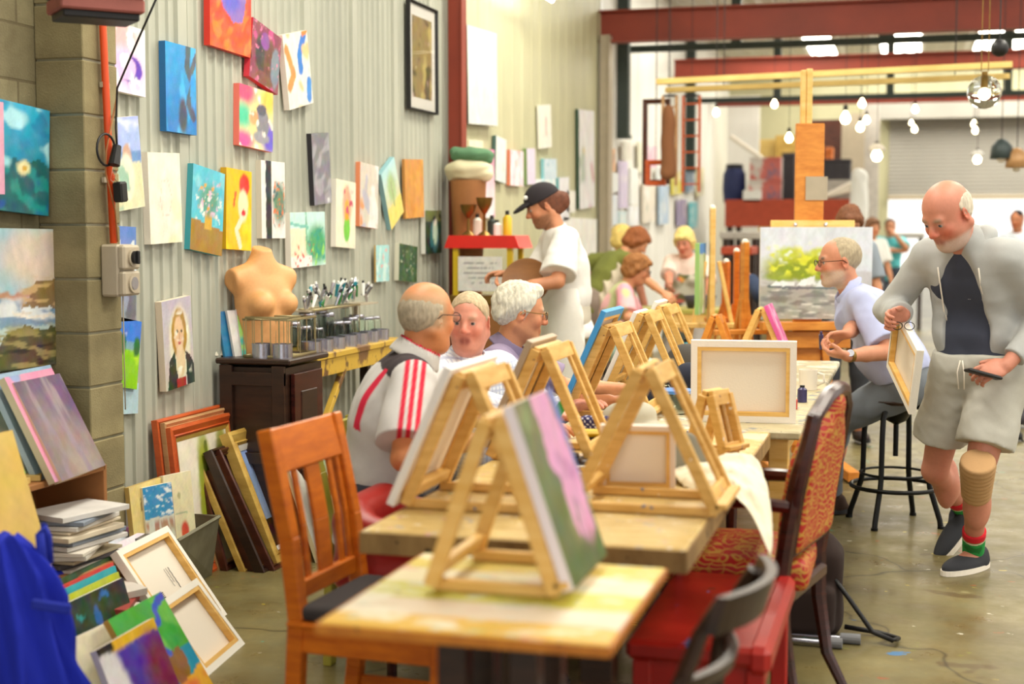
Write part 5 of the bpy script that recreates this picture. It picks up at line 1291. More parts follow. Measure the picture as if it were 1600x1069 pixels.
# ------------------------------------------------------------------ pictures on the walls
G1 = 'pictures hung on the grey corrugated wall'
def wp(lb, cs, ops, **kw): return wallpic(lb, cs, ops, **kw)
wp('pale canvas with a purple crescent, highest beside the block pier', [(166, 33), (228, 44), (226, 152), (166, 138)], [('gr', 'e8dcf0', 'f0ece6'), ('e', .35, .85, .42, .22, 'f0b0b0', .4), ('e', .5, .35, .5, .3, 'e6b8e4', .5), ('e', .6, .36, .32, .2, '5a30b4', .08), ('e', .45, .38, .3, .19, 'e4bce6', .1), ('n', 'efe9ee', .3, 12, 3)], seed=1)
wp('tall beach scene with figures, left of the corrugated wall under the crescent picture', [(168, 188), (216, 178), (226, 322), (176, 333)], [('gr', 'e8e2c4', 'b0bcea'), ('b', 0, .62, 1, 1, 'a4b6ea'), ('n', 'd0d8f0', .2, 8, 3, (1, 2), (0, .65, 1, 1)), ('b', 0, .5, 1, .63, '6e92c8'), ('b', 0, 0, 1, .5, 'dcd8b0'), ('e', .55, .55, .14, .16, 'c8a288'), ('e', .5, .35, .25, .25, 'ece6cc'), ('n', '9ac0ac', .45, 10, 7, (1, 1), (0, 0, 1, .5))], seed=2)
wp('tall bright blue abstract canvas with dark curved strokes', [(258, 65), (307, 75), (306, 211), (260, 205)], [('gr', '1f7ac4', '2f9ad8'), ('n', '4ab0ec', .3, 9, 3, (1, .6)), ('l', [(.75, 1), (.7, .75), (.9, .6), (.75, .35), (.9, .2)], .06, '4a5a66'), ('l', [(1, .9), (.85, .72)], .04, '56636a'), ('e', .55, .2, .14, .2, '4a4f5c', .3), ('e', .9, .5, .1, .2, '3a9ae0')], edge='1f6aa8', seed=3)
wp('red orange canvas with a violet-blue shape, cut off by the top edge', [(328, -28), (394, -16), (391, 92), (328, 68)], [('gr', 'f4581e', 'e8301c'), ('n', 'f87a2c', .3, 8, 4), ('p', [(.2, 1.1), (.3, .65), (.55, .45), (.8, .5), (.9, 1.1)], '8a66b8'), ('e', .5, .8, .2, .2, '5a5ac8', .5)], edge='e0382a', seed=4)
wp('dark purple and brown canvas with two figures, overlapping below the red orange one', [(396, 30), (441, 58), (433, 148), (389, 118)], [('bg', '8a4050'), ('n', 'c84a8a', .3, 11, 3), ('e', .35, .5, .2, .35, '3c3234', .2), ('e', .65, .45, .2, .4, '6a4238', .2), ('e', .45, .75, .15, .15, '8a4a9a'), ('e', .85, .4, .15, .35, '7a8894'), ('e', .5, .1, .3, .12, '7a4a38'), ('n', 'd87a9a', .6, 22, 6)], edge='d83a4a', seed=5)
wp('tilted white canvas with orange and blue brush strokes', [(442, 55), (479, 47), (490, 160), (452, 173)], [('bg', 'eee9dc'), ('l', [(.1, .8), (.3, .45), (.1, .3)], .07, 'e0904a'), ('l', [(.85, .95), (.6, .7), (.6, .5)], .08, '2a7ad0'), ('l', [(.9, .3), (.85, .1)], .08, '3a8ad8'), ('l', [(.95, 1), (.8, .98)], .04, 'e8843a'), ('n', 'f0c48c', .5, 8, 3)], seed=6)
wp('rainbow splashed canvas with a grey bust', [(375, 134), (428, 143), (425, 236), (373, 228)], [('bg', 'f2dc9a'), ('e', .15, .9, .3, .2, 'e84a7a', .5), ('e', .1, .5, .25, .2, '4ac8a0', .6), ('e', .1, .1, .3, .15, 'e45a9a', .5), ('e', .9, .2, .25, .25, '6a5ad0', .5), ('e', .85, .85, .2, .2, 'f0c84a', .6), ('e', .68, .45, .2, .24, '84848e', .12), ('e', .65, .66, .15, .1, '5a5a64', .15), ('e', .42, .5, .13, .12, 'e8a070', .3), ('e', .65, .2, .24, .1, '9a98a4', .2), ('n', 'f0ece0', .5, 10, 8)], edge='f07a6a', seed=7)
wp('tall pale cream canvas with a faint sketch', [(230, 238), (281, 239), (285, 378), (236, 382)], [('bg', 'ece6d4'), ('n', 'f0e4c0', .3, 6, 3), ('l', [(.4, .3), (.6, .3), (.7, .5), (.6, .7), (.4, .7), (.35, .5), (.4, .3)], .008, 'd8cdb8'), ('l', [(.5, .75), (.5, .85)], .01, 'd4cdd8')], seed=8)
wp('turquoise canvas of a yellow vase with flowers', [(302, 255), (351, 272), (347, 402), (297, 388)], [('bg', '58bcd0'), ('n', '7ccad8', .3, 10, 3), ('p', [(-.1, -.1), (1.1, -.1), (1.1, .3), (.5, .34), (-.1, .38)], 'a07a34'), ('p', [(.42, .28), (.62, .28), (.66, .5), (.4, .5)], 'd0a03c'), ('e', .52, .62, .3, .18, '5c9a84', .4), ('n', 'd8b8d0', .35, 26, 5, (1, 1), (.2, .45, .85, .85)), ('n', 'e8a040', .5, 30, 7, (1, 1), (.2, .45, .85, .85)), ('n', 'f0ece0', .6, 28, 9, (1, 1), (.1, .35, .95, .7))], edge='3ea0ac', seed=9)
wp('bright yellow canvas of a pale face with red hair', [(354, 262), (393, 268), (393, 393), (353, 388)], [('bg', 'f0bc14'), ('n', 'f8d428', .2, 6, 3), ('e', .7, .82, .2, .14, 'd8342a', .2), ('e', .66, .56, .2, .2, 'f2dcb4', .2), ('e', .68, .46, .08, .04, 'cc2a22', .2), ('l', [(.35, .7), (.3, .55)], .025, 'e0681c'), ('l', [(.6, .4), (.4, .25), (.55, .05)], .045, 'f2e0c0')], edge='e2a818', seed=10)
wp('white canvas with a black band and a peacock-tail flower', [(407, 250), (445, 254), (446, 373), (410, 372)], [('bg', 'ece8e2'), ('b', .18, -.1, .42, 1.1, '26282e'), ('e', .75, .45, .26, .27, '6a8a70', .4), ('n', 'e07840', .3, 34, 5, (1, 1), (.48, .15, 1, .75)), ('n', '2e6a6a', .4, 30, 8, (1, 1), (.48, .15, 1, .75)), ('b', .45, .74, 1, 1.1, 'eeeae4')], edge='d8d2c0', seed=11)
wp('slanted charcoal grey canvas with a black edge', [(487, 209), (514, 207), (518, 315), (491, 323)], [('gr', '84808a', '7a7880'), ('n', 'a29ea8', .2, 9, 4), ('n', 'dcdce0', .75, 16, 9, (1, 1), (0, 0, 1, .3))], edge='26242a', seed=12)
wp('small landscape of a white bench, greenery and red flowers', [(453, 333), (508, 330), (508, 411), (455, 422)], [('bg', 'c8ece4'), ('b', .0, .1, .45, .7, 'eee4c4'), ('l', [(.45, 1), (.45, .3)], .03, '7cb8a0'), ('l', [(.0, .8), (.5, .72)], .03, '7cc4b8'), ('e', .75, .4, .3, .35, '4aa46a', .4), ('n', '2e9a80', .2, 16, 3, (1, 1), (.45, .1, 1, .7)), ('n', '9ad860', .4, 18, 5, (1, 1), (.45, 0, 1, .5)), ('b', .0, -.1, .6, .2, 'f2ece4'), ('n', 'd84a3a', .35, 22, 8, (1, 1), (0, 0, .65, .4))], seed=13)
wp('narrow cream canvas of a green-skirted figure', [(526, 280), (556, 285), (555, 388), (524, 386)], [('bg', 'ece4cc'), ('e', .55, .62, .22, .3, 'e8a88a', .3), ('e', .55, .58, .12, .14, 'd8b040', .2), ('n', 'c84a6a', .4, 18, 3, (1, 1), (.25, .5, .85, .9)), ('e', .55, .28, .16, .2, '78c83c', .15), ('e', .55, .46, .1, .06, 'e0a02c')], seed=14)
wp('pale smudged canvas with an orange left edge', [(563, 253), (592, 260), (590, 357), (562, 354)], [('bg', 'd2c8bc'), ('n', 'ece6e2', .1, 6, 3), ('n', 'e09a6a', .3, 8, 5, (1, 1), (0, 0, .35, 1)), ('n', 'b8b4c4', .4, 9, 7)], edge='e2895e', seed=15)
wp('tilted pale blue and yellow canvas of a palm', [(595, 270), (616, 248), (631, 328), (612, 362)], [('gr', 'ecd67a', 'aed8e0'), ('b', -.1, -.1, 1.1, .35, 'ecd678'), ('e', .5, .6, .25, .25, 'a8c48a', .4), ('l', [(.5, .7), (.5, .3)], .03, '9aa878')], edge='8ab8c0', seed=16)
wp('plain orange-tan board hung between the palm and the robed figure', [(632, 249), (661, 249), (663, 340), (634, 341)], [('bg', 'd0924a'), ('n', 'd89c54', .1, 5, 3)], edge='c08440', th=.018, seed=17)
wp('dark green canvas of a pale robed figure', [(664, 330), (690, 328), (690, 396), (665, 396)], [('bg', '2e4434'), ('b', .0, .75, 1, 1.1, '6a7448'), ('e', .55, .4, .25, .4, '3a7a80', .2), ('e', .6, .5, .15, .3, 'c8e0c8', .2), ('e', .6, .72, .1, .08, 'e8e8d8'), ('n', '1a2a20', .4, 9, 4)], edge='e8e8e0', seed=18)
wp('portrait of a long-haired woman in a pale scarf, low on the corrugated wall', [(252, 474), (298, 460), (304, 598), (260, 611)], [('gr', 'ccc4b8', 'bcb4c4'), ('e', .55, .5, .36, .42, 'e2dcc4', .15), ('p', [(.05, -.1), (.15, .3), (.35, .42), (.45, .0), (.45, -.1)], '34382c'), ('p', [(.75, -.1), (.72, .4), (.92, .3), (1.1, .1), (1.1, -.1)], '3c4034'), ('e', .54, .6, .26, .29, 'ad8434', .12), ('e', .53, .6, .17, .2, 'e2bc92', .12), ('e', .55, .3, .15, .2, 'e0c8a0', .15), ('b', .38, -.1, .7, .1, 'a8382a'), ('e', .47, .63, .035, .015, '5a4430'), ('e', .62, .63, .035, .015, '5a4430'), ('e', .54, .5, .05, .014, 'b85a48'), ('l', [(.54, .62), (.55, .55)], .01, 'c49a70'), ('n', 'f0ecdc', .5, 16, 5, (1, 1), (.1, .15, .9, .85))], edge='e4d2bc', seed=19, res=.005)
wp('little turquoise picture hanging low beside the dark green one', [(587, 384), (608, 382), (608, 440), (588, 440)], [('bg', 'a4d8d8'), ('n', 'e8a8a0', .6, 14, 3), ('n', 'cfeae6', .2, 8, 5)], edge='c8a050', th=.01, seed=20)
wp('dark green picture with white blossoms, low on the corrugated wall', [(624, 380), (653, 386), (651, 440), (623, 440)], [('bg', '34563a'), ('n', '4a6a44', .2, 8, 3), ('n', 'dcdcc4', .55, 24, 6, (1, 1), (.1, .1, .8, .8))], edge='dedcc8', seed=21)
wp('snowy blue mountain picture behind the grey power socket', [(170, 350), (212, 357), (214, 500), (172, 505)], [('gr', '9aa0a8', '5a80c8'), ('p', [(-.1, .4), (.3, .95), (.6, .6), (.9, .9), (1.1, .5), (1.1, .3), (-.1, .3)], 'dce2ea'), ('n', '6a6e78', .1, 12, 5, (1, 1), (0, 0, 1, .6))], seed=22)
wp('vivid green meadow with two dark trees under a blue sky', [(168, 492), (217, 502), (217, 622), (168, 588)], [('gr', 'b8e03c', '2a6ad8'), ('b', -.1, .68, 1.1, 1.1, '3a78dc'), ('n', 'e8f0f8', .3, 7, 3, (1, 2), (0, .6, 1, .9)), ('b', -.1, -.1, 1.1, .55, '8ccc1c'), ('n', 'b4e030', .2, 6, 6, (1, 2), (0, 0, 1, .5)), ('e', .45, .62, .1, .16, '2c6a28', .2), ('e', .9, .62, .1, .14, '2c6a28', .2), ('l', [(.45, .5), (.45, .44)], .02, '34301c')], edge='c8e0f0', seed=23)
wp('plain pale blue canvas partly behind the green meadow picture', [(168, 586), (216, 612), (216, 640), (170, 655)], [('bg', 'b4d0dc')], x=-2.99, th=.012, seed=24)
# framed picture and big board
def framed(lb, cs, x, fw, fd, mf, ops, mat_w=.06, inner='e9e4d8', glass=True, name='picture_frame', group=G1):
    P = [onx(px, py, x) for px, py in cs]; c = sum(P, V()) / 4; ux = ((P[1] - P[0]) + (P[2] - P[3])).normalized(); w = ((P[1] - P[0]).length + (P[2] - P[3]).length) / 2; h = ((P[0] - P[3]).length + (P[1] - P[2]).length) / 2
    uy = V((0, -ux.z, ux.y)); return frame_obj(lb, c, ux, uy, w, h, fw, fd, mf, ops, mat_w, inner, glass, name, group)
def frame_obj(lb, c, ux, uy, w, h, fw, fd, mf, ops, mat_w=0, inner=None, glass=False, name='picture_frame', group=None, m2=None, sec=False):
    """c centre of the front; ux x uy faces out"""
    ux = V(ux).normalized(); n = ux.cross(V(uy)).normalized(); uy = n.cross(ux)
    t = thing(name, lb, 'picture frame', tuple(c - uy * h / 2), 0, group)
    M = MB(); pts = []
    for a, b, d in ((w / 2, h / 2, -fd), (w / 2, h / 2, -.004), (w / 2 - fw * .25, h / 2 - fw * .25, 0), (w / 2 - fw * .7, h / 2 - fw * .7, -fd * .35), (w / 2 - fw * .8, h / 2 - fw * .8, -fd * .2), (w / 2 - fw, h / 2 - fw, -fd * .5), (w / 2 - fw, h / 2 - fw, -fd)):
        pts.append([c + ux * (sx * a) + uy * (sy * b) + n * d for sx, sy in ((-1, -1), (1, -1), (1, 1), (-1, 1))])
    vs = [p for r in pts for p in r]; fs = []
    K = len(pts)
    for k in range(K):
        k2 = (k + 1) % K
        for i in range(4): j = (i + 1) % 4; fs.append((k * 4 + i, k * 4 + j, k2 * 4 + j, k2 * 4 + i))
    M.add(vs, fs); M.build('frame', mf, t)
    if m2:
        M = MB(); 
        for k, (a, d) in enumerate(((fw * .98, -fd * .3), (fw * 1.25, -fd * .45))): pass
        r0 = [c + ux * (sx * (w / 2 - fw * .98)) + uy * (sy * (h / 2 - fw * .98)) - n * fd * .3 for sx, sy in ((-1, -1), (1, -1), (1, 1), (-1, 1))]; r1 = [c + ux * (sx * (w / 2 - fw * 1.35)) + uy * (sy * (h / 2 - fw * 1.35)) - n * fd * .6 for sx, sy in ((-1, -1), (1, -1), (1, 1), (-1, 1))]
        M.add(r0 + r1, [(i, (i + 1) % 4, 4 + (i + 1) % 4, 4 + i) for i in range(4)]); M.build('inner_slip', m2, t)
    if ops is not None:
        iw, ih = w - 2 * fw + .004, h - 2 * fw + .004
        if mat_w:
            M = MB(); B = Matrix((ux, uy, n)).transposed(); M.box(c - n * (fd * .75), (iw, ih, .003), B); M.build('mount', 'canvas_white', t); iw -= 2 * mat_w; ih -= 2 * mat_w
        canvas(None, c - n * (fd * .75 - .003), ux, uy, iw, ih, .004, ops, 'e8e0d0', parent=t, name='picture')
        if glass:
            g = MB(); g.box(c - n * (fd * .35), (w - 2 * fw, h - 2 * fw, .002), Matrix((ux, uy, n)).transposed()); g.build('glass_pane', 'clear_lens', t)
    return t
framed('large black-framed picture with a white mount, high beside the red post', [(642, -2), (687, 17), (684, 180), (641, 169)], -2.965, .016, .03, 'black', [('bg', 'a8905a'), ('n', 'd0b870', .2, 7, 3), ('n', '6a5a38', .4, 9, 5), ('n', 'e8c8c0', .65, 8, 8)], .07)
wallpic('big blank white board with a dark edge on the cream wall', [(729, 39), (776, 52), (778, 200), (733, 190)], [('bg', 'e2e3dc')], x=-2.93, edge='3a4038', th=.04, group='pictures hung on the cream wall')
G2 = 'pictures hung on the cream wall'
for lb, cs, ops, e in (
    ('plain cream canvas right of the towels on the cream wall', [(733, 219), (755, 219), (756, 330), (735, 330)], [('bg', 'eae6c8')], 'eeeacc'),
    ('pink canvas fading to white on the cream wall', [(757, 233), (772, 234), (774, 340), (758, 340)], [('gr', 'f4f0ee', 'e08ab0'), ('n', 'f0c4d8', .3, 6, 3)], 'eab0c8'),
    ('white canvas with cut lower corner beside the pink one', [(775, 208), (791, 222), (791, 288), (775, 281)], [('bg', 'e6eae4'), ('n', 'cfd8d4', .4, 6, 3)], '4a6a64'),
    ('pale pink smudged canvas with an orange edge', [(798, 236), (818, 235), (818, 290), (797, 291)], [('bg', 'eedae6'), ('n', 'f2b0a0', .5, 9, 3), ('n', 'f6f2f4', .2, 7, 5)], 'e88a6a'),
    ('narrow lavender canvas above the black cap', [(823, 232), (836, 232), (837, 288), (824, 288)], [('bg', 'e4d8ee')], '7a9a5a'),
    ('narrow white canvas with a red vertical stroke', [(843, 163), (861, 165), (862, 232), (847, 230)], [('bg', 'f0eee4'), ('l', [(.5, .7), (.52, .3)], .03, 'c84a5a')], 'f2f0e6'),
    ('small pale blue canvas to the right above the black cap', [(850, 247), (870, 249), (870, 280), (851, 280)], [('bg', 'd4e4f0'), ('n', '9ac8dc', .5, 8, 3)], '8ac4d0'),
    ('white and blue canvas behind the black cap', [(838, 279), (868, 281), (869, 330), (838, 330)], [('bg', 'eaf2f4'), ('n', 'a8d8e4', .5, 7, 3)], 'f0f4f4'),
    ('pale canvas with a teal edge right of the black cap', [(873, 277), (889, 277), (890, 345), (874, 345)], [('bg', 'ecebf0')], '6ab0b8'),
    ('small white canvas between the cap and the tall dark-edged one', [(886, 297), (899, 299), (899, 332), (886, 332)], [('bg', 'f0eee6')], 'f0eee6'),
    ('tall pale floral canvas with a dark green side beside the grey post', [(903, 170), (929, 174), (929, 325), (907, 325)], [('bg', 'eae8ea'), ('n', 'd8b0b8', .5, 6, 3), ('n', 'b8c4b8', .5, 7, 6), ('n', 'e8d090', .6, 8, 9)], '2e4a38'),
    ('big white sheet on the cream wall behind the man with the tray', [(880, 340), (932, 342), (932, 470), (880, 470)], [('bg', 'f0eee8')], 'f0eee8')):
    wallpic(lb, cs, ops, x=-2.955, edge=e, group=G2, th=.03, res=.02)
G3 = 'small pictures crowding the white rear wall'
rear = [(948, 962, 232, 268, 'e8b890', 'orange'), (950, 966, 270, 300, 'e8ecec', 'white'), (970, 981, 252, 325, 'd8cce8', 'lavender'), (975, 986, 222, 250, 'e0dcd0', 'stone'), (986, 997, 263, 318, 'f0f2f0', 'bright white'), (999, 1010, 222, 270, 'e8e6d0', 'ivory'), (1006, 1024, 285, 348, 'e6ded0', 'beige'), (1032, 1045, 290, 350, 'b4cce4', 'light blue'), (949, 965, 304, 352, 'dfe8f2', 'ice blue'), (969, 979, 330, 372, 'cfe4e8', 'aqua'), (1012, 1026, 228, 262, 'e6b8cc', 'pink'), (1052, 1066, 268, 304, 'dcd060', 'yellow'), (1060, 1073, 312, 352, '9a90b0', 'purple grey'), (1079, 1090, 316, 356, '6ac0cc', 'teal'), (1028, 1040, 262, 284, 'e6ecee', 'silver'), (1090, 1100, 262, 306, 'e8e0b8', 'straw'), (984, 998, 322, 352, 'eef0f4', 'chalk white'), (1074, 1086, 268, 300, '7a90a4', 'slate')]
for a, b, t_, bb, cc, nm in rear:
    wallpic('tiny %s picture on the white rear wall' % nm, [(a, t_), (b, t_ + .5), (b, bb), (a, bb)], [('bg', cc), ('n', 'f4f0ea', .4, 7, a), ('n', '7a8a90', .75, 9, b)], x=-2.93, edge=cc, group=G3, th=.03, res=.05)
# near block wall
G4 = 'paintings on the block wall at the left edge'
wallpic('large seascape with clouds, surf and brown rocks on the block wall', [(-60, 357), (88, 357), (95, 567), (-60, 590)], [('gr', 'c8d0c8', '8ab8cc'), ('b', -.1, .5, 1.1, 1.1, '9cc2cc'), ('e', .75, .8, .35, .2, 'dcc8b8', .5), ('e', .95, .7, .3, .2, 'd8c4b4', .5), ('n', 'd0beb0', .2, 5, 3, (1, 1.4), (.3, .52, 1.1, 1.05)), ('n', 'ccd4d0', .3, 5, 6, (1, 1.4), (0, .52, .6, 1)), ('b', -.1, .5, .7, .55, 'c08e72'), ('b', -.1, .3, 1.1, .5, '7e9ab8'), ('n', 'dfe4e6', .0, 9, 5, (1, 2.4), (0, .27, 1.1, .5)), ('p', [(.58, .44), (.7, .52), (.75, .62), (1.1, .64), (1.1, .4), (.85, .42)], '8a7048'), ('n', 'c8a874', .3, 20, 6, (.6, 2.2), (.6, .4, 1.1, .64)), ('p', [(-.1, -.1), (-.1, .1), (.3, .12), (.42, .24), (.62, .3), (.85, .26), (1.1, .33), (1.1, -.1)], '5a5234'), ('n', '9a8c58', .15, 22, 9, (.5, 2.2), (-.1, -.1, 1.1, .3)), ('n', 'b49a6c', .5, 18, 12, (.6, 2), (-.1, .05, 1.1, .3)), ('n', '30321e', .45, 16, 15, (.6, 2), (-.1, -.1, 1.1, .25)), ('l', [(.5, .4), (.7, .36), (1, .36)], .012, 'ece6da')], x=-3.04, edge='4a4434', group=G4, seed=31, res=.006, warp=.02)
wallpic('turquoise underwater canvas with a small gold shell on the block wall', [(-2, 152), (77, 175), (77, 338), (-2, 328)], [('gr', '0e5a6c', '2ea8d0'), ('n', 'a8e0ea', .15, 6, 3, (1, 1.6), (0, .5, 1, 1)), ('n', '1884b4', .3, 7, 5, (1, 1.6), (0, .5, 1, 1)), ('p', [(-.1, .4), (.3, .5), (.5, .46), (.8, .52), (1.1, .42), (1.1, -.1), (-.1, -.1)], '0c5c64'), ('n', '188a84', .1, 10, 8, (1, 1.4), (0, 0, 1, .45)), ('n', '1a4ea0', .55, 10, 11, (1, 1), (0, 0, 1, .3)), ('e', .48, .42, .13, .07, 'e2dca4', .3), ('e', .5, .41, .05, .03, 'd0a83c', .3), ('e', .1, .45, .12, .05, '9adce0', .5)], x=-3.04, edge='0c6a80', group=G4, seed=32)
wallpic('pink canvas edge cut off by the left frame beside the turquoise painting', [(-60, 145), (2, 163), (11, 303), (-60, 300)], [('bg', 'dfa4bc')], x=-3.0, edge='e4b0c4', group=G4, th=.03)

# ------------------------------------------------------------------ leaning things along the wall
PX = lambda p: (800 + FPX * (p - CAM).dot(RGT) / (p - CAM).dot(FWD), 534.5 - FPX * (p - CAM).dot(UPV) / (p - CAM).dot(FWD))
def lfit(bl, br, tl, zs):
    A = onz(*bl, zs) if len(bl) == 2 else V(bl); B = onz(*br, zs) if len(br) == 2 else V(br)
    ux = (B - A); ux.z = 0; ux.normalize(); n0 = ux.cross(V((0, 0, 1))); best = None
    for i in range(0, 70):
        th = math.radians(i); uy = V((0, 0, 1)) * math.cos(th) - n0 * math.sin(th)
        for j in range(10, 140):
            q = PX(A + uy * j * .01); e = (q[0] - tl[0]) ** 2 + (q[1] - tl[1]) ** 2
            if best is None or e < best[0]: best = (e, th, j * .01)
    return A, B, best[1], best[2]
def leanp(lb, bl, br, tl, ops, zs=0.0, th=.02, showback=False, **kw):
    A, B, tilt, h = lfit(bl, br, tl, zs); ux = (B - A).normalized(); n0 = ux.cross(V((0, 0, 1))); uy = V((0, 0, 1)) * math.cos(tilt) - n0 * math.sin(tilt); n = ux.cross(uy)
    c = (A + B) / 2 + uy * h / 2
    if showback: return canvas(lb, c - n * th, -ux, uy, (B - A).length, h, th, ops, **kw)
    return canvas(lb, c, ux, uy, (B - A).length, h, th, ops, **kw)
def leanframe(lb, bl, L, tl, fw, fd, mf, ops, zs=0.0, **kw):
    A = onz(*bl, zs); A, B, tilt, h = lfit(tuple(A), tuple(A + V((0, L, 0))), tl, zs); ux = V((0, 1, 0)); n0 = V((1, 0, 0)); uy = V((0, 0, 1)) * math.cos(tilt) - n0 * math.sin(tilt)
    return frame_obj(lb, (A + B) / 2 + uy * h / 2, ux, uy, L, h, fw, fd, mf, ops, **kw)
def wallframe(lb, xb, tr, tl, fw, fd, mf, ops, **kw):
    xt = xb - .07; T = onx(*tl, xt); T2_ = onx(*tr, xt); A = V((xb, T.y, .0)); L = T2_.y - T.y; uy = (T - A).normalized(); h = (T - A).length
    return frame_obj(lb, A + V((0, L / 2, 0)) + uy * h / 2, V((0, 1, 0)), uy, L, h, fw, fd, mf, ops, **kw)
wood('fr_orange', hx('b4481c'), hx('d0622c'), (1, 1, 4), .35); wood('fr_gold', hx('b48c3c'), hx('dcb862'), (1, 1, 4), .35); wood('fr_olive', hx('a09a40'), hx('c4bc60'), (1, 1, 4), .35)
wood('fr_brown', hx('3c1c12'), hx('5a2c1c'), (1, 1, 4), .35); wood('fr_tan', hx('a87c50'), hx('c89c6c'), (1, 1, 4), .45)
GF = 'picture frames leaning against the wall below the dark dresser'
tree = [('bg', 'ece4d0'), ('e', .5, .4, .16, .6, 'a8b03c', .2), ('e', .85, .6, .1, .5, 'a0a050', .3), ('n', 'd8dcc0', .4, 5, 3), ('l', [(.55, 0), (.55, .9)], .02, '6a7a2c')]
wallframe('orange outer frame, farthest left and tallest of the leaning frames', -2.9, (350, 635), (246, 657), .035, .03, 'fr_orange', [('bg', 'b89858')], group=GF)
wallframe('bronze frame just in front of the orange outer frame', -2.875, (360, 640), (258, 661), .03, .025, 'fr_tan', [('bg', 'c8a868')], group=GF)
wallframe('orange and gold frame holding a pale picture with a green tree', -2.85, (366, 648), (267, 669), .05, .03, 'fr_orange', tree, group=GF, m2='fr_gold')
leanframe('pale wooden frame with a brown side, behind the dark frames', (344, 892), .48, (284, 708), .035, .03, 'fr_tan', [('bg', 'b09a78')], group=GF)
leanframe('dark brown frame with a pale inner edge', (356, 893), .45, (305, 712), .035, .03, 'fr_brown', [('bg', 'c4b490')], group=GF, m2='fr_tan')
leanframe('worn gold-edged frame chipped along its side', (384, 894), .42, (316, 728), .03, .03, 'fr_gold', [('bg', '6a4a30')], group=GF)
leanframe('reddish brown frame between the gold-edged and darkest frames', (398, 893), .4, (330, 732), .04, .035, 'fr_brown', [('bg', '5a4030')], group=GF)
leanframe('nearly black deep frame leaning in the middle of the row', (414, 896), .42, (329, 701), .035, .045, 'dark_wood', [('bg', '8a6a48')], group=GF, m2='fr_gold')
leanframe('dark brown deep frame just behind the gold one with a small seascape', (430, 893), .4, (343, 700), .03, .05, 'fr_brown', [('bg', '4a3020')], group=GF)
leanframe('gold frame with a small blue and orange seascape', (437, 886), .44, (356, 675), .07, .05, 'fr_gold', [('gr', 'b8c8e8', '8aa8e0'), ('e', .8, .5, .25, .5, 'd8843c', .5), ('n', 'eef0f4', .2, 5, 3)], group=GF, m2='canvas_white')
leanframe('olive gold frame around a pale drawing, behind the orange chair', (452, 874), .42, (379, 730), .05, .04, 'fr_olive', [('bg', 'e6e2c4'), ('n', 'c8c8a0', .3, 9, 3)], group=GF, m2='canvas_white')
GC = 'canvases leaning behind the orange chair'
leanp('white canvas with orange splashes seen through the chair slats', (500, 880), (560, 812), (440, 700), [('bg', 'eeebe4'), ('n', 'e08a34', .35, 7, 3), ('n', '4a4a44', .5, 6, 8)], edge='d8c8a0', group=GC)
leanp('canvas with a blue edge and yellow-green face behind the chair slats', (545, 880), (600, 815), (497, 712), [('gr', 'e8c030', 'a8d8c0'), ('n', 'd0e040', .2, 6, 3)], edge='4a5ab0', group=GC)
leanp('mint green canvas with a yellow lower half beside the olive chair', (590, 870), (632, 815), (538, 712), [('gr', 'f0c820', '8adca8'), ('b', -.1, -.1, 1.1, .45, 'ecc420'), ('e', .5, .1, .3, .1, '3a3a90', .2)], edge='98d8a8', group=GC)
# floor pile, bottom left
GP = 'canvases piled on the floor at bottom left'
A1 = leanp('large blank canvas back with a printed label, upper one on the floor pile', (283, 1012), (355, 960), (181, 859), [('bg', 'f0ece4')], showback=True, th=.03, edge='f2ece0', back=True, group=GP)
_a, _b, _t, _h = lfit((283, 1012), (355, 960), (181, 859), 0); _ux = (_b - _a).normalized(); _n0 = _ux.cross(V((0, 0, 1))); _uy = V((0, 0, 1)) * math.cos(_t) - _n0 * math.sin(_t); _n = _ux.cross(_uy); _B = Matrix((_ux, _uy, _n)).transposed()
M = MB(); _c = (_a + _b) / 2 + _uy * (_h * .42) - _n * .022
for i in range(13): M.box(_c - _ux * .075 + _uy * (-.05 + .0065 * i), (.02, .003 if i % 3 else .0045, .001), _B)
M.build('barcode', 'black', A1)
M = MB()
for k_, (o1, l1) in enumerate(((.075, .09), (.055, .06), (.04, .075))):
    M.tube([_c + _ux * (o1 + .002 * math.sin(q * 2.1 + k_)) + _uy * (.1 - l1 * q / 12) for q in range(13)], .0008 if k_ else .0014, 5)
M.build('printed_label', 'dark_grey', A1)
A2 = leanp('blank canvas back in front, lowest right of the floor pile', (325, 1057), (383, 1006), (243, 946), [('bg', 'f0ece4')], showback=True, th=.03, edge='f2ece0', back=True, group=GP)
leanp('green, blue and brown abstract canvas at the front of the floor pile', (262, 1135), (338, 1078), (168, 967), [('gr', 'd8862c', '3a9c34'), ('b', -.1, .45, 1.1, 1.1, '3f9e38'), ('n', '6ab84a', .2, 6, 3, (1, 1), (0, .45, 1, 1)), ('p', [(-.1, .47), (1.1, .5), (1.1, .1), (-.1, .3)], '1a88a8'), ('p', [(.2, .48), (.8, .52), (.82, .3), (.55, .05), (.5, .25)], '8a5c30'), ('p', [(-.1, .12), (.5, .2), (1.1, .3), (1.1, -.1), (-.1, -.1)], 'e0a42c'), ('n', 'e0602c', .1, 5, 7, (1, 1), (.3, -.1, 1.1, .2)), ('l', [(1.0, .98), (.75, .9), (.72, .78), (.5, .74), (.42, .62), (.6, .5)], .035, '3a52c0')], edge='c8a04a', group=GP, seed=41)
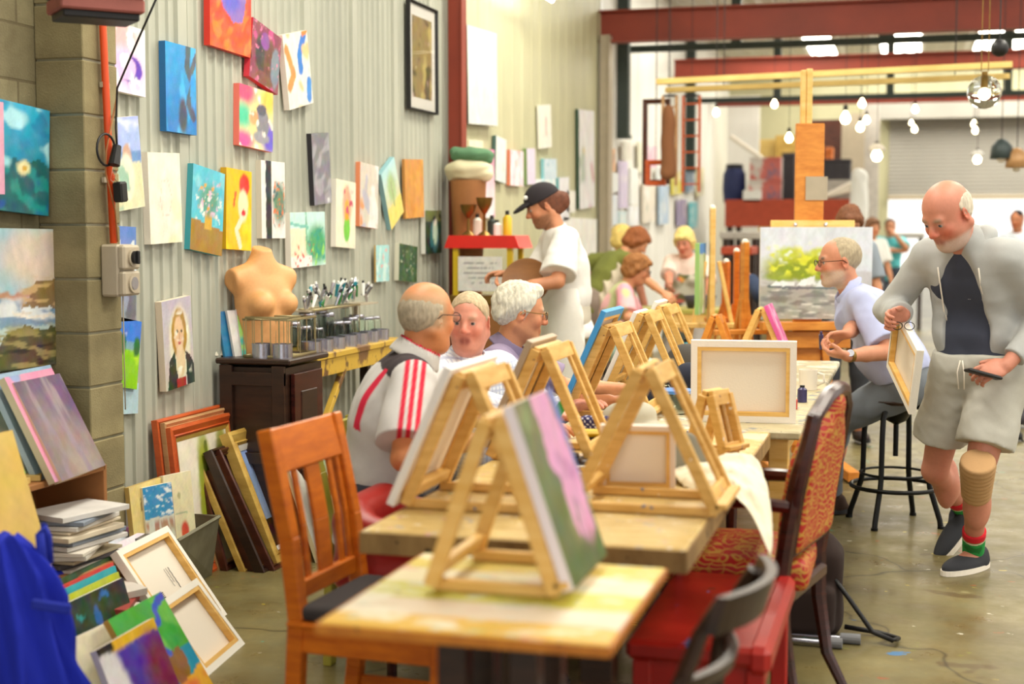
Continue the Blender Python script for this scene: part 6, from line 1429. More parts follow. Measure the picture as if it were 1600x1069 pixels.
leanp('purple, blue and white canvas at the bottom edge of the floor pile', (215, 1185), (300, 1120), (149, 1019), [('gr', '5a2a7a', '4a3ab0'), ('n', '2a2ac0', .2, 4, 3), ('e', .05, .6, .25, .5, 'ece8ea', .2), ('b', .2, .9, 1.1, 1.1, 'e8b82c'), ('e', .85, .5, .25, .4, '7a2a4a', .5), ('b', -.1, .92, .25, 1.1, '26221e')], edge='e8e0d8', group=GP, seed=42)
leanp('blank cream canvas behind the purple and white one', (160, 1150), (250, 1095), (106, 1000), [('bg', 'e6e0c4'), ('n', 'ded6b8', .2, 4, 3)], edge='ece6e0', th=.035, group=GP)
leanp('dark night-garden canvas with blue flowers on the floor pile', (135, 1085), (228, 1030), (95, 945), [('bg', '2e3034'), ('e', .5, .5, .4, .5, '2e4a2c', .5), ('n', '3a6ab8', .62, 13, 3), ('n', '3aa0a0', .72, 16, 6)], edge='e0dcd4', group=GP, seed=43)
for i, (cc, nm) in enumerate((('b8c030', 'lime'), ('38a8b8', 'cyan'), ('d84a3a', 'red'), ('3a5a34', 'dark green'))):
    leanp('thin %s edged board tucked behind the night-garden canvas' % nm, (133 - 6 * i, 1078 - 6 * i), (222 - 6 * i, 1024 - 6 * i), (92 - 3.5 * i, 937 - 8.5 * i), [('bg', cc)], edge=cc, th=.014, group=GP)
for i, (cc, nm, tl, fr_) in enumerate((('e8e4e0', 'white', (176, 866), 0), ('2a2824', 'black-edged', (166, 872), 0), ('e2d8e0', 'pale lilac', (158, 862), 0), ('cfd4dc', 'grey-blue', (148, 858), 0), ('e6e2d2', 'ivory', (138, 868), 0), ('d890c0', 'pink-edged', (150, 850), 0))):
    leanp('%s canvas standing in the row behind the large blank canvas back' % nm, (268 - 15 * i, 1000 - 6 * i), (335 - 15 * i, 952 - 5 * i), tl, [('bg', cc)], edge=cc, th=.022, group=GP)
plain('terracotta_dusty', hx('9a5850'), 0.7)
plain('green_plastic', hx('2ea84a'), .4); plain('blue_cloth_m', hx('1c2fae'), .8)
plain('bin_dark', hx('4a484a'), .35)
plain('straw_metal', hx('a89a70'), .35, .5)
# ------------------------------------------------------------------ pier, pipe, socket, cables
def tube_thing(name, lb, cat, pts, r, m, n=8, parent=None):
    M = MB(); M.tube(pts, r, n); o = M.build(name, m, parent, smooth=True); return tag(o, lb, cat) if not parent else o
ptop = onx(157, 20, -2.885); pbot = onx(175, 380, -2.885)
pp = tube_thing('conduit_pipe', 'orange-red painted conduit running down the block pier to the socket', 'pipe', [(-2.878, ptop.y, ptop.z + .35), (-2.878, ptop.y, ptop.z), (-2.878, (ptop.y + pbot.y) / 2, 1.8), (-2.878, pbot.y, pbot.z + .0)], .0135, 'pipe_orange', 12)
for z in (1.65, 2.0): M = MB(); M.box((-2.888, ptop.y + (pbot.y - ptop.y) * .5, z), (.012, .05, .02)); M.build('clip', 'socket_grey', pp)
sk0 = onx(184, 382, -2.83); sk1 = onx(208, 462, -2.83)
t = thing('power_socket', 'grey double-decker switched power socket box on the block pier', 'socket', (-2.865, (sk0.y + sk1.y) / 2, sk1.z))
yc, zc, hh = (sk0.y + sk1.y) / 2, (sk0.z + sk1.z) / 2, sk0.z - sk1.z; ww = abs(sk1.y - sk0.y) + .02
M = MB(); M.box((-2.862, yc, zc), (.075, ww, hh), None, .008); M.build('box', 'socket_grey', t)
for sg, m in ((1, 'black'), (-1, 'chrome')):
    M = MB(); M.box((-2.815, yc, zc + sg * hh * .25), (.03, ww * .96, hh * .47), None, .008); f = M.build('face', 'socket_grey', t)
    M = MB(); M.cyl((-2.8, yc, zc + sg * hh * .25), (-2.792, yc, zc + sg * hh * .25), .034, n=20); dd = M.build('dial_ring', 'socket_grey', f)
    M = MB(); M.cyl((-2.792, yc, zc + sg * hh * .25), (-2.78 if sg > 0 else -2.79, yc, zc + sg * hh * .25), .024, n=20)
    if sg > 0: M.box((-2.776, yc, zc + sg * hh * .25), (.014, .014, .05), rotz(0), .003)
    M.build('dial' if sg > 0 else 'outlet', 'black' if sg > 0 else 'chrome', f)
cab = [onx(246, -6, -2.6), onx(214, 66, -2.72), onx(183, 138, -2.84), onx(181, 200, -2.85), onx(183, 232, -2.85)]
tube_thing('hanging_cable', 'black cord slanting down from above to the adaptor on the pier', 'cord', cab, .004, 'black')
ring = []; c0 = onx(166, 234, -2.85)
for i in range(20): a = 2 * math.pi * i / 20; ring.append(c0 + V((.0, .062 * math.cos(a) * 1.0, .058 * math.sin(a))))
M = MB(); M.tube(ring, .0045, 8, True); tag(M.build('cable_loop', 'black', smooth=True), 'loop of black cable round the orange pipe', 'cable')
t = thing('plug_adaptor', 'black power adaptor and plug hanging beside the orange pipe', 'adaptor', tuple(onx(186, 318, -2.83)))
a = onx(183, 228, -2.83); M = MB(); M.cyl(a, onx(178, 258, -2.83), .016, .022, 12); M.build('plug', 'black', t)
b = onx(188, 300, -2.83); M = MB(); M.box(b, (.04, .045, .075), Matrix.Rotation(.12, 3, 'X'), .006); M.build('adaptor_body', 'black', t)
M = MB(); M.tube([onx(180, 260, -2.83), onx(176, 280, -2.83), onx(185, 290, -2.83)], .008, 8); M.build('neck', 'clear_lens', t)
tube_thing('cable', 'thin tan cable beside the orange pipe', 'cable', [onx(183, 150, -2.855), onx(166, 235, -2.855), onx(165, 270, -2.855), onx(180, 330, -2.855), onx(184, 378, -2.86)], .003, 'carton')
tube_thing('earth_wire', 'thin grey wire running down the pier below the socket', 'cable', [onx(192, 462, -2.86), onx(194, 560, -2.87), onx(196, 640, -2.88)], .0025, 'socket_grey')
# heater-like box at the top
p0 = atd(90, 34, 4.5); p1 = atd(208, 34, 4.62)
t = thing('ceiling_fixture', 'dark box fixture with a dusty red rim hanging above the block pier', 'fixture', tuple((p0 + p1) / 2))
cx_ = (p0 + p1) / 2; W_ = (p1 - p0).length; ang = math.atan2((p1 - p0).y, (p1 - p0).x)
M = MB(); R_ = rotz(ang); M.box(cx_ + V((0, 0, .012)), (W_, .16, .024), R_, .004); M.build('grille', 'black', t)
M = MB(); M.box(cx_ + V((0, 0, .045)), (W_ * 1.1, .2, .045), R_, .006); M.build('rim', 'terracotta_dusty', t)
M = MB(); M.box(cx_ + V((0, 0, .12)), (W_ * 1.16, .22, .1), R_, .01); M.build('housing', 'dark_grey', t)
M = MB(); M.beam(cx_ + V((0, 0, .16)), cx_ + V((0, 0, 2.0)), .03, .03); M.build('hanger', 'dark_grey', t)
# ------------------------------------------------------------------ magazine corner
def books(lb, c, w, d, h, m, R, name='magazine', cat='magazine', group='magazines in the stack by the block pier'):
    M = MB(); M.box(c, (w, d, h), R, .001); return tag(M.build(name, m), lb, cat, group)
mags = ['e8e0d4', 'c8a890', 'dcd6cc', 'a03c34', 'e0dcd8', 'b0aca4', '8a94a4', 'e6d8c0', 'd8d0c8', '5c5a60', 'ece6dc', 'c0b498']
for i, q in enumerate(mags): plain('mag_%d' % i, hx(q), .5, var=.1, scale=9)
bx0 = onx(172, 800, -2.8)
t = thing('wooden_crate', 'open orange-brown wooden crate shelf below the purple canvas', 'crate', (-2.9, 4.2, 0))
ys, ye, xs, xe, zt_ = 3.95, 4.5, -3.08, -2.78, .62
for nm, c, sz in (('side', (-2.93, ye, zt_ / 2), (.3, .02, zt_)), ('side', (-2.93, ys, zt_ / 2), (.3, .02, zt_)), ('top', (-2.93, (ys + ye) / 2, zt_ - .01), (.3, ye - ys, .02)), ('bottom', (-2.93, (ys + ye) / 2, .3), (.3, ye - ys - .02, .02)), ('back', (-3.07, (ys + ye) / 2, zt_ / 2), (.02, ye - ys, zt_))):
    M = MB(); M.box(c, sz, None, .002); M.build(nm, 'carton', t)
rr = random.Random(3)
z = .0
for i in range(12):
    hgt = rr.uniform(.009, .02); q = rr.choice(range(12)); 
    books(['thick', 'thin', 'creased', 'faded', 'worn', 'glossy'][i % 6] + ' magazine in the pile beside the crate, %s' % (['at the bottom', 'second from the bottom', 'third from the bottom', 'fourth from the bottom', 'fifth from the bottom', 'sixth from the bottom', 'sixth from the top', 'fifth from the top', 'fourth from the top', 'third from the top', 'second from the top', 'on the very top'][i]),
          V((-2.8 + rr.uniform(-.02, .02), 4.3 + rr.uniform(-.02, .02), .30 + z + hgt / 2)), .21, .3, hgt - .001, 'mag_%d' % q, rotz(rr.uniform(-.4, .4))); z += hgt + .002
t = thing('low_box', 'plain low box under the pile of magazines', 'box', (-2.8, 4.3, 0)); M = MB(); M.box((-2.8, 4.3, .15), (.24, .34, .3), None, .004); M.build('body', 'carton', t)
for i in range(7):
    books(['cream', 'brown', 'grey', 'white', 'tan', 'yellowish', 'striped'][i] + ' loose book sliding off the heap in front of the magazine pile', V((-2.68 + .02 * (i % 3), 4.1 + .03 * i, .06 + .026 * i)), .2, .26, .025, 'mag_%d' % ((i * 5 + 2) % 12), Matrix.Rotation(rr.uniform(-.5, .5), 3, 'Z') @ Matrix.Rotation(rr.uniform(.02, .1), 3, 'Y'), 'book', 'book', 'loose books below the magazine pile')
# purple canvas and its neighbours on top of the crate
GQ = 'canvases leaning on top of the crate'
leanp('tall purple-grey canvas leaning on the crate in front of the block pier', (97, 752), (165, 727), (20, 598), [('gr', '74626e', '54425c'), ('e', .55, .35, .5, .5, '8a7672', .7), ('e', .6, .1, .25, .15, '9a8884', .7), ('e', .9, .8, .5, .3, '5a3c66', .6), ('n', '8c7a86', .3, 8, 3, (2, .4))], zs=.62, edge='dcc4a0', group=GQ, th=.03, seed=51)
leanp('pink and blue edged canvas just behind the purple one', (86, 754), (155, 728), (8, 590), [('bg', 'd88aa8'), ('n', '8aa0c8', .3, 8, 3)], zs=.62, edge='d8c8a8', group=GQ, th=.025)
leanp('pale mint canvas with a dark edge at the far left behind the yellow board', (-40, 775), (72, 733), (-130, 625), [('bg', 'cfe2d6'), ('n', 'e2ece0', .2, 4, 3)], zs=.62, edge='46484a', group=GQ, th=.03)
leanp('pale blue canvas top showing behind the pink-edged one', (60, 752), (148, 722), (-15, 585), [('bg', '9ab4cc')], zs=.62, edge='a8b8c8', group=GQ, th=.02)
A = onz(150, 1120, 0); _, _, tl_, h_ = lfit(tuple(A), tuple(A + V((0, .3, 0))), (22, 672), 0)
uy_ = V((-math.sin(tl_), 0, math.cos(tl_))); canvas('large plain yellow-tan board leaning at the left edge', A + V((0, -.35, 0)) + uy_ * h_ / 2, V((0, 1, 0)), uy_, .7, h_,  .015, [('bg', 'd0ae5a'), ('n', 'dcbc6c', .2, 3, 3), ('b', .6, .93, .7, .97, '4a7ac0')], edge='c8a45a', name='leaning_board', cat='board')
q = onz(70, 745, .62)
for i, (cc, nm) in enumerate((('e2b870', 'tan'), ('e6c890', 'pale'), ('c89a50', 'brownish'))):
    M = MB(); M.box((-2.86, 3.98 + .07 * i, .632 + .0 * i), (.12, .05, .02), rotz(.4 * i - .3), .001); tag(M.build('wood_offcut', 'board_pale'), '%s wood offcut lying on the crate beside the yellow board' % nm, 'offcut', 'wood offcuts on the crate')
M = MB(); M.cyl((-2.82, 4.02, .66), (-2.82, 4.06, .66), .014); tag(M.build('pot_lid', 'green_plastic'), 'small round green lid on the crate by the wood offcuts', 'lid')
# ------------------------------------------------------------------ metal tub with books
if True:
    a, b, c_, d_ = onz(262, 850, .33), onz(346, 803, .33), onz(333, 898, 0), onz(288, 925, 0)
    t = thing('metal_tub', 'dull grey-green metal trough holding books, below the leaning frames', 'tub', (-2.75, 5.3, 0))
    o_ = V((-.2, .02, 0)); M = MB()
    fr_ = onz(343, 808, .27); nr_ = onz(278, 846, .27); top = [(nr_.x - .22, nr_.y + .02), (nr_.x, nr_.y), (fr_.x, fr_.y), (fr_.x - .22, fr_.y + .02)]; fb_ = onz(331, 898, 0); nb_ = onz(262, 935, 0); bot = [(nb_.x - .1, nb_.y + .05), (nb_.x, nb_.y), (fb_.x, fb_.y), (fb_.x - .1, fb_.y + .02)]
    vs = [V((*p, .27)) for p in top] + [V((*p, 0.0)) for p in bot]; vin = [V((p[0] * .99 - .027, p[1] * .99 + .05, .27)) for p in top]
    M.add([*vs], [(0, 4, 5, 1), (1, 5, 6, 2), (2, 6, 7, 3), (3, 7, 4, 0), (4, 7, 6, 5)]); M.build('tub_body', 'zinc', t)
    M = MB(); M.tube([V((*p, .272)) for p in top], .008, 6, True); M.build('rim', 'zinc', t)
bk = [('blue and white paperback standing in the metal tub', (4.98, .28), 'blu', 'c0dce8'), ('pale cream book with a red figure on its cover, in the metal tub', (5.16, .3), 'crm', 'e6dcb4'), ('tan paperback between the two covers in the metal tub', (5.07, .26), 'tan', 'c09878')]
for lb, (y, hh), k, cc in bk:
    w_ = .16 if k != 'tan' else .05
    c = V((fr_.x - .08, (y - 5.07) * .9 + (nr_.y + fr_.y) / 2 - .03, .12 + hh / 2 + .06)); ops = [('bg', cc)]
    if k == 'blu': ops = [('bg', 'd8d8c8'), ('b', -.1, .55, 1.1, 1.1, '3a90c4'), ('n', 'e8f0f0', .3, 18, 3, (1, 2), (0, .55, 1, 1)), ('n', 'b88a70', .1, 12, 5, (2, .4), (0, 0, 1, .5))]
    if k == 'crm': ops = [('bg', 'e6dcb4'), ('e', .62, .2, .14, .14, 'd8583c', .3), ('e', .5, .7, .05, .05, 'b0a880', .3), ('b', .3, .45, .75, .47, 'a8b890')]
    canvas(lb, c + V((.0, 0, .0)), (0.25, 1, 0), (-.1, 0, 1), w_, hh, .02, ops, edge='e8e0c8', group='books in the metal tub', name='book', cat='book', res=.005)
canvas('cream wooden plaque with brown scribbled loops behind the metal tub', onx(222, 792, -2.9) + V((.03, 0, 0)), (0, 1, 0), (-.1, 0, 1), .26, .2, .02, [('bg', 'e0ca84'), ('l', [(.3, .5), (.3, .7), (.4, .7), (.4, .5), (.3, .5)], .02, '7a6030'), ('l', [(.47, .7), (.47, .5), (.58, .5), (.58, .7)], .02, '7a6030'), ('l', [(.66, .72), (.68, .5), (.85, .52)], .02, '7a6030')], edge='c8a860', name='wooden_plaque', cat='plaque')
q_ = onz(212, 808, .28); M = MB(); M.box((-2.8, 4.86, .14), (.14, .12, .28), rotz(.05), .01); tag(M.build('plastic_bin', 'bin_dark'), 'dark translucent bin beside the metal tub under the wooden plaque', 'bin')
# blue overalls hanging at the left edge, on a stand
def W_(px, py, d): return atd(px, py, d)
def drape(lb, cx, cy, prof, nf, amp, seed, colr):
    vs = []; na, nz = 110, 46; zs_ = [p[0] for p in prof]
    for k in range(nz):
        z = prof[0][0] + (prof[-1][0] - prof[0][0]) * k / (nz - 1)
        for q in range(len(prof) - 1):
            if prof[q][0] <= z <= prof[q + 1][0] + 1e-9: f = (z - prof[q][0]) / (prof[q + 1][0] - prof[q][0]); rx = prof[q][1] * (1 - f) + prof[q + 1][1] * f; ry = prof[q][2] * (1 - f) + prof[q + 1][2] * f; ox = prof[q][3] * (1 - f) + prof[q + 1][3] * f
        for i in range(na):
            a = 2 * math.pi * i / na; w = a * nf + 1.3 * math.sin(z * 7 + seed) + .9 * math.sin(2 * a + z * 4); fo = 1 - 2 * abs(math.sin(w / 2)) ** .7
            m_ = 1 + amp * fo + .05 * math.sin(a * 3 + z * 13) + .03 * math.sin(a * 23 + z * 30)
            vs.append(V((cx, cy, 0)) + RGT * (ox + rx * m_ * math.cos(a)) + V((-RGT.y, RGT.x, 0)) * (ry * m_ * math.sin(a)) + V((0, 0, z + .012 * math.sin(a * 5 + z * 9))))
    fs = [(k * na + i, k * na + (i + 1) % na, (k + 1) * na + (i + 1) % na, (k + 1) * na + i) for k in range(nz - 1) for i in range(na)] + [tuple(range(na))[::-1], tuple(range((nz - 1) * na, nz * na))]
    return tag(link_mesh('overalls', vs, fs, 'cloth', None, True, True, np.tile(flat(colr), (len(vs), 1))), lb, 'overalls')
pc_ = W_(18, 950, 3.74); zt_o = W_(18, 838, 3.74).z
ov = drape('bright royal blue overalls draped in folds at the bottom left corner', pc_.x, pc_.y, [(.014, .19, .14, -.01), (.25, .185, .13, -.01), (zt_o - .2, .15, .1, -.01), (zt_o - .1, .13, .08, -.015), (zt_o - .03, .09, .05, -.02), (zt_o, .05, .03, -.02)], 9, .17, 2, '1528b4')
M = MB(); a = W_(68, 868, 3.74); M.tube([a + V((0, 0, -.05)), W_(62, 835, 3.73), W_(68, 822, 3.74), W_(74, 838, 3.76), W_(76, 880, 3.77)], [.014, .012, .01, .012, .014], 8); M.build('strap', 'blue_cloth_m', ov, smooth=True)
M = MB(); M.box(W_(80, 948, 3.6), (.1, .012, .026), rotz(YAW) @ Matrix.Rotation(.15, 3, 'Y'), .004); M.build('side_tab', 'blue_cloth_m', ov)
S_ = SD(.008); S_.cap(onz(105, 880, .3), onz(128, 866, .34), .045, .035, k=.03); S_.cap(onz(92, 905, .28), onz(120, 900, .28), .04, .03, k=.03); S_.disp(folds(28, .015, 6)); tag(S_.build('crumpled_cloth', 'cloth', None, flat('1a2fc0')), 'crumpled bright blue cloth on the heap below the magazines', 'cloth')

# ------------------------------------------------------------------ dresser and what stands on it
y0 = onx(341, 556, -2.98).y; c1 = ony(448, 562, y0); x1 = c1.x; y1 = onx(506, 546, x1).y; zt = c1.z
t = thing('cupboard', 'dark brown panelled wooden cupboard against the corrugated wall', 'cupboard', ((x1 - 2.98) / 2, (y0 + y1) / 2, 0))
M = MB(); M.box(((x1 - 2.98) / 2, (y0 + y1) / 2, zt / 2 - .02), (x1 + 2.98 - .02, y1 - y0 - .02, zt - .04)); M.build('carcass', 'dark_wood', t)
M = MB(); M.box(((x1 - 2.98) / 2 + .005, (y0 + y1) / 2, zt - .0125), (x1 + 2.98 + .03, y1 - y0 + .03, .025), None, .006); M.build('top', 'dark_wood', t)
M = MB(); xm = (x1 - 2.98) / 2; w = x1 + 2.98
for z, hh in ((zt - .09, .06), (zt * .5, .05), (.06, .1)): M.box((xm, y0 - .002, z), (w - .02, .02, hh), None, .002)
for x in (-2.98 + .04, x1 - .04): M.box((x, y0 - .002, zt / 2), (.06, .022, zt - .06), None, .002)
M.build('side_panelling', 'dark_wood', t)
M = MB(); M.box((x1 + .004, (y0 + y1) / 2, zt / 2), (.02, y1 - y0 - .1, zt - .14), None, .003); dr = M.build('door', 'mahogany', t)
for z, hh in ((zt * .7, zt * .26), (zt * .3, zt * .26)):
    M = MB(); M.box((x1 + .012, (y0 + y1) / 2, z), (.012, y1 - y0 - .24, hh), None, .004); M.build('door_panel', 'dark_wood', dr)
M = MB(); M.sph((x1 + .03, y1 - .1, zt * .55), .015); M.build('knob', 'brass', dr)
ztd = zt
def W2(px, py, x): return onx(px, py, x)
# mannequin bust
S_ = SD(.008); mc = ony(410, 545, y0 + .22); mz = ztd; mx, my = mc.x, y0 + .25
def mp(x, y, z): return V((mx + x, my + y, mz + z))
MR = rotz(-.5)
def mp(x, y, z): q = MR @ V((x, y, 0)); return V((mx + q.x, my + q.y, mz + z))
S_.cap(mp(-.01, .03, .0), mp(-.01, .02, .12), .1, .1, k=.04, cuts=[(mp(0, 0, .001), (0, 0, -1))]); S_.cap(mp(-.01, -.03, .0), mp(-.01, -.02, .12), .1, .1, k=.06, cuts=[(mp(0, 0, .001), (0, 0, -1))]); S_.ell(mp(-.01, 0, .25), (.1, .145, .15), MR, k=.06)
for sy in (-1, 1):
    S_.ell(mp(.07, sy * .068, .235), (.058, .056, .055), MR, k=.025); S_.cap(mp(-.02, 0, .395), mp(-.025, sy * .14, .345), .05, .058, k=.04, cuts=[(mp(0, sy * .172, 0), MR @ V((0, sy, 0)))])
    S_.ell(mp(-.02, sy * .195, .31), (.055, .035, .085), MR, k=.008, op='s')
S_.cap(mp(-.025, 0, .38), mp(-.015, 0, .5), .056, .045, k=.04, cuts=[(mp(0, 0, .485), MR @ V((.3, 0, 1)))])
tag(S_.build('mannequin_bust', 'skin', None, S(226, 166, 106)), 'flesh-coloured headless mannequin bust on the dark cupboard', 'mannequin')
for i, (px, cc, nm, ops) in enumerate(((352, 'e6dcc4', 'cream', [('bg', 'e8e0cc')]), (364, '2a80b0', 'blue', [('bg', '2a78a8')]), (376, 'ece6e0', 'white', [('bg', 'e8e4e0')]), (388, 'e8e0e4', 'pink, green and yellow', [('bg', '9ad070'), ('n', 'd84a90', .2, 9, 3), ('n', '40b8b0', .3, 8, 5), ('n', 'f0d840', .4, 10, 7), ('l', [(.1, .9), (.9, .1)], .04, '9a3070')]))):
    b = ony(px, 552, y0 + .1); canvas('small %s canvas propped on the left end of the cupboard' % nm, V((b.x + .012, y0 + .13 + .02 * i, ztd + .001 + .1)) + V((-.02, 0, 0)), (.55, 1, 0) if i < 3 else (.75, 1, 0), (-.32, 0, 1), .16, .2 + .01 * i, .016, ops, edge=cc, group='small canvases on the cupboard')
# side table with chipped yellow paint
ty0, ty1 = y1 + .04, y1 + 1.25; tx1 = x1 - .05; tz = ztd - .02
t = thing('side_table', 'narrow trestle table with chipped yellow paint, under the jars', 'table', ((tx1 - 2.98) / 2, (ty0 + ty1) / 2, 0))
table_mat('chipped_yellow', (hx('6a4a2c'), hx('8a6238')), [('d8b040', .42, 5), ('5a3a24', .62, 12)])
M = MB(); M.box(((tx1 - 2.98) / 2, (ty0 + ty1) / 2, tz - .015), (tx1 + 2.98, ty1 - ty0, .03), None, .004); M.build('table_top', 'chipped_yellow', t)
M = MB(); M.box((tx1 - .02, (ty0 + ty1) / 2, tz - .07), (.02, ty1 - ty0 - .04, .08)); M.build('apron', 'chipped_yellow', t)
for y in (ty0 + .08, ty1 - .08):
    for x in (-2.9, tx1 - .06): M = MB(); M.box((x, y, (tz - .03) / 2), (.05, .05, tz - .03), None, .003); M.build('leg', 'dark_wood', t)
    M = MB(); M.beam((tx1 - .03, y + (.35 if y < ty0 + .3 else -.35), tz - .06), (tx1 - .03, y, tz - .4), .03, .03); M.build('brace', 'chipped_yellow', t)
# jars, tins, wire rack, paint tubes
def jar(lb, c, r, h, grp):
    t = thing('glass_jar', lb, 'jar', tuple(c), 0, grp)
    M = MB(); M.lathe([(0, .0), (r, .0), (r, h * .8), (r * .8, h * .9), (r * .8, h), (r * .74, h), (r * .74, h * .9), (r * .93, h * .8), (r * .93, .006), (0, .006)], (0, 0, 0), 16); M.build('jar_body', 'glass', t, False, True)
    M = MB(); M.lathe([(r * .83, h * .88), (r * .87, h * .9), (r * .87, h * .97), (r * .83, h * 1.0)], (0, 0, 0), 16); M.build('jar_rim', 'chrome', t, False, True)
    return t
jr = None; rj = random.Random(11)
for i in range(22):
    row = i % 2; yy = ty0 + .06 + (i // 2) * .105; xx = tx1 - .31 + row * .16 + rj.uniform(-.02, .02); r = rj.uniform(.036, .05); hh = rj.uniform(.1, .19)
    if yy > ty1 - .05: break
    lb = 'glass jar in the crowded %s row on the chipped yellow side table' % ('front' if row else 'back')
    if jr is None: jr = jar(lb, (xx, yy, tz), .045, .16, 'jars on the side table')
    else:
        c = copy_tree(jr, (xx, yy, tz), 0, lb, 'jars on the side table in ' + ('front' if row else 'back')); c.scale = (r / .045, r / .045, hh / .16)
jr['group'] = 'jars on the side table in back'
def tin(lb, c, r, h):
    M = MB(); M.lathe([(0, 0), (r, 0), (r, h), (r * 1.04, h), (r * 1.04, h + .004), (r * .94, h + .004), (r * .94, .006), (0, .006)], tuple(c), 18); return tag(smooth_by_angle(M.build('steel_tin', 'chrome')), lb, 'tin', 'steel tins along the table edge')
for i in range(7): tin('small steel tin along the front edge of the chipped yellow side table', (tx1 - .07, ty0 + .08 + .155 * i, tz), .05, .055)
for (px, nm) in ((408, 'left'), (440, 'right')):
    b = ony(px, 552, y0 + .06); tin('steel tin on the cupboard edge, the %s one of two below the bust' % nm, (b.x, y0 + .07, ztd), .045, .06)
def rack(lb, c, w, d, h, n=6):
    t = thing('wire_rack', lb, 'rack', tuple(c), 0)
    M = MB(); M.tube([(-w / 2, -d / 2, h), (w / 2, -d / 2, h), (w / 2, d / 2, h), (-w / 2, d / 2, h)], .006, 6, True); M.build('top_ring', 'straw_metal', t, False, True)
    M = MB(); M.tube([(-w / 2, -d / 2, .006), (w / 2, -d / 2, .006), (w / 2, d / 2, .006), (-w / 2, d / 2, .006)], .006, 6, True); M.build('bottom_ring', 'straw_metal', t, False, True)
    for i in range(n):
        x = -w / 2 + w * i / (n - 1)
        for y in (-d / 2, d / 2): M = MB(); M.cyl((x, y, .006), (x, y, h), .0022, n=6); M.build('wire', 'straw_metal', t, False)
rb = ony(425, 552, y0 + .1)
rack('tall wire rack in front of the mannequin bust', (x1 - .12, y0 + .12, ztd), .2, .14, .18); rack('long wire rack at the right end of the cupboard', (x1 - .13, y1 - .2, ztd), .22, .3, .17); rack('wire rack among the jars near the cupboard', (-2.86, ty0 + .55, tz + .0), .08, .6, .2, 3)
pl = None
for i in range(46):
    a = rj.uniform(-.9, .9); y = ty0 + .28 + .8 * (i / 46) + rj.uniform(-.05, .05); x = -2.9 + rj.uniform(0, .05); z = tz + .2 + rj.uniform(0, .1) * (1 - abs(i / 23 - 1) * .6)
    cc = ['chrome', 'chrome', 'chrome', 'white', 'tube_teal', 'tube_green'][i % 6]
    if i == 0: plain('tube_teal', hx('2a8a9a'), .3); plain('tube_green', hx('3a8a4a'), .3)
    t = thing('paint_tube', 'squeezed %s paint tube in the heap above the jars' % {'chrome': 'silver', 'white': 'white', 'tube_teal': 'teal', 'tube_green': 'green'}[cc], 'paint tube', (x, y, z), 0, 'paint tubes heaped above the jars, ' + cc.replace('tube_', '').replace('chrome', 'silver'))
    d = V((rj.uniform(-.3, .6), math.sin(a), math.cos(a))).normalized(); M = MB(); M.cyl((0, 0, 0), d * .07, .006, .011, 8); M.build('tube_body', cc, t, False); M = MB(); M.cyl(d * .07, d * .085, .007, .006, 8); M.build('tube_cap', 'black' if i % 2 else 'white', t, False)
t = thing('shelf', 'low wire shelf carrying the heap of paint tubes behind the jars', 'shelf', (-2.9, ty0 + .65, tz)); M = MB(); M.box((-2.9, ty0 + .68, tz + .195), (.14, .95, .008)); M.build('shelf_board', 'socket_grey', t)
for y in (ty0 + .24, ty0 + 1.12): M = MB(); M.box((-2.95, y, tz + .1), (.02, .02, .19)); M.build('support', 'socket_grey', t)
plain('blue_lid', hx('4a8ad8'), .4); plain('box_red', hx('c0463c'), .6); plain('box_grey', hx('b8b2aa'), .6); plain('navy', hx('1e2a5c'), .6); plain('green_card', hx('78c850'), .6)
# ------------------------------------------------------------------ on and under the worktables
def soft(name, lb, cat, prims, colr, h=.007, dsp=None, mat_='cloth'):
    S_ = SD(h)
    for p in prims: getattr(S_, p[0])(*p[1], **p[2])
    for d in dsp or []: S_.disp(d)
    return tag(S_.build(name, mat_, None, colr if callable(colr) else flat(colr)), lb, cat)
C_ = lambda a, b, r, r2=None, **k: ('cap', (V(a), V(b), r, r2), k)
def sheet(name, lb, cat, ctl, colr, nu=44, nv=40, th=.004, amp=.015, sc=22, seed=1):
    ctl = np.array(ctl, float); R_, K_ = ctl.shape[:2]
    def bez(P, t):
        P = [p for p in P]
        while len(P) > 1: P = [P[i] * (1 - t) + P[i + 1] * t for i in range(len(P) - 1)]
        return P[0]
    G = np.array([[bez([bez(ctl[r], j / (nv - 1)) for r in range(R_)], i / (nu - 1)) for j in range(nv)] for i in range(nu)])
    F = G.reshape(-1, 3); uv = np.stack(np.meshgrid(np.linspace(0, 1, nu), np.linspace(0, 1, nv), indexing='ij'), -1).reshape(-1, 2)
    F = F + np.outer(sn(uv * np.array((1, .35)), sc * .5, seed) * amp, (.3, -.3, 1)) + np.outer(np.abs(sn(uv, sc, seed + 2)) * amp * .6, (0, -.5, .8))
    vs = np.concatenate([F, F + np.array((.001, -.001, -th))]); n = nu * nv; fs = []
    for i in range(nu - 1):
        for j in range(nv - 1): a = i * nv + j; fs += [(a, a + 1, a + nv + 1, a + nv), (n + a, n + a + nv, n + a + nv + 1, n + a + 1)]
    rim = [i * nv for i in range(nu)] + [(nu - 1) * nv + j for j in range(1, nv)] + [i * nv + nv - 1 for i in range(nu - 2, -1, -1)] + [j for j in range(nv - 2, 0, -1)]
    for a, b in zip(rim, rim[1:] + rim[:1]): fs.append((a, b, n + b, n + a))
    o = link_mesh(name, vs, fs, 'cloth', None, True, True, np.tile(flat(colr), (len(vs), 1))); return tag(o, lb, cat)
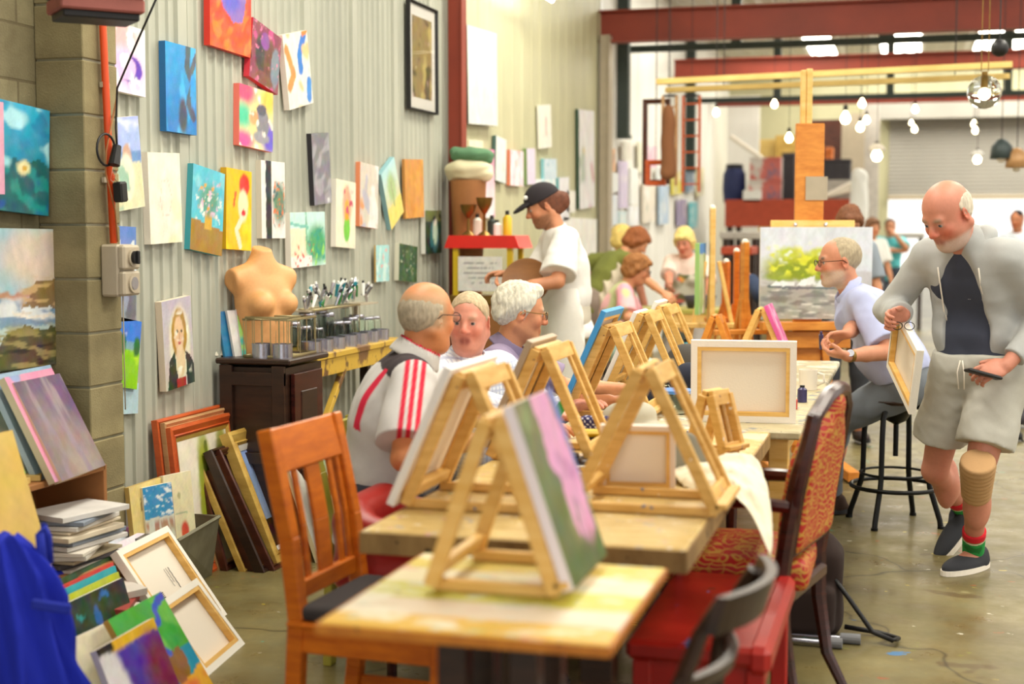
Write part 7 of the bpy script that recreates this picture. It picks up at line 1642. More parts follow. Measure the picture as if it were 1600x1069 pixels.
sheet('cotton_cloth', 'crumpled cream cotton cloth hanging over the right edge of the long table', 'cloth', [[(-.66, 4.0, .765), (-.56, 4.1, .80), (-.45, 4.12, .83), (-.41, 4.06, .80)], [(-.64, 3.92, .78), (-.54, 3.95, .83), (-.42, 3.97, .84), (-.36, 3.95, .77)], [(-.6, 3.86, .765), (-.5, 3.84, .80), (-.41, 3.83, .80), (-.33, 3.8, .70)], [(-.52, 3.84, .758), (-.46, 3.79, .775), (-.39, 3.74, .74), (-.33, 3.67, .62)]], 'ece2c8')
soft('felt_hat', 'grey-brown felt sheet bent upright behind the bare table easel', 'felt', [('ell', (V((-.64, 3.98, .8)), (.115, .012, .1)), dict(R=Matrix.Rotation(.25, 3, 'Z'), cuts=[(V((0, 0, .752)), (0, 0, -1))]))], '8f8c80', .006)
soft('linen_hat', 'pale grey crumpled linen hat on the left of the long table', 'hat', [('ell', (V((-.95, 4.95, .8)), (.1, .08, .065)), {}), C_((-1.04, 4.9, .765), (-.86, 4.88, .765), .016, k=.03), C_((-.86, 4.9, .765), (-.8, 5.0, .765), .014, k=.03)], 'b8b2a0', .006, [folds(30, .008, 5)])
soft('fabric_pouch', 'navy fabric pouch with white polka dots on the long table', 'pouch', [('box', (V((-1.02, 4.72, .79)), (.055, .03, .04)), dict(rad=.015))], lambda X: mixm(np.tile(flat('2a2458'), (len(X), 1)), ((np.sin(X[:, 0] * 330) * np.sin(X[:, 2] * 330)) > .45).astype(float), flat('e8e4f0')), .004)
soft('fabric_case', 'white case with red cherries between the left table easels', 'case', [('box', (V((-1.17, 4.62, .785)), (.05, .025, .033)), dict(rad=.012))], lambda X: mixm(mixm(np.tile(flat('f0ece4'), (len(X), 1)), (sn(X, 120, 3, 1) > .55).astype(float), flat('d8344a')), (sn(X, 120, 9, 1) > .65).astype(float), flat('3a8a54')), .004)
M = MB(); M.beam((-1.14, 4.48, .79), (-1.08, 4.5, .9), .02, .03, None, .004); tag(M.build('marker_pen', 'green_plastic'), 'bright green and blue marker leaning by the cherry case', 'marker')
t = thing('sponge', 'yellow-topped black sponge pad on the long table', 'sponge', (-.97, 4.56, .751)); M = MB(); M.box((-.97, 4.56, .768), (.12, .07, .034), rotz(.2), .006); M.build('pad', 'black', t); M = MB(); M.box((-.97, 4.56, .795), (.12, .07, .02), rotz(.2), .008); M.build('yellow_top', 'yellow_paint', t)
t = thing('paper_plate', 'paper plate with dark brown biscuits on the long table', 'plate', (-.98, 4.16, .751)); M = MB(); M.lathe([(0, .752), (.09, .752), (.12, .766), (.118, .768), (.088, .756), (0, .756)], (-.98, 4.16, 0), 24); M.build('dish', 'white', t)
rb_ = random.Random(5)
for i, (dx, dy, dz) in enumerate(((-.05, -.02, 0), (0, -.04, 0), (.05, -.01, 0), (.02, .04, 0), (-.03, .04, 0), (.0, .0, .016), (-.05, .01, .016))):
    M = MB(); M.lathe([(0, 0), (.026, 0), (.03, .007), (.026, .014), (0, .016)], (-.98 + dx, 4.16 + dy, .758 + dz), 14); tag(M.build('biscuit', 'dark_wood', smooth=True), 'dark round biscuit piled on the paper plate', 'biscuit', 'dark biscuits on the paper plate')
soft('dark_bag', 'dark grey felt bag with a black rim behind the big blank canvas', 'bag', [('ell', (V((-1.0, 6.7, .82)), (.12, .09, .115)), dict(cuts=[(V((0, 0, .755)), (0, 0, -1))]))], '4a4642', .008, [folds(25, .006, 4)])
soft('navy_cloth', 'navy blue folded garment on the second table, left of the big blank canvas', 'garment', [C_((-1.0, 5.75, .8), (-.86, 5.8, .86), .04, .045, k=.04), C_((-.86, 5.8, .86), (-.78, 5.85, .82), .045, .05, k=.04), C_((-1.0, 5.75, .8), (-1.03, 5.7, .775), .035, .02, k=.03), C_((-.8, 5.85, .84), (-.8, 5.85, .79), .05, k=.03)], '232738', .007, [folds(30, .009, 6)])
t = thing('plastic_tub', 'clear plastic tub with a blue lid on the second table', 'tub', (-.87, 5.5, .751)); M = MB(); M.lathe([(0, 0), (.06, 0), (.07, .08), (.066, .08), (.057, .004), (0, .004)], (0, 0, 0), 20); M.build('body', 'glass', t, False, True); M = MB(); M.lathe([(0, .08), (.074, .08), (.074, .092), (0, .094)], (0, 0, 0), 20); M.build('lid', 'blue_lid', t, False)

t = thing('mug', 'cream mug at the right edge of the second table', 'mug', (-.43, 6.5, .751)); M = MB(); M.lathe([(0, 0), (.04, 0), (.042, .09), (.038, .09), (.036, .006), (0, .006)], (0, 0, 0), 20); smooth_by_angle(M.build('cup', 'linen', t, False)); M = MB(); M.tube([(.04, 0, .075), (.068, 0, .068), (.07, 0, .035), (.04, 0, .02)], .006, 8); M.build('handle', 'linen', t, False, True)
for (x, y, h_, r, mt_n, lb) in ((-.93, 5.62, .11, .028, 'glass', 'clear jar beside the navy garment'), (-.5, 6.1, .12, .03, 'white', 'white paint bottle behind the right corner of the big blank canvas'), (-1.1, 7.3, .16, .03, 'tube_teal', 'teal bottle at the far end of the second table'), (-.6, 7.4, .14, .035, 'white', 'white tub at the far end of the second table'), (-.45, 5.75, .05, .03, 'box_red', 'short red pot right of the big blank canvas'), (-.42, 6.0, .07, .02, 'tube_violet', 'small violet bottle near the mug')):
    t = thing('paint_bottle', lb, 'bottle', (x, y, .751)); M = MB(); M.lathe([(0, 0), (r, 0), (r, h_ * .75), (r * .5, h_ * .88), (0, h_ * .88)], (0, 0, 0), 16); smooth_by_angle(M.build('bottle_body', mt_n, t, False)); M = MB(); M.cyl((0, 0, h_ * .88), (0, 0, h_), r * .5); M.build('cap', 'black', t, False)
for i, (x, y, rz_, l_) in enumerate(((-.95, 3.95, .3, .2), (-.9, 4.05, -.5, .22), (-1.0, 3.86, 1.2, .19), (-.75, 4.35, .8, .2), (-.8, 4.95, -.2, .2), (-.7, 5.0, .4, .2))):
    t = thing('paintbrush', 'paintbrush lying on the long table, %s' % ['nearest the biscuits', 'just behind the nearest biscuits', 'beside the first left-hand easel', 'behind the small square canvas', 'left of the small narrow easel', 'in front of the big blank canvas'][i], 'paintbrush', (x, y, .757), rz_)
    M = MB(); M.cyl((-l_ / 2, 0, 0), (l_ * .3, 0, 0), .003, .005, 8); M.build('handle', 'easel_pale', t, False); M = MB(); M.cyl((l_ * .3, 0, 0), (l_ * .4, 0, 0), .005, .0055, 8); M.build('ferrule', 'chrome', t, False); M = MB(); M.cyl((l_ * .4, 0, 0), (l_ * .5, 0, 0), .0055, .002, 8); M.build('bristles', 'dark_wood', t, False)
t = thing('tin_foil', 'crumpled silver foil behind the small square canvas', 'foil', (-.78, 4.1, .751)); S_ = SD(.005); S_.ell(V((-.78, 4.12, .775)), (.07, .05, .03), None); S_.disp(folds(80, .008, 4)); S_.build('sheet', 'chrome', t)
# floor under the brocade chair
soft('backpack', 'dark brown backpack on the floor behind the brocade armchair', 'backpack', [('box', (V((-.33, 5.2, .17)), (.12, .085, .17)), dict(rad=.05, cuts=[(V((0, 0, .004)), (0, 0, -1))])), ('box', (V((-.33, 5.11, .11)), (.1, .04, .09)), dict(rad=.03, k=.01)), C_((-.38, 5.2, .33), (-.28, 5.2, .33), .045, k=.04)], '2a1914', .008, [folds(22, .007, 5)])
M = MB(); M.tube([(-.235, 5.13, .22), (-.18, 5.12, .15), (-.1, 5.12, .04), (-.03, 5.1, .02), (-.01, 5.16, .012), (-.08, 5.22, .012), (-.2, 5.2, .03)], .009, 6); tag(M.build('strap', 'black', smooth=True), 'black webbing strap trailing from the backpack across the floor', 'strap')
for i, (y, x0_, x1_, lb) in enumerate(((5.03, -.52, -.2, 'silver tube with a grey rubber foot on the floor, the nearer of two'), (5.1, -.5, -.14, 'silver tube with a grey rubber foot on the floor, the farther of two'))):
    t = thing('metal_tube', lb, 'tube', ((x0_ + x1_) / 2, y, 0)); M = MB(); M.cyl((x0_, y, .017), (x1_ - .06, y - .01, .017), .0105, n=12); M.build('pole', 'chrome', t); M = MB(); M.cyl((x1_ - .07, y - .01, .019), (x1_, y - .012, .019), .018, .019, 14); M.build('rubber_foot', 'rubber_grey', t)
M = MB(); M.lathe([(0, .3), (.04, .3), (.045, .42), (0, .42)], (-.74, 3.4, 0), 16)
# ------------------------------------------------------------------ the tall studio easel and its lake painting
ez = 8.55; c = atd(1262, 500, ez); ex, ey = c.x, c.y
t = thing('studio_easel', 'tall orange-stained studio easel with a long mast holding the lake painting', 'easel', (ex, ey, 0), YAW)
m = 'easel_wood'; px_m = ez / FPX
def zz(py): return 1.45 + (365.4 - py) * px_m * 1.0
M = MB(); M.box((0, .06, (zz(110) + .1) / 2), (.035, .03, zz(110) - .1), None, .003); M.box((-.036, .06, (zz(112) + .4) / 2 + .2), (.03, .03, zz(112) - .8), None, .003); M.build('mast', 'easel_pale', t, False)
M = MB(); M.box((-.0, .02, (zz(195) + .55) / 2), (.17, .03, zz(195) - .55), None, .003); M.build('mast_board', m, t, False)
M = MB(); M.box((.04, -.0, zz(295)), (.13, .012, .14)); M.build('grey_plate', 'socket_grey', t, False)
M = MB(); M.box((.015, -.02, zz(351)), (.5, .03, .05), None, .004); tc_ = M.build('top_clamp', 'easel_pale', t, False)
for x in (-.09, .09): M = MB(); M.sph((x, -.04, zz(351)), .012, 10, 6); M.build('wing_nut', 'chrome', tc_, False)
M = MB(); M.box((0.0, -.05, zz(508)), (.58, .11, .05), None, .004); M.build('canvas_tray', m, t, False); M = MB(); M.box((0, -.03, zz(530)), (.5, .03, .1), None, .004); M.build('tray_rail', m, t, False)
for x in (-.2, .2): M = MB(); M.beam((x * .5, 0, zz(540)), (x, 0, .08), .05, .04, (1, 0, 0), .003); M.build('leg', m, t, False)
for x in (-.21, .21): M = MB(); M.beam((x, -.35, .04), (x, .35, .04), .07, .06, None, .004); M.build('foot', m, t, False)
M = MB(); M.beam((-.22, .0, .2), (.22, .0, .2), .05, .05, None, .003); M.build('stretcher', m, t, False); M = MB(); M.beam((0, .05, 1.1), (0, .34, .08), .04, .04); M.build('leg', m, t, False)
R_ = rotz(YAW); cc = V((ex, ey, 0)) + R_ @ V((.03, -.075, (zz(355) + zz(497)) / 2))
canvas('painting of yellow-green trees and white boats on grey rippled water, on the tall easel', cc, R_ @ V((1, 0, 0)), (0, 0, 1), .665, zz(355) - zz(497), .03, [('gr', 'b8b4ac', 'dce2ec'), ('b', -.1, .52, 1.1, 1.1, 'dde2ee'), ('b', -.1, -.1, 1.1, .36, 'b0aca4'), ('n', '8c8884', .15, 30, 5, (.35, 1.8), (0, 0, 1, .38)), ('n', 'dedad2', .4, 34, 8, (.35, 1.8), (0, 0, 1, .38)), ('e', .42, .58, .38, .14, 'b4bc1c', .35), ('e', .4, .52, .34, .1, '8c9c1c', .35), ('e', .15, .46, .12, .05, '94a43c', .4), ('n', 'dce03c', .25, 26, 11, (1, 1.2), (.08, .48, .85, .78)), ('e', .25, .72, .1, .06, 'c8d048', .5), ('e', .55, .72, .12, .05, 'ccd650', .5), ('n', 'e6ecd8', .55, 22, 14, (1, 1), (.05, .62, .85, .85)), ('p', [(.1, .36), (.3, .36), (.3, .41), (.14, .41)], 'f0f2f4'), ('p', [(.33, .36), (.5, .38), (.48, .47), (.36, .42)], 'f2f4f6'), ('p', [(.47, .33), (.66, .35), (.68, .46), (.54, .44)], 'f0f2f6'), ('p', [(.68, .33), (.9, .33), (.9, .42), (.7, .44)], 'eef0f6'), ('l', [(.08, .35), (.9, .33)], .012, '6c7076'), ('e', .17, .22, .1, .04, '847c70', .5)], edge='eeeae4', seed=61, res=.006, group=None)
# other easels near the back
def lyre(lb, px, py_top, d, h, m='easel_wood', can=None, rz=0, spread=.3):
    p = atd(px, 480, d); t = thing('studio_easel', lb, 'easel', (p.x, p.y, 0), YAW + rz); top = 1.45 + (365 - py_top) * d / FPX
    M = MB(); M.beam((0, 0, .3), (0, .0, top), .06, .035, (1, 0, 0), .003); M.build('mast', m, t, False)
    for x in (-spread, spread): M = MB(); M.beam((x * .15, 0, top - .35), (x, -.12, .0), .035, .025, (1, 0, 0), .003); M.build('leg', m, t, False)
    M = MB(); M.beam((0, .02, top - .3), (0, .42, 0), .035, .025, (1, 0, 0), .003); M.build('leg', m, t, False)
    M = MB(); M.box((0, -.08, .85), (.5, .06, .03), None, .003); M.build('tray', m, t, False)
    M = MB(); M.sph((0, -.0, top), .022, 10, 7); M.build('top_knob', 'linen', t, False); return t
lyre('pale wooden easel with a green canvas, behind the far end of the table', 1112, 325, 9.4, 1.6, 'easel_pale')
c = atd(1098, 435, 9.3); canvas('tall green and white canvas seen edge-on beside the pale easel', c, R_ @ V((.25, .97, 0)), (0, 0, 1), .35, .46, .03, [('gr', '90b868', 'd4e4bc'), ('n', 'f0f2ea', .2, 6, 3), ('b', -.1, .85, 1.1, 1.1, '4a90d8')], edge='a0cc78')
for i, (px, pt, d, s_) in enumerate(((1150, 392, 9.45, .1), (1163, 378, 8.8, .08), (1134, 408, 10.15, .08))):
    lyre(['folded orange easel in the middle of the bunch left of the lake painting', 'tallest folded orange easel left of the lake painting, with a white knob', 'shortest folded orange easel of the bunch left of the lake painting'][i], px, pt, d, 1.3, 'chair_orange' if i != 1 else 'easel_wood', spread=s_ * 1.1, rz=.3 * i)
# ------------------------------------------------------------------ popcorn cart corner
def atx(px, py, y): return ony(px, py, y)
L0 = atx(706, 380, 8.7); L1 = atx(800, 380, 8.7); zt2 = atx(750, 368, 8.7).z; zb2 = atx(750, 388, 8.7).z; zc2 = atx(750, 462, 8.7).z
xc, wd = (L0.x + L1.x) / 2, L1.x - L0.x; t = thing('popcorn_cart', 'glass-sided popcorn cart with a bright red top and yellow posts', 'popcorn machine', (xc, 8.86, 0))
M = MB(); M.prism([(-wd / 2 - .05, 0), (wd / 2 + .05, 0), (wd / 2 + .02, zt2 - zb2), (-wd / 2 - .02, zt2 - zb2)], .34, None, (xc, 8.86, zb2)); M.build('roof', 'red_bright', t)
for x in (-1, 1):
    for y in (8.73, 8.98): M = MB(); M.box((xc + x * (wd / 2 - .02), y, (zb2 + zc2) / 2), (.035, .035, zb2 - zc2)); M.build('corner_post', 'yellow_paint', t)
M = MB(); M.box((xc, 8.86, (zb2 + zc2) / 2), (wd - .05, .22, zb2 - zc2 - .01)); M.build('glass_case', 'clear_lens', t)
M = MB(); M.box((xc, 8.86, zc2 - .03), (wd + .04, .32, .06), None, .005); M.build('counter', 'brass', t)
M = MB(); M.box((xc, 8.86, (zc2 - .06) / 2 + .03), (wd - .02, .28, zc2 - .12), None, .005); M.build('cabinet', 'carton', t)
for x in (-1, 1):
    for y in (8.76, 8.94): M = MB(); M.cyl((xc + x * .17, y, 0), (xc + x * .17, y, .04), .02); M.build('castor', 'black', t)
pw = atx(785, 430, 8.68).x - atx(716, 430, 8.68).x; pc = atx(750, 428, 8.695)
lines = [('bg', 'ecebe8')] + [('l', [(.14 + .05 * (i % 2), .82 - .15 * i), (.86 - .06 * (i % 3), .82 - .15 * i)], .012, 'a4a4a8') for i in range(5)]
canvas('white paper notice with faint lines of print taped to the popcorn cart', pc, (1, 0, 0), (0, 0, 1), pw, atx(750, 402, 8.68).z - atx(750, 456, 8.68).z, .004, lines, edge='ecebe8', name='paper_notice', cat='notice', res=.01)
for px, tp, lb in ((732, 320, 'brass goblet on the popcorn cart, the left and lower one'), (757, 309, 'brass goblet on the popcorn cart, the right and taller one')):
    b = atx(px, 365, 8.82); tp_ = atx(px, tp, 8.82).z; h_ = tp_ - zt2; M = MB(); M.lathe([(0, 0), (.045, 0), (.035, .012), (.01, .03), (.008, h_ * .55), (.02, h_ * .62), (.045, h_ * .8), (.055, h_), (.05, h_), (.035, h_ * .8), (0, h_ * .66)], (b.x, 8.82, zt2 + .001), 20); tag(smooth_by_angle(M.build('goblet', 'brass')), lb, 'goblet')
for px, h_, mt_n, lb in ((792, .16, 'yellow_paint', 'yellow bottle on the popcorn cart beside the white canvas'), (776, .1, 'white', 'small white tube on the popcorn cart'), (768, .13, 'green_beam', 'grey-green bottle on the popcorn cart behind the goblets'), (745, .14, 'linen', 'cream candle between the two goblets on the popcorn cart')):
    b = atx(px, 365, 8.92); t = thing('bottle', lb, 'bottle', (b.x, 8.93, zt2 + .001)); M = MB(); M.lathe([(0, 0), (.03, 0), (.03, h_ * .7), (.014, h_ * .82), (0, h_ * .82)], (0, 0, 0), 14); smooth_by_angle(M.build('body', mt_n, t, False)); M = MB(); M.cyl((0, 0, h_ * .82), (0, 0, h_), .013); M.build('cap', 'black', t, False)
# tall brown leather roll with towels on top
b = atx(712, 500, 9.0); zt3 = atx(712, 282, 9.0).z; b.x += .09; t = thing('plant_stand', 'tall tapering brown leather stand beside the red steel post', 'stand', (b.x, 9.0, 0))
M = MB(); M.lathe([(0, 0), (.08, 0), (.085, .02), (.08, .6), (.095, 1.2), (.12, zt3), (0, zt3)], (b.x, 9.0, 0), 28); smooth_by_angle(M.build('body', 'carton', t)); M = MB(); M.tube([(b.x - .07, 9.06, .02), (b.x - .07, 9.05, .9), (b.x - .1, 9.04, zt3 - .02)], .014, 8); M.build('dark_piping', 'dark_wood', t)
soft('folded_towel', 'cream towel bundled on top of the tall brown stand', 'towel', [('ell', (V((b.x, 9.0, zt3 + .07)), (.16, .13, .075)), {}), C_((b.x - .1, 9.0, zt3 + .05), (b.x + .12, 8.98, zt3 + .04), .05, k=.03)], 'e4dcb8', .009, [folds(24, .012, 4, (1, 1, 2))])
soft('folded_towel', 'green cloth crumpled over the cream towel', 'towel', [('ell', (V((b.x + .02, 9.0, zt3 + .165)), (.14, .11, .05)), {}), C_((b.x - .1, 9.03, zt3 + .18), (b.x + .13, 9.0, zt3 + .14), .035, k=.03)], '5a8460', .009, [folds(28, .012, 6, (1, 1, 2))])
# ------------------------------------------------------------------ far bench, hanging things, storage, lamps
t = thing('work_bench', 'pale green-edged workbench in front of the woman in the floral apron', 'bench', (-1.75, 11.35, 0)); b0, b1 = atx(1040, 488, 11.2), atx(1098, 488, 11.2)
M = MB(); M.box((-1.75, 11.35, .84), (.75, .5, .04), None, .004); M.build('top', 'fr_olive', t); M = MB(); M.box((-1.75, 11.12, .77), (.7, .03, .1)); M.build('apron', 'easel_pale', t)
for x in (-2.05, -1.45):
    for y in (11.18, 11.52): M = MB(); M.box((x, y, .41), (.06, .06, .82)); M.build('leg', 'easel_pale', t)
t = thing('plastic_basin', 'dark grey basin on the far workbench', 'basin', (-1.6, 11.3, .861)); M = MB(); M.lathe([(0, 0), (.1, 0), (.13, .1), (.125, .1), (.095, .008), (0, .008)], (0, 0, 0), 20); M.build('bowl', 'dark_grey', t, False, True)
# pair of hanging yellow battens
y_ = 12.2; hb = []
for i, (l, r, lb) in enumerate((((1026, 128), (1582, 101), 'long pale yellow timber batten hanging overhead, the upper one'), ((1040, 141), (1578, 119), 'long pale yellow timber batten hanging overhead, the lower one'))):
    A, B = ony(*l, y_ + .12 * i), ony(*r, y_ - .15 + .12 * i); t = thing('hanging_batten', lb, 'batten', tuple((A + B) / 2)); M = MB(); M.beam(A, B, .05, .05 if i == 0 else .045, None, .004); M.build('batten', 'board_pale', t)
    for f in (.18, .85):
        p = A.lerp(B, f); M = MB(); M.cyl(p, V((p.x, p.y, HC)), .004, n=6); M.build('hanging_wire', 'black', t)
# things hung near the white rear wall
def hung_frame(lb, px0, px1, py0, py1, y, m):
    A, B = ony(px0, py0, y), ony(px1, py1, y); c = (A + B) / 2; t = frame_obj(lb, c, V((1, 0, 0)), V((0, 0, 1)), abs(B.x - A.x), abs(A.z - B.z), .045, .03, m, None, name='picture_frame'); M = MB(); M.cyl((c.x, y + .01, A.z), (c.x, y + .01, HC), .003, n=6); M.build('hanging_wire', 'black', t); return t
hung_frame('empty brown picture frame hanging near the white rear wall', 1004, 1046, 155, 288, 13.2, 'fr_brown')
hung_frame('small reddish wooden frame hanging behind the brown empty one', 1008, 1040, 250, 290, 12.9, 'fr_orange')
def ladder(lb, px0, px1, py0, py1, y, m, n=5):
    A, B = ony(px0, py0, y), ony(px1, py1, y); t = thing('hanging_rack', lb, 'rack', ((A.x + B.x) / 2, y, B.z)); 
    for x in (A.x, B.x): M = MB(); M.beam((x, y, A.z), (x, y, B.z), .025, .025); M.build('side_rail', m, t)
    for i in range(n): z = B.z + (A.z - B.z) * (i + .5) / n; M = MB(); M.beam((A.x, y, z), (B.x, y, z), .016, .016); M.build('rung', m, t)
    M = MB(); M.cyl(((A.x + B.x) / 2, y, A.z), ((A.x + B.x) / 2, y, HC), .003, n=6); M.beam((A.x, y, A.z), (B.x, y, A.z), .02, .02); M.build('hanging_wire', 'black', t); return t
ladder('reddish wooden ladder rack hanging beside the white rear wall', 1068, 1092, 150, 300, 13.6, 'fr_orange', 6)
ladder('narrow tan wooden rack with a pale loop hanging beside the brown frame', 1036, 1056, 150, 290, 13.0, 'fr_tan', 4)
S_ = SD(.015); p = ony(1044, 225, 12.8); S_.cap(p + V((0, 0, .3)), p - V((0, 0, .25)), .05, .07, k=.03); S_.disp(folds(14, .02, 3)); o = tag(S_.build('hanging_garment', 'cloth', None, flat('8a5a3a')), 'dark brown cloth bundle hanging with the racks', 'cloth'); M = MB(); M.cyl(p + V((0, 0, .3)), V((p.x, p.y, HC)), .003, n=6); M.build('hanging_wire', 'black', o)
# red storage platform by the back wall
ys_ = 20.5; A, B = ony(1133, 312, ys_), ony(1336, 354, ys_); zs_ = A.z
t = thing('storage_platform', 'raised storage platform with a wide red-brown front panel', 'platform', ((A.x + B.x) / 2, ys_ + .6, 0))
M = MB(); M.box(((A.x + B.x) / 2, ys_ + .02, (A.z + B.z) / 2), (B.x - A.x, .04, A.z - B.z)); M.build('front_panel', 'terracotta', t); M = MB(); M.box(((A.x + B.x) / 2, ys_ + .65, zs_ - .06), (B.x - A.x, 1.2, .04)); M.build('deck', 'dark_wood', t)
for x in (A.x + .06, B.x - .06):
    for y in (ys_ + .1, ys_ + 1.2): M = MB(); M.box((x, y, (zs_ - .08) / 2), (.08, .08, zs_ - .08)); M.build('leg', 'dark_wood', t)
def crate(px0, px1, py0, lb, m, y=ys_ + .35, name='storage_box', d=.4, zb_=None):
    a, b_ = ony(px0, py0, y), ony(px1, py0, y); z0 = zs_ - .04 if zb_ is None else zb_; t = thing(name, lb, 'box', ((a.x + b_.x) / 2, y, z0)); h = a.z - z0; w = b_.x - a.x
    M = MB(); M.box((0, 0, h * .45), (w, d, h * .9), None, .01); M.build('body', m, t, False); M = MB(); M.box((0, 0, h * .95), (w * 1.03, d * 1.03, h * .1), None, .005); M.build('lid', m, t, False); return t, a.z
table_mat('boxes_mixed', (hx('c8c0b8'), hx('e0d8d0')), [('c8483c', .5, 1.6), ('5a6a8c', .6, 2.1)])
_, zA = crate(1172, 1222, 282, 'lower box with red and blue print on the storage platform', 'boxes_mixed'); crate(1174, 1222, 247, 'upper red-topped box stacked on the printed one on the platform', 'boxes_mixed', zb_=zA + .002)
_, zB = crate(1287, 1332, 282, 'grey lidded box on the storage platform right of the easel mast', 'box_grey'); crate(1288, 1330, 250, 'dark box stacked on the grey lidded one', 'dark_grey', zb_=zB + .002)
crate(1290, 1302, 231, 'narrow orange box standing behind the dark stacked one', 'chair_orange', y=ys_ + .85); crate(1224, 1243, 240, 'dark box partly hidden by the easel mast', 'dark_grey', y=ys_ + .7); crate(1162, 1190, 298, 'flat white box at the edge of the storage platform', 'white', y=ys_ + .1, d=.2)
p = ony(1147, 312, ys_ + .4); t = thing('barrel', 'navy blue barrel at the left end of the storage platform', 'barrel', (p.x, ys_ + .4, zs_ - .04)); M = MB(); M.lathe([(0, 0), (.15, 0), (.17, .2), (.16, .42), (.12, .5), (0, .5)], (0, 0, 0), 20); smooth_by_angle(M.build('drum', 'navy', t, False)); M = MB(); M.lathe([(0, .5), (.13, .5), (.12, .56), (0, .56)], (0, 0, 0), 20); M.build('lid', 'black', t, False)
for i, (px, tilt, lb) in enumerate(((1300, .9, 'paper roll lying on the platform, the upper one'), (1308, 1.2, 'paper roll sticking out over the red panel'), (1168, -.7, 'cardboard tube sticking up beside the barrel'))):
    p = ony(px, 305 if i < 2 else 235, ys_ + .02 + .15 * (i == 2)); d = V((math.sin(tilt), 0, math.cos(tilt) * .6)).normalized(); M = MB(); M.cyl(p - d * .25 + V((0, -.0, .03)), p + d * .3 + V((0, 0, .03)), .035, n=12); tag(M.build('paper_roll', 'linen'), lb, 'paper roll')
p = ony(1342, 310, 19.8); t = thing('bubble_wrap_roll', 'tall roll wrapped in shiny white plastic beside the storage platform', 'roll', (p.x, 19.8, 0)); S_ = SD(.02); S_.cap(V((p.x, 19.8, .12)), V((p.x, 19.8, 2.2)), .12, .12, k=.02); S_.disp(folds(14, .02, 3)); S_.build('wrap', 'cloth', t, flat('ecece8'))
for i, (px, w_, h_, m_n, lb) in enumerate(((1160, .5, 3.6, 'panel_white', 'upright white ribbed sheet stored behind the platform at the left'), (1330, .35, 3.3, 'socket_grey', 'upright grey sheet stored behind the platform at the right'), (1358, .25, 3.5, 'box_grey', 'upright pale grey sheet next to the roller door'), (1232, .5, 3.0, 'fr_gold', 'tan board stored upright behind the easel mast'), (1195, .7, 2.95, 'board_pale', 'yellowish plywood sheet behind the printed boxes'), (1285, .5, 3.25, 'fr_brown', 'dark brown board stored behind the grey box'))):
    p = ony(px, 350, 22.6); M = MB(); M.box((p.x, 22.6 + .12 * i, h_ / 2), (w_, .05, h_), None, .004); tag(M.build('stored_sheet', m_n), lb, 'sheet')
# far low things
for i, (px0, px1, py, y, m_n, lb) in enumerate(((1130, 1192, 362, 15.5, 'box_grey', 'pale blue-grey bench behind the folded easels'), (1398, 1445, 364, 22.5, 'box_grey', 'low grey table by the open roller door'), (1132, 1180, 385, 14.4, 'terracotta', 'salmon-coloured low table behind the folded easels'))):
    a, b_ = ony(px0, py, y), ony(px1, py, y); z = a.z; t = thing('low_table', lb, 'table', ((a.x + b_.x) / 2, y, 0)); w = b_.x - a.x; M = MB(); M.box((0, 0, z - .04), (w, .6, .08), None, .01); M.build('top', m_n, t, False)
    for sx in (-1, 1):
        for sy in (-1, 1): M = MB(); M.box((sx * (w / 2 - .06), sy * .24, (z - .08) / 2), (.06, .06, z - .08)); M.build('leg', 'dark_wood', t, False)
# lamps
emis('bulb_glow', (1, .84, .5), 12); emis('globe_glow', (1, .93, .8), 30)
plain('pendant_dark', hx('3a4648'), .5)
def bulb(px, py, y, r, lb, sc=1, shade=None, grp='bare bulbs strung across the rear of the hall'):
    p = ony(px, py, y); t = thing('light_bulb', lb, 'light bulb', tuple(p), 0, grp)
    M = MB(); M.lathe([(0, -r * 1.1), (r * .6, -r * .95), (r, -.2 * r), (r * .8, r * .5), (r * .4, r * 1.1), (r * .35, r * 1.4), (0, r * 1.4)], (0, 0, 0), 14); M.build('bulb', 'bulb_glow', t, False, True)
    M = MB(); M.cyl((0, 0, r * 1.4), (0, 0, r * 2.6), r * .45, n=10); M.build('lamp_holder', 'black', t, False)
    M = MB(); M.cyl((0, 0, r * 2.6), (0, 0, HC - p.z), .0025, n=6); M.build('wire', 'black', t, False)
    if shade: M = MB(); M.lathe([(r * 1.7, r * .9), (r * 1.3, r * 1.7), (r * .5, r * 2.3)], (0, 0, 0), 20); M.build('shade', shade, t, False, True)
words = ['leftmost, beside the ladder rack', 'left of the easel mast, high', 'touching the easel mast on its left', 'highest one right of the easel mast', 'large bright one right of the easel mast', 'right one of the close pair right of the mast', 'lower one of the close pair right of the mast', 'upper one above the roller door left end', 'dim middle one above the roller door left end', 'lower one above the roller door left end', 'upper of the pair above the walking man', 'lower of the pair above the walking man']
for (px, py, y, r), w in zip(((1119, 176, 15, .05), (1210, 163, 15, .05), (1233, 216, 14, .055), (1347, 162, 15, .055), (1321, 185, 14, .07), (1354, 188, 15, .05), (1344, 199, 14.5, .055), (1430, 171, 16, .05), (1424, 192, 16.5, .035), (1429, 202, 16, .045), (1522, 194, 16, .045), (1524, 204, 15.5, .045)), words): bulb(px, py, y, r * .68, 'glowing bare bulb, ' + w)
bulb(1370, 243, 14, .05, 'bright round bulb under a little shade left of the walking man', shade='linen'); bulb(1527, 249, 14, .038, 'glowing bulb in a small white pendant above the walking man', shade='white')
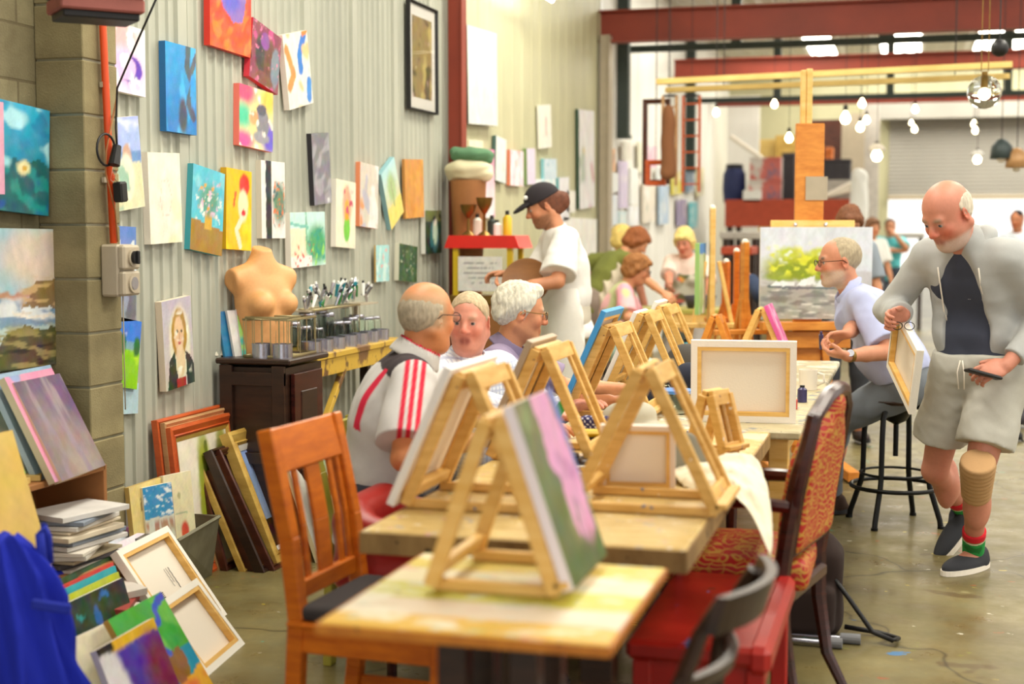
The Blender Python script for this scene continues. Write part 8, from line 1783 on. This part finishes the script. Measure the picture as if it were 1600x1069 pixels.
for px, py, lb in ((1565, 234, 'unlit dark metal pendant lamp at the right edge, the left one'), (1589, 248, 'unlit brownish pendant lamp at the right edge, the right one')):
    p = ony(px, py, 13.5); t = thing('pendant_lamp', lb, 'pendant lamp', tuple(p)); M = MB(); M.lathe([(.1, -.08), (.09, .03), (.04, .09), (0, .1)], (0, 0, 0), 20); M.build('shade', 'pendant_dark' if px < 1580 else 'fr_tan', t, False, True); M = MB(); M.sph((0, 0, -.07), .045, 12, 8); M.build('bulb', 'linen', t, False, True); M = MB(); M.cyl((0, 0, .1), (0, 0, HC - p.z), .004, n=6); M.build('wire', 'black', t, False)
p = ony(1538, 144, 9.0); t = thing('globe_lamp', 'clear glass globe lamp with a lit filament bulb at the upper right', 'pendant lamp', tuple(p)); M = MB(); M.sph((0, 0, 0), .1, 24, 16); M.build('globe', 'glass', t, False, True); M = MB(); M.sph((0, 0, -.01), .03, 12, 8); M.build('bulb', 'bulb_glow', t, False, True); M = MB(); M.cyl((0, 0, .02), (0, 0, .12), .018); M.build('lamp_holder', 'brass', t, False)
for dx in (-.02, .02): M = MB(); M.cyl((dx, 0, .12), (dx, 0, HC - p.z), .003, n=6); M.build('wire', 'brass', t, False)
p = ony(1562, 75, 9.5); t = thing('dark_ball_lamp', 'dark round lamp high in the upper right corner', 'lamp', tuple(p)); M = MB(); M.sph((0, 0, 0), .055, 16, 10); M.build('ball', 'black', t, False, True); M = MB(); M.cyl((0, 0, .05), (0, 0, HC - p.z), .004, n=6); M.build('wire', 'black', t, False)
# added lamp, unseen above the view, brightening the top of the cream wall
emis('tube_glow', (1, .96, .85), 16)
p = onx(832, -22, -2.75); t = thing('wall_light', 'bright tube light washing the top of the cream wall', 'light', tuple(p)); M = MB(); M.box((0, 0, .03), (.1, 1.3, .05), None, .005); M.build('housing', 'white', t, False); M = MB(); M.cyl((0, -.6, -.012), (0, .6, -.012), .018, n=10); M.build('tube', 'tube_glow', t, False); M = MB(); M.beam((0, 0, .05), (-.24, 0, .05), .03, .03); M.build('bracket', 'white', t, False)
# junk at the far right floor
for px, py, d, m_n, lb, r in ((1590, 668, 8.2, 'dark_grey', 'dark wheeled base cut off by the right edge', .1), (1586, 690, 8.0, 'black', 'small black caster on the floor at the right edge', .05)):
    p = onz(px, py, 0); t = thing('wheeled_base', lb, 'base', (p.x, p.y, 0)); M = MB(); M.lathe([(0, r * .3), (r, r * .3), (r * 1.05, r), (r * .5, r * 1.6), (0, r * 1.8)], (0, 0, 0), 16); M.build('body', m_n, t, False, True)
    for a in range(3): M = MB(); M.cyl((r * .8 * math.cos(a * 2.1), r * .8 * math.sin(a * 2.1), r * .16), (r * .8 * math.cos(a * 2.1) + .02, r * .8 * math.sin(a * 2.1), r * .16), r * .16); M.build('wheel', 'black', t, False)
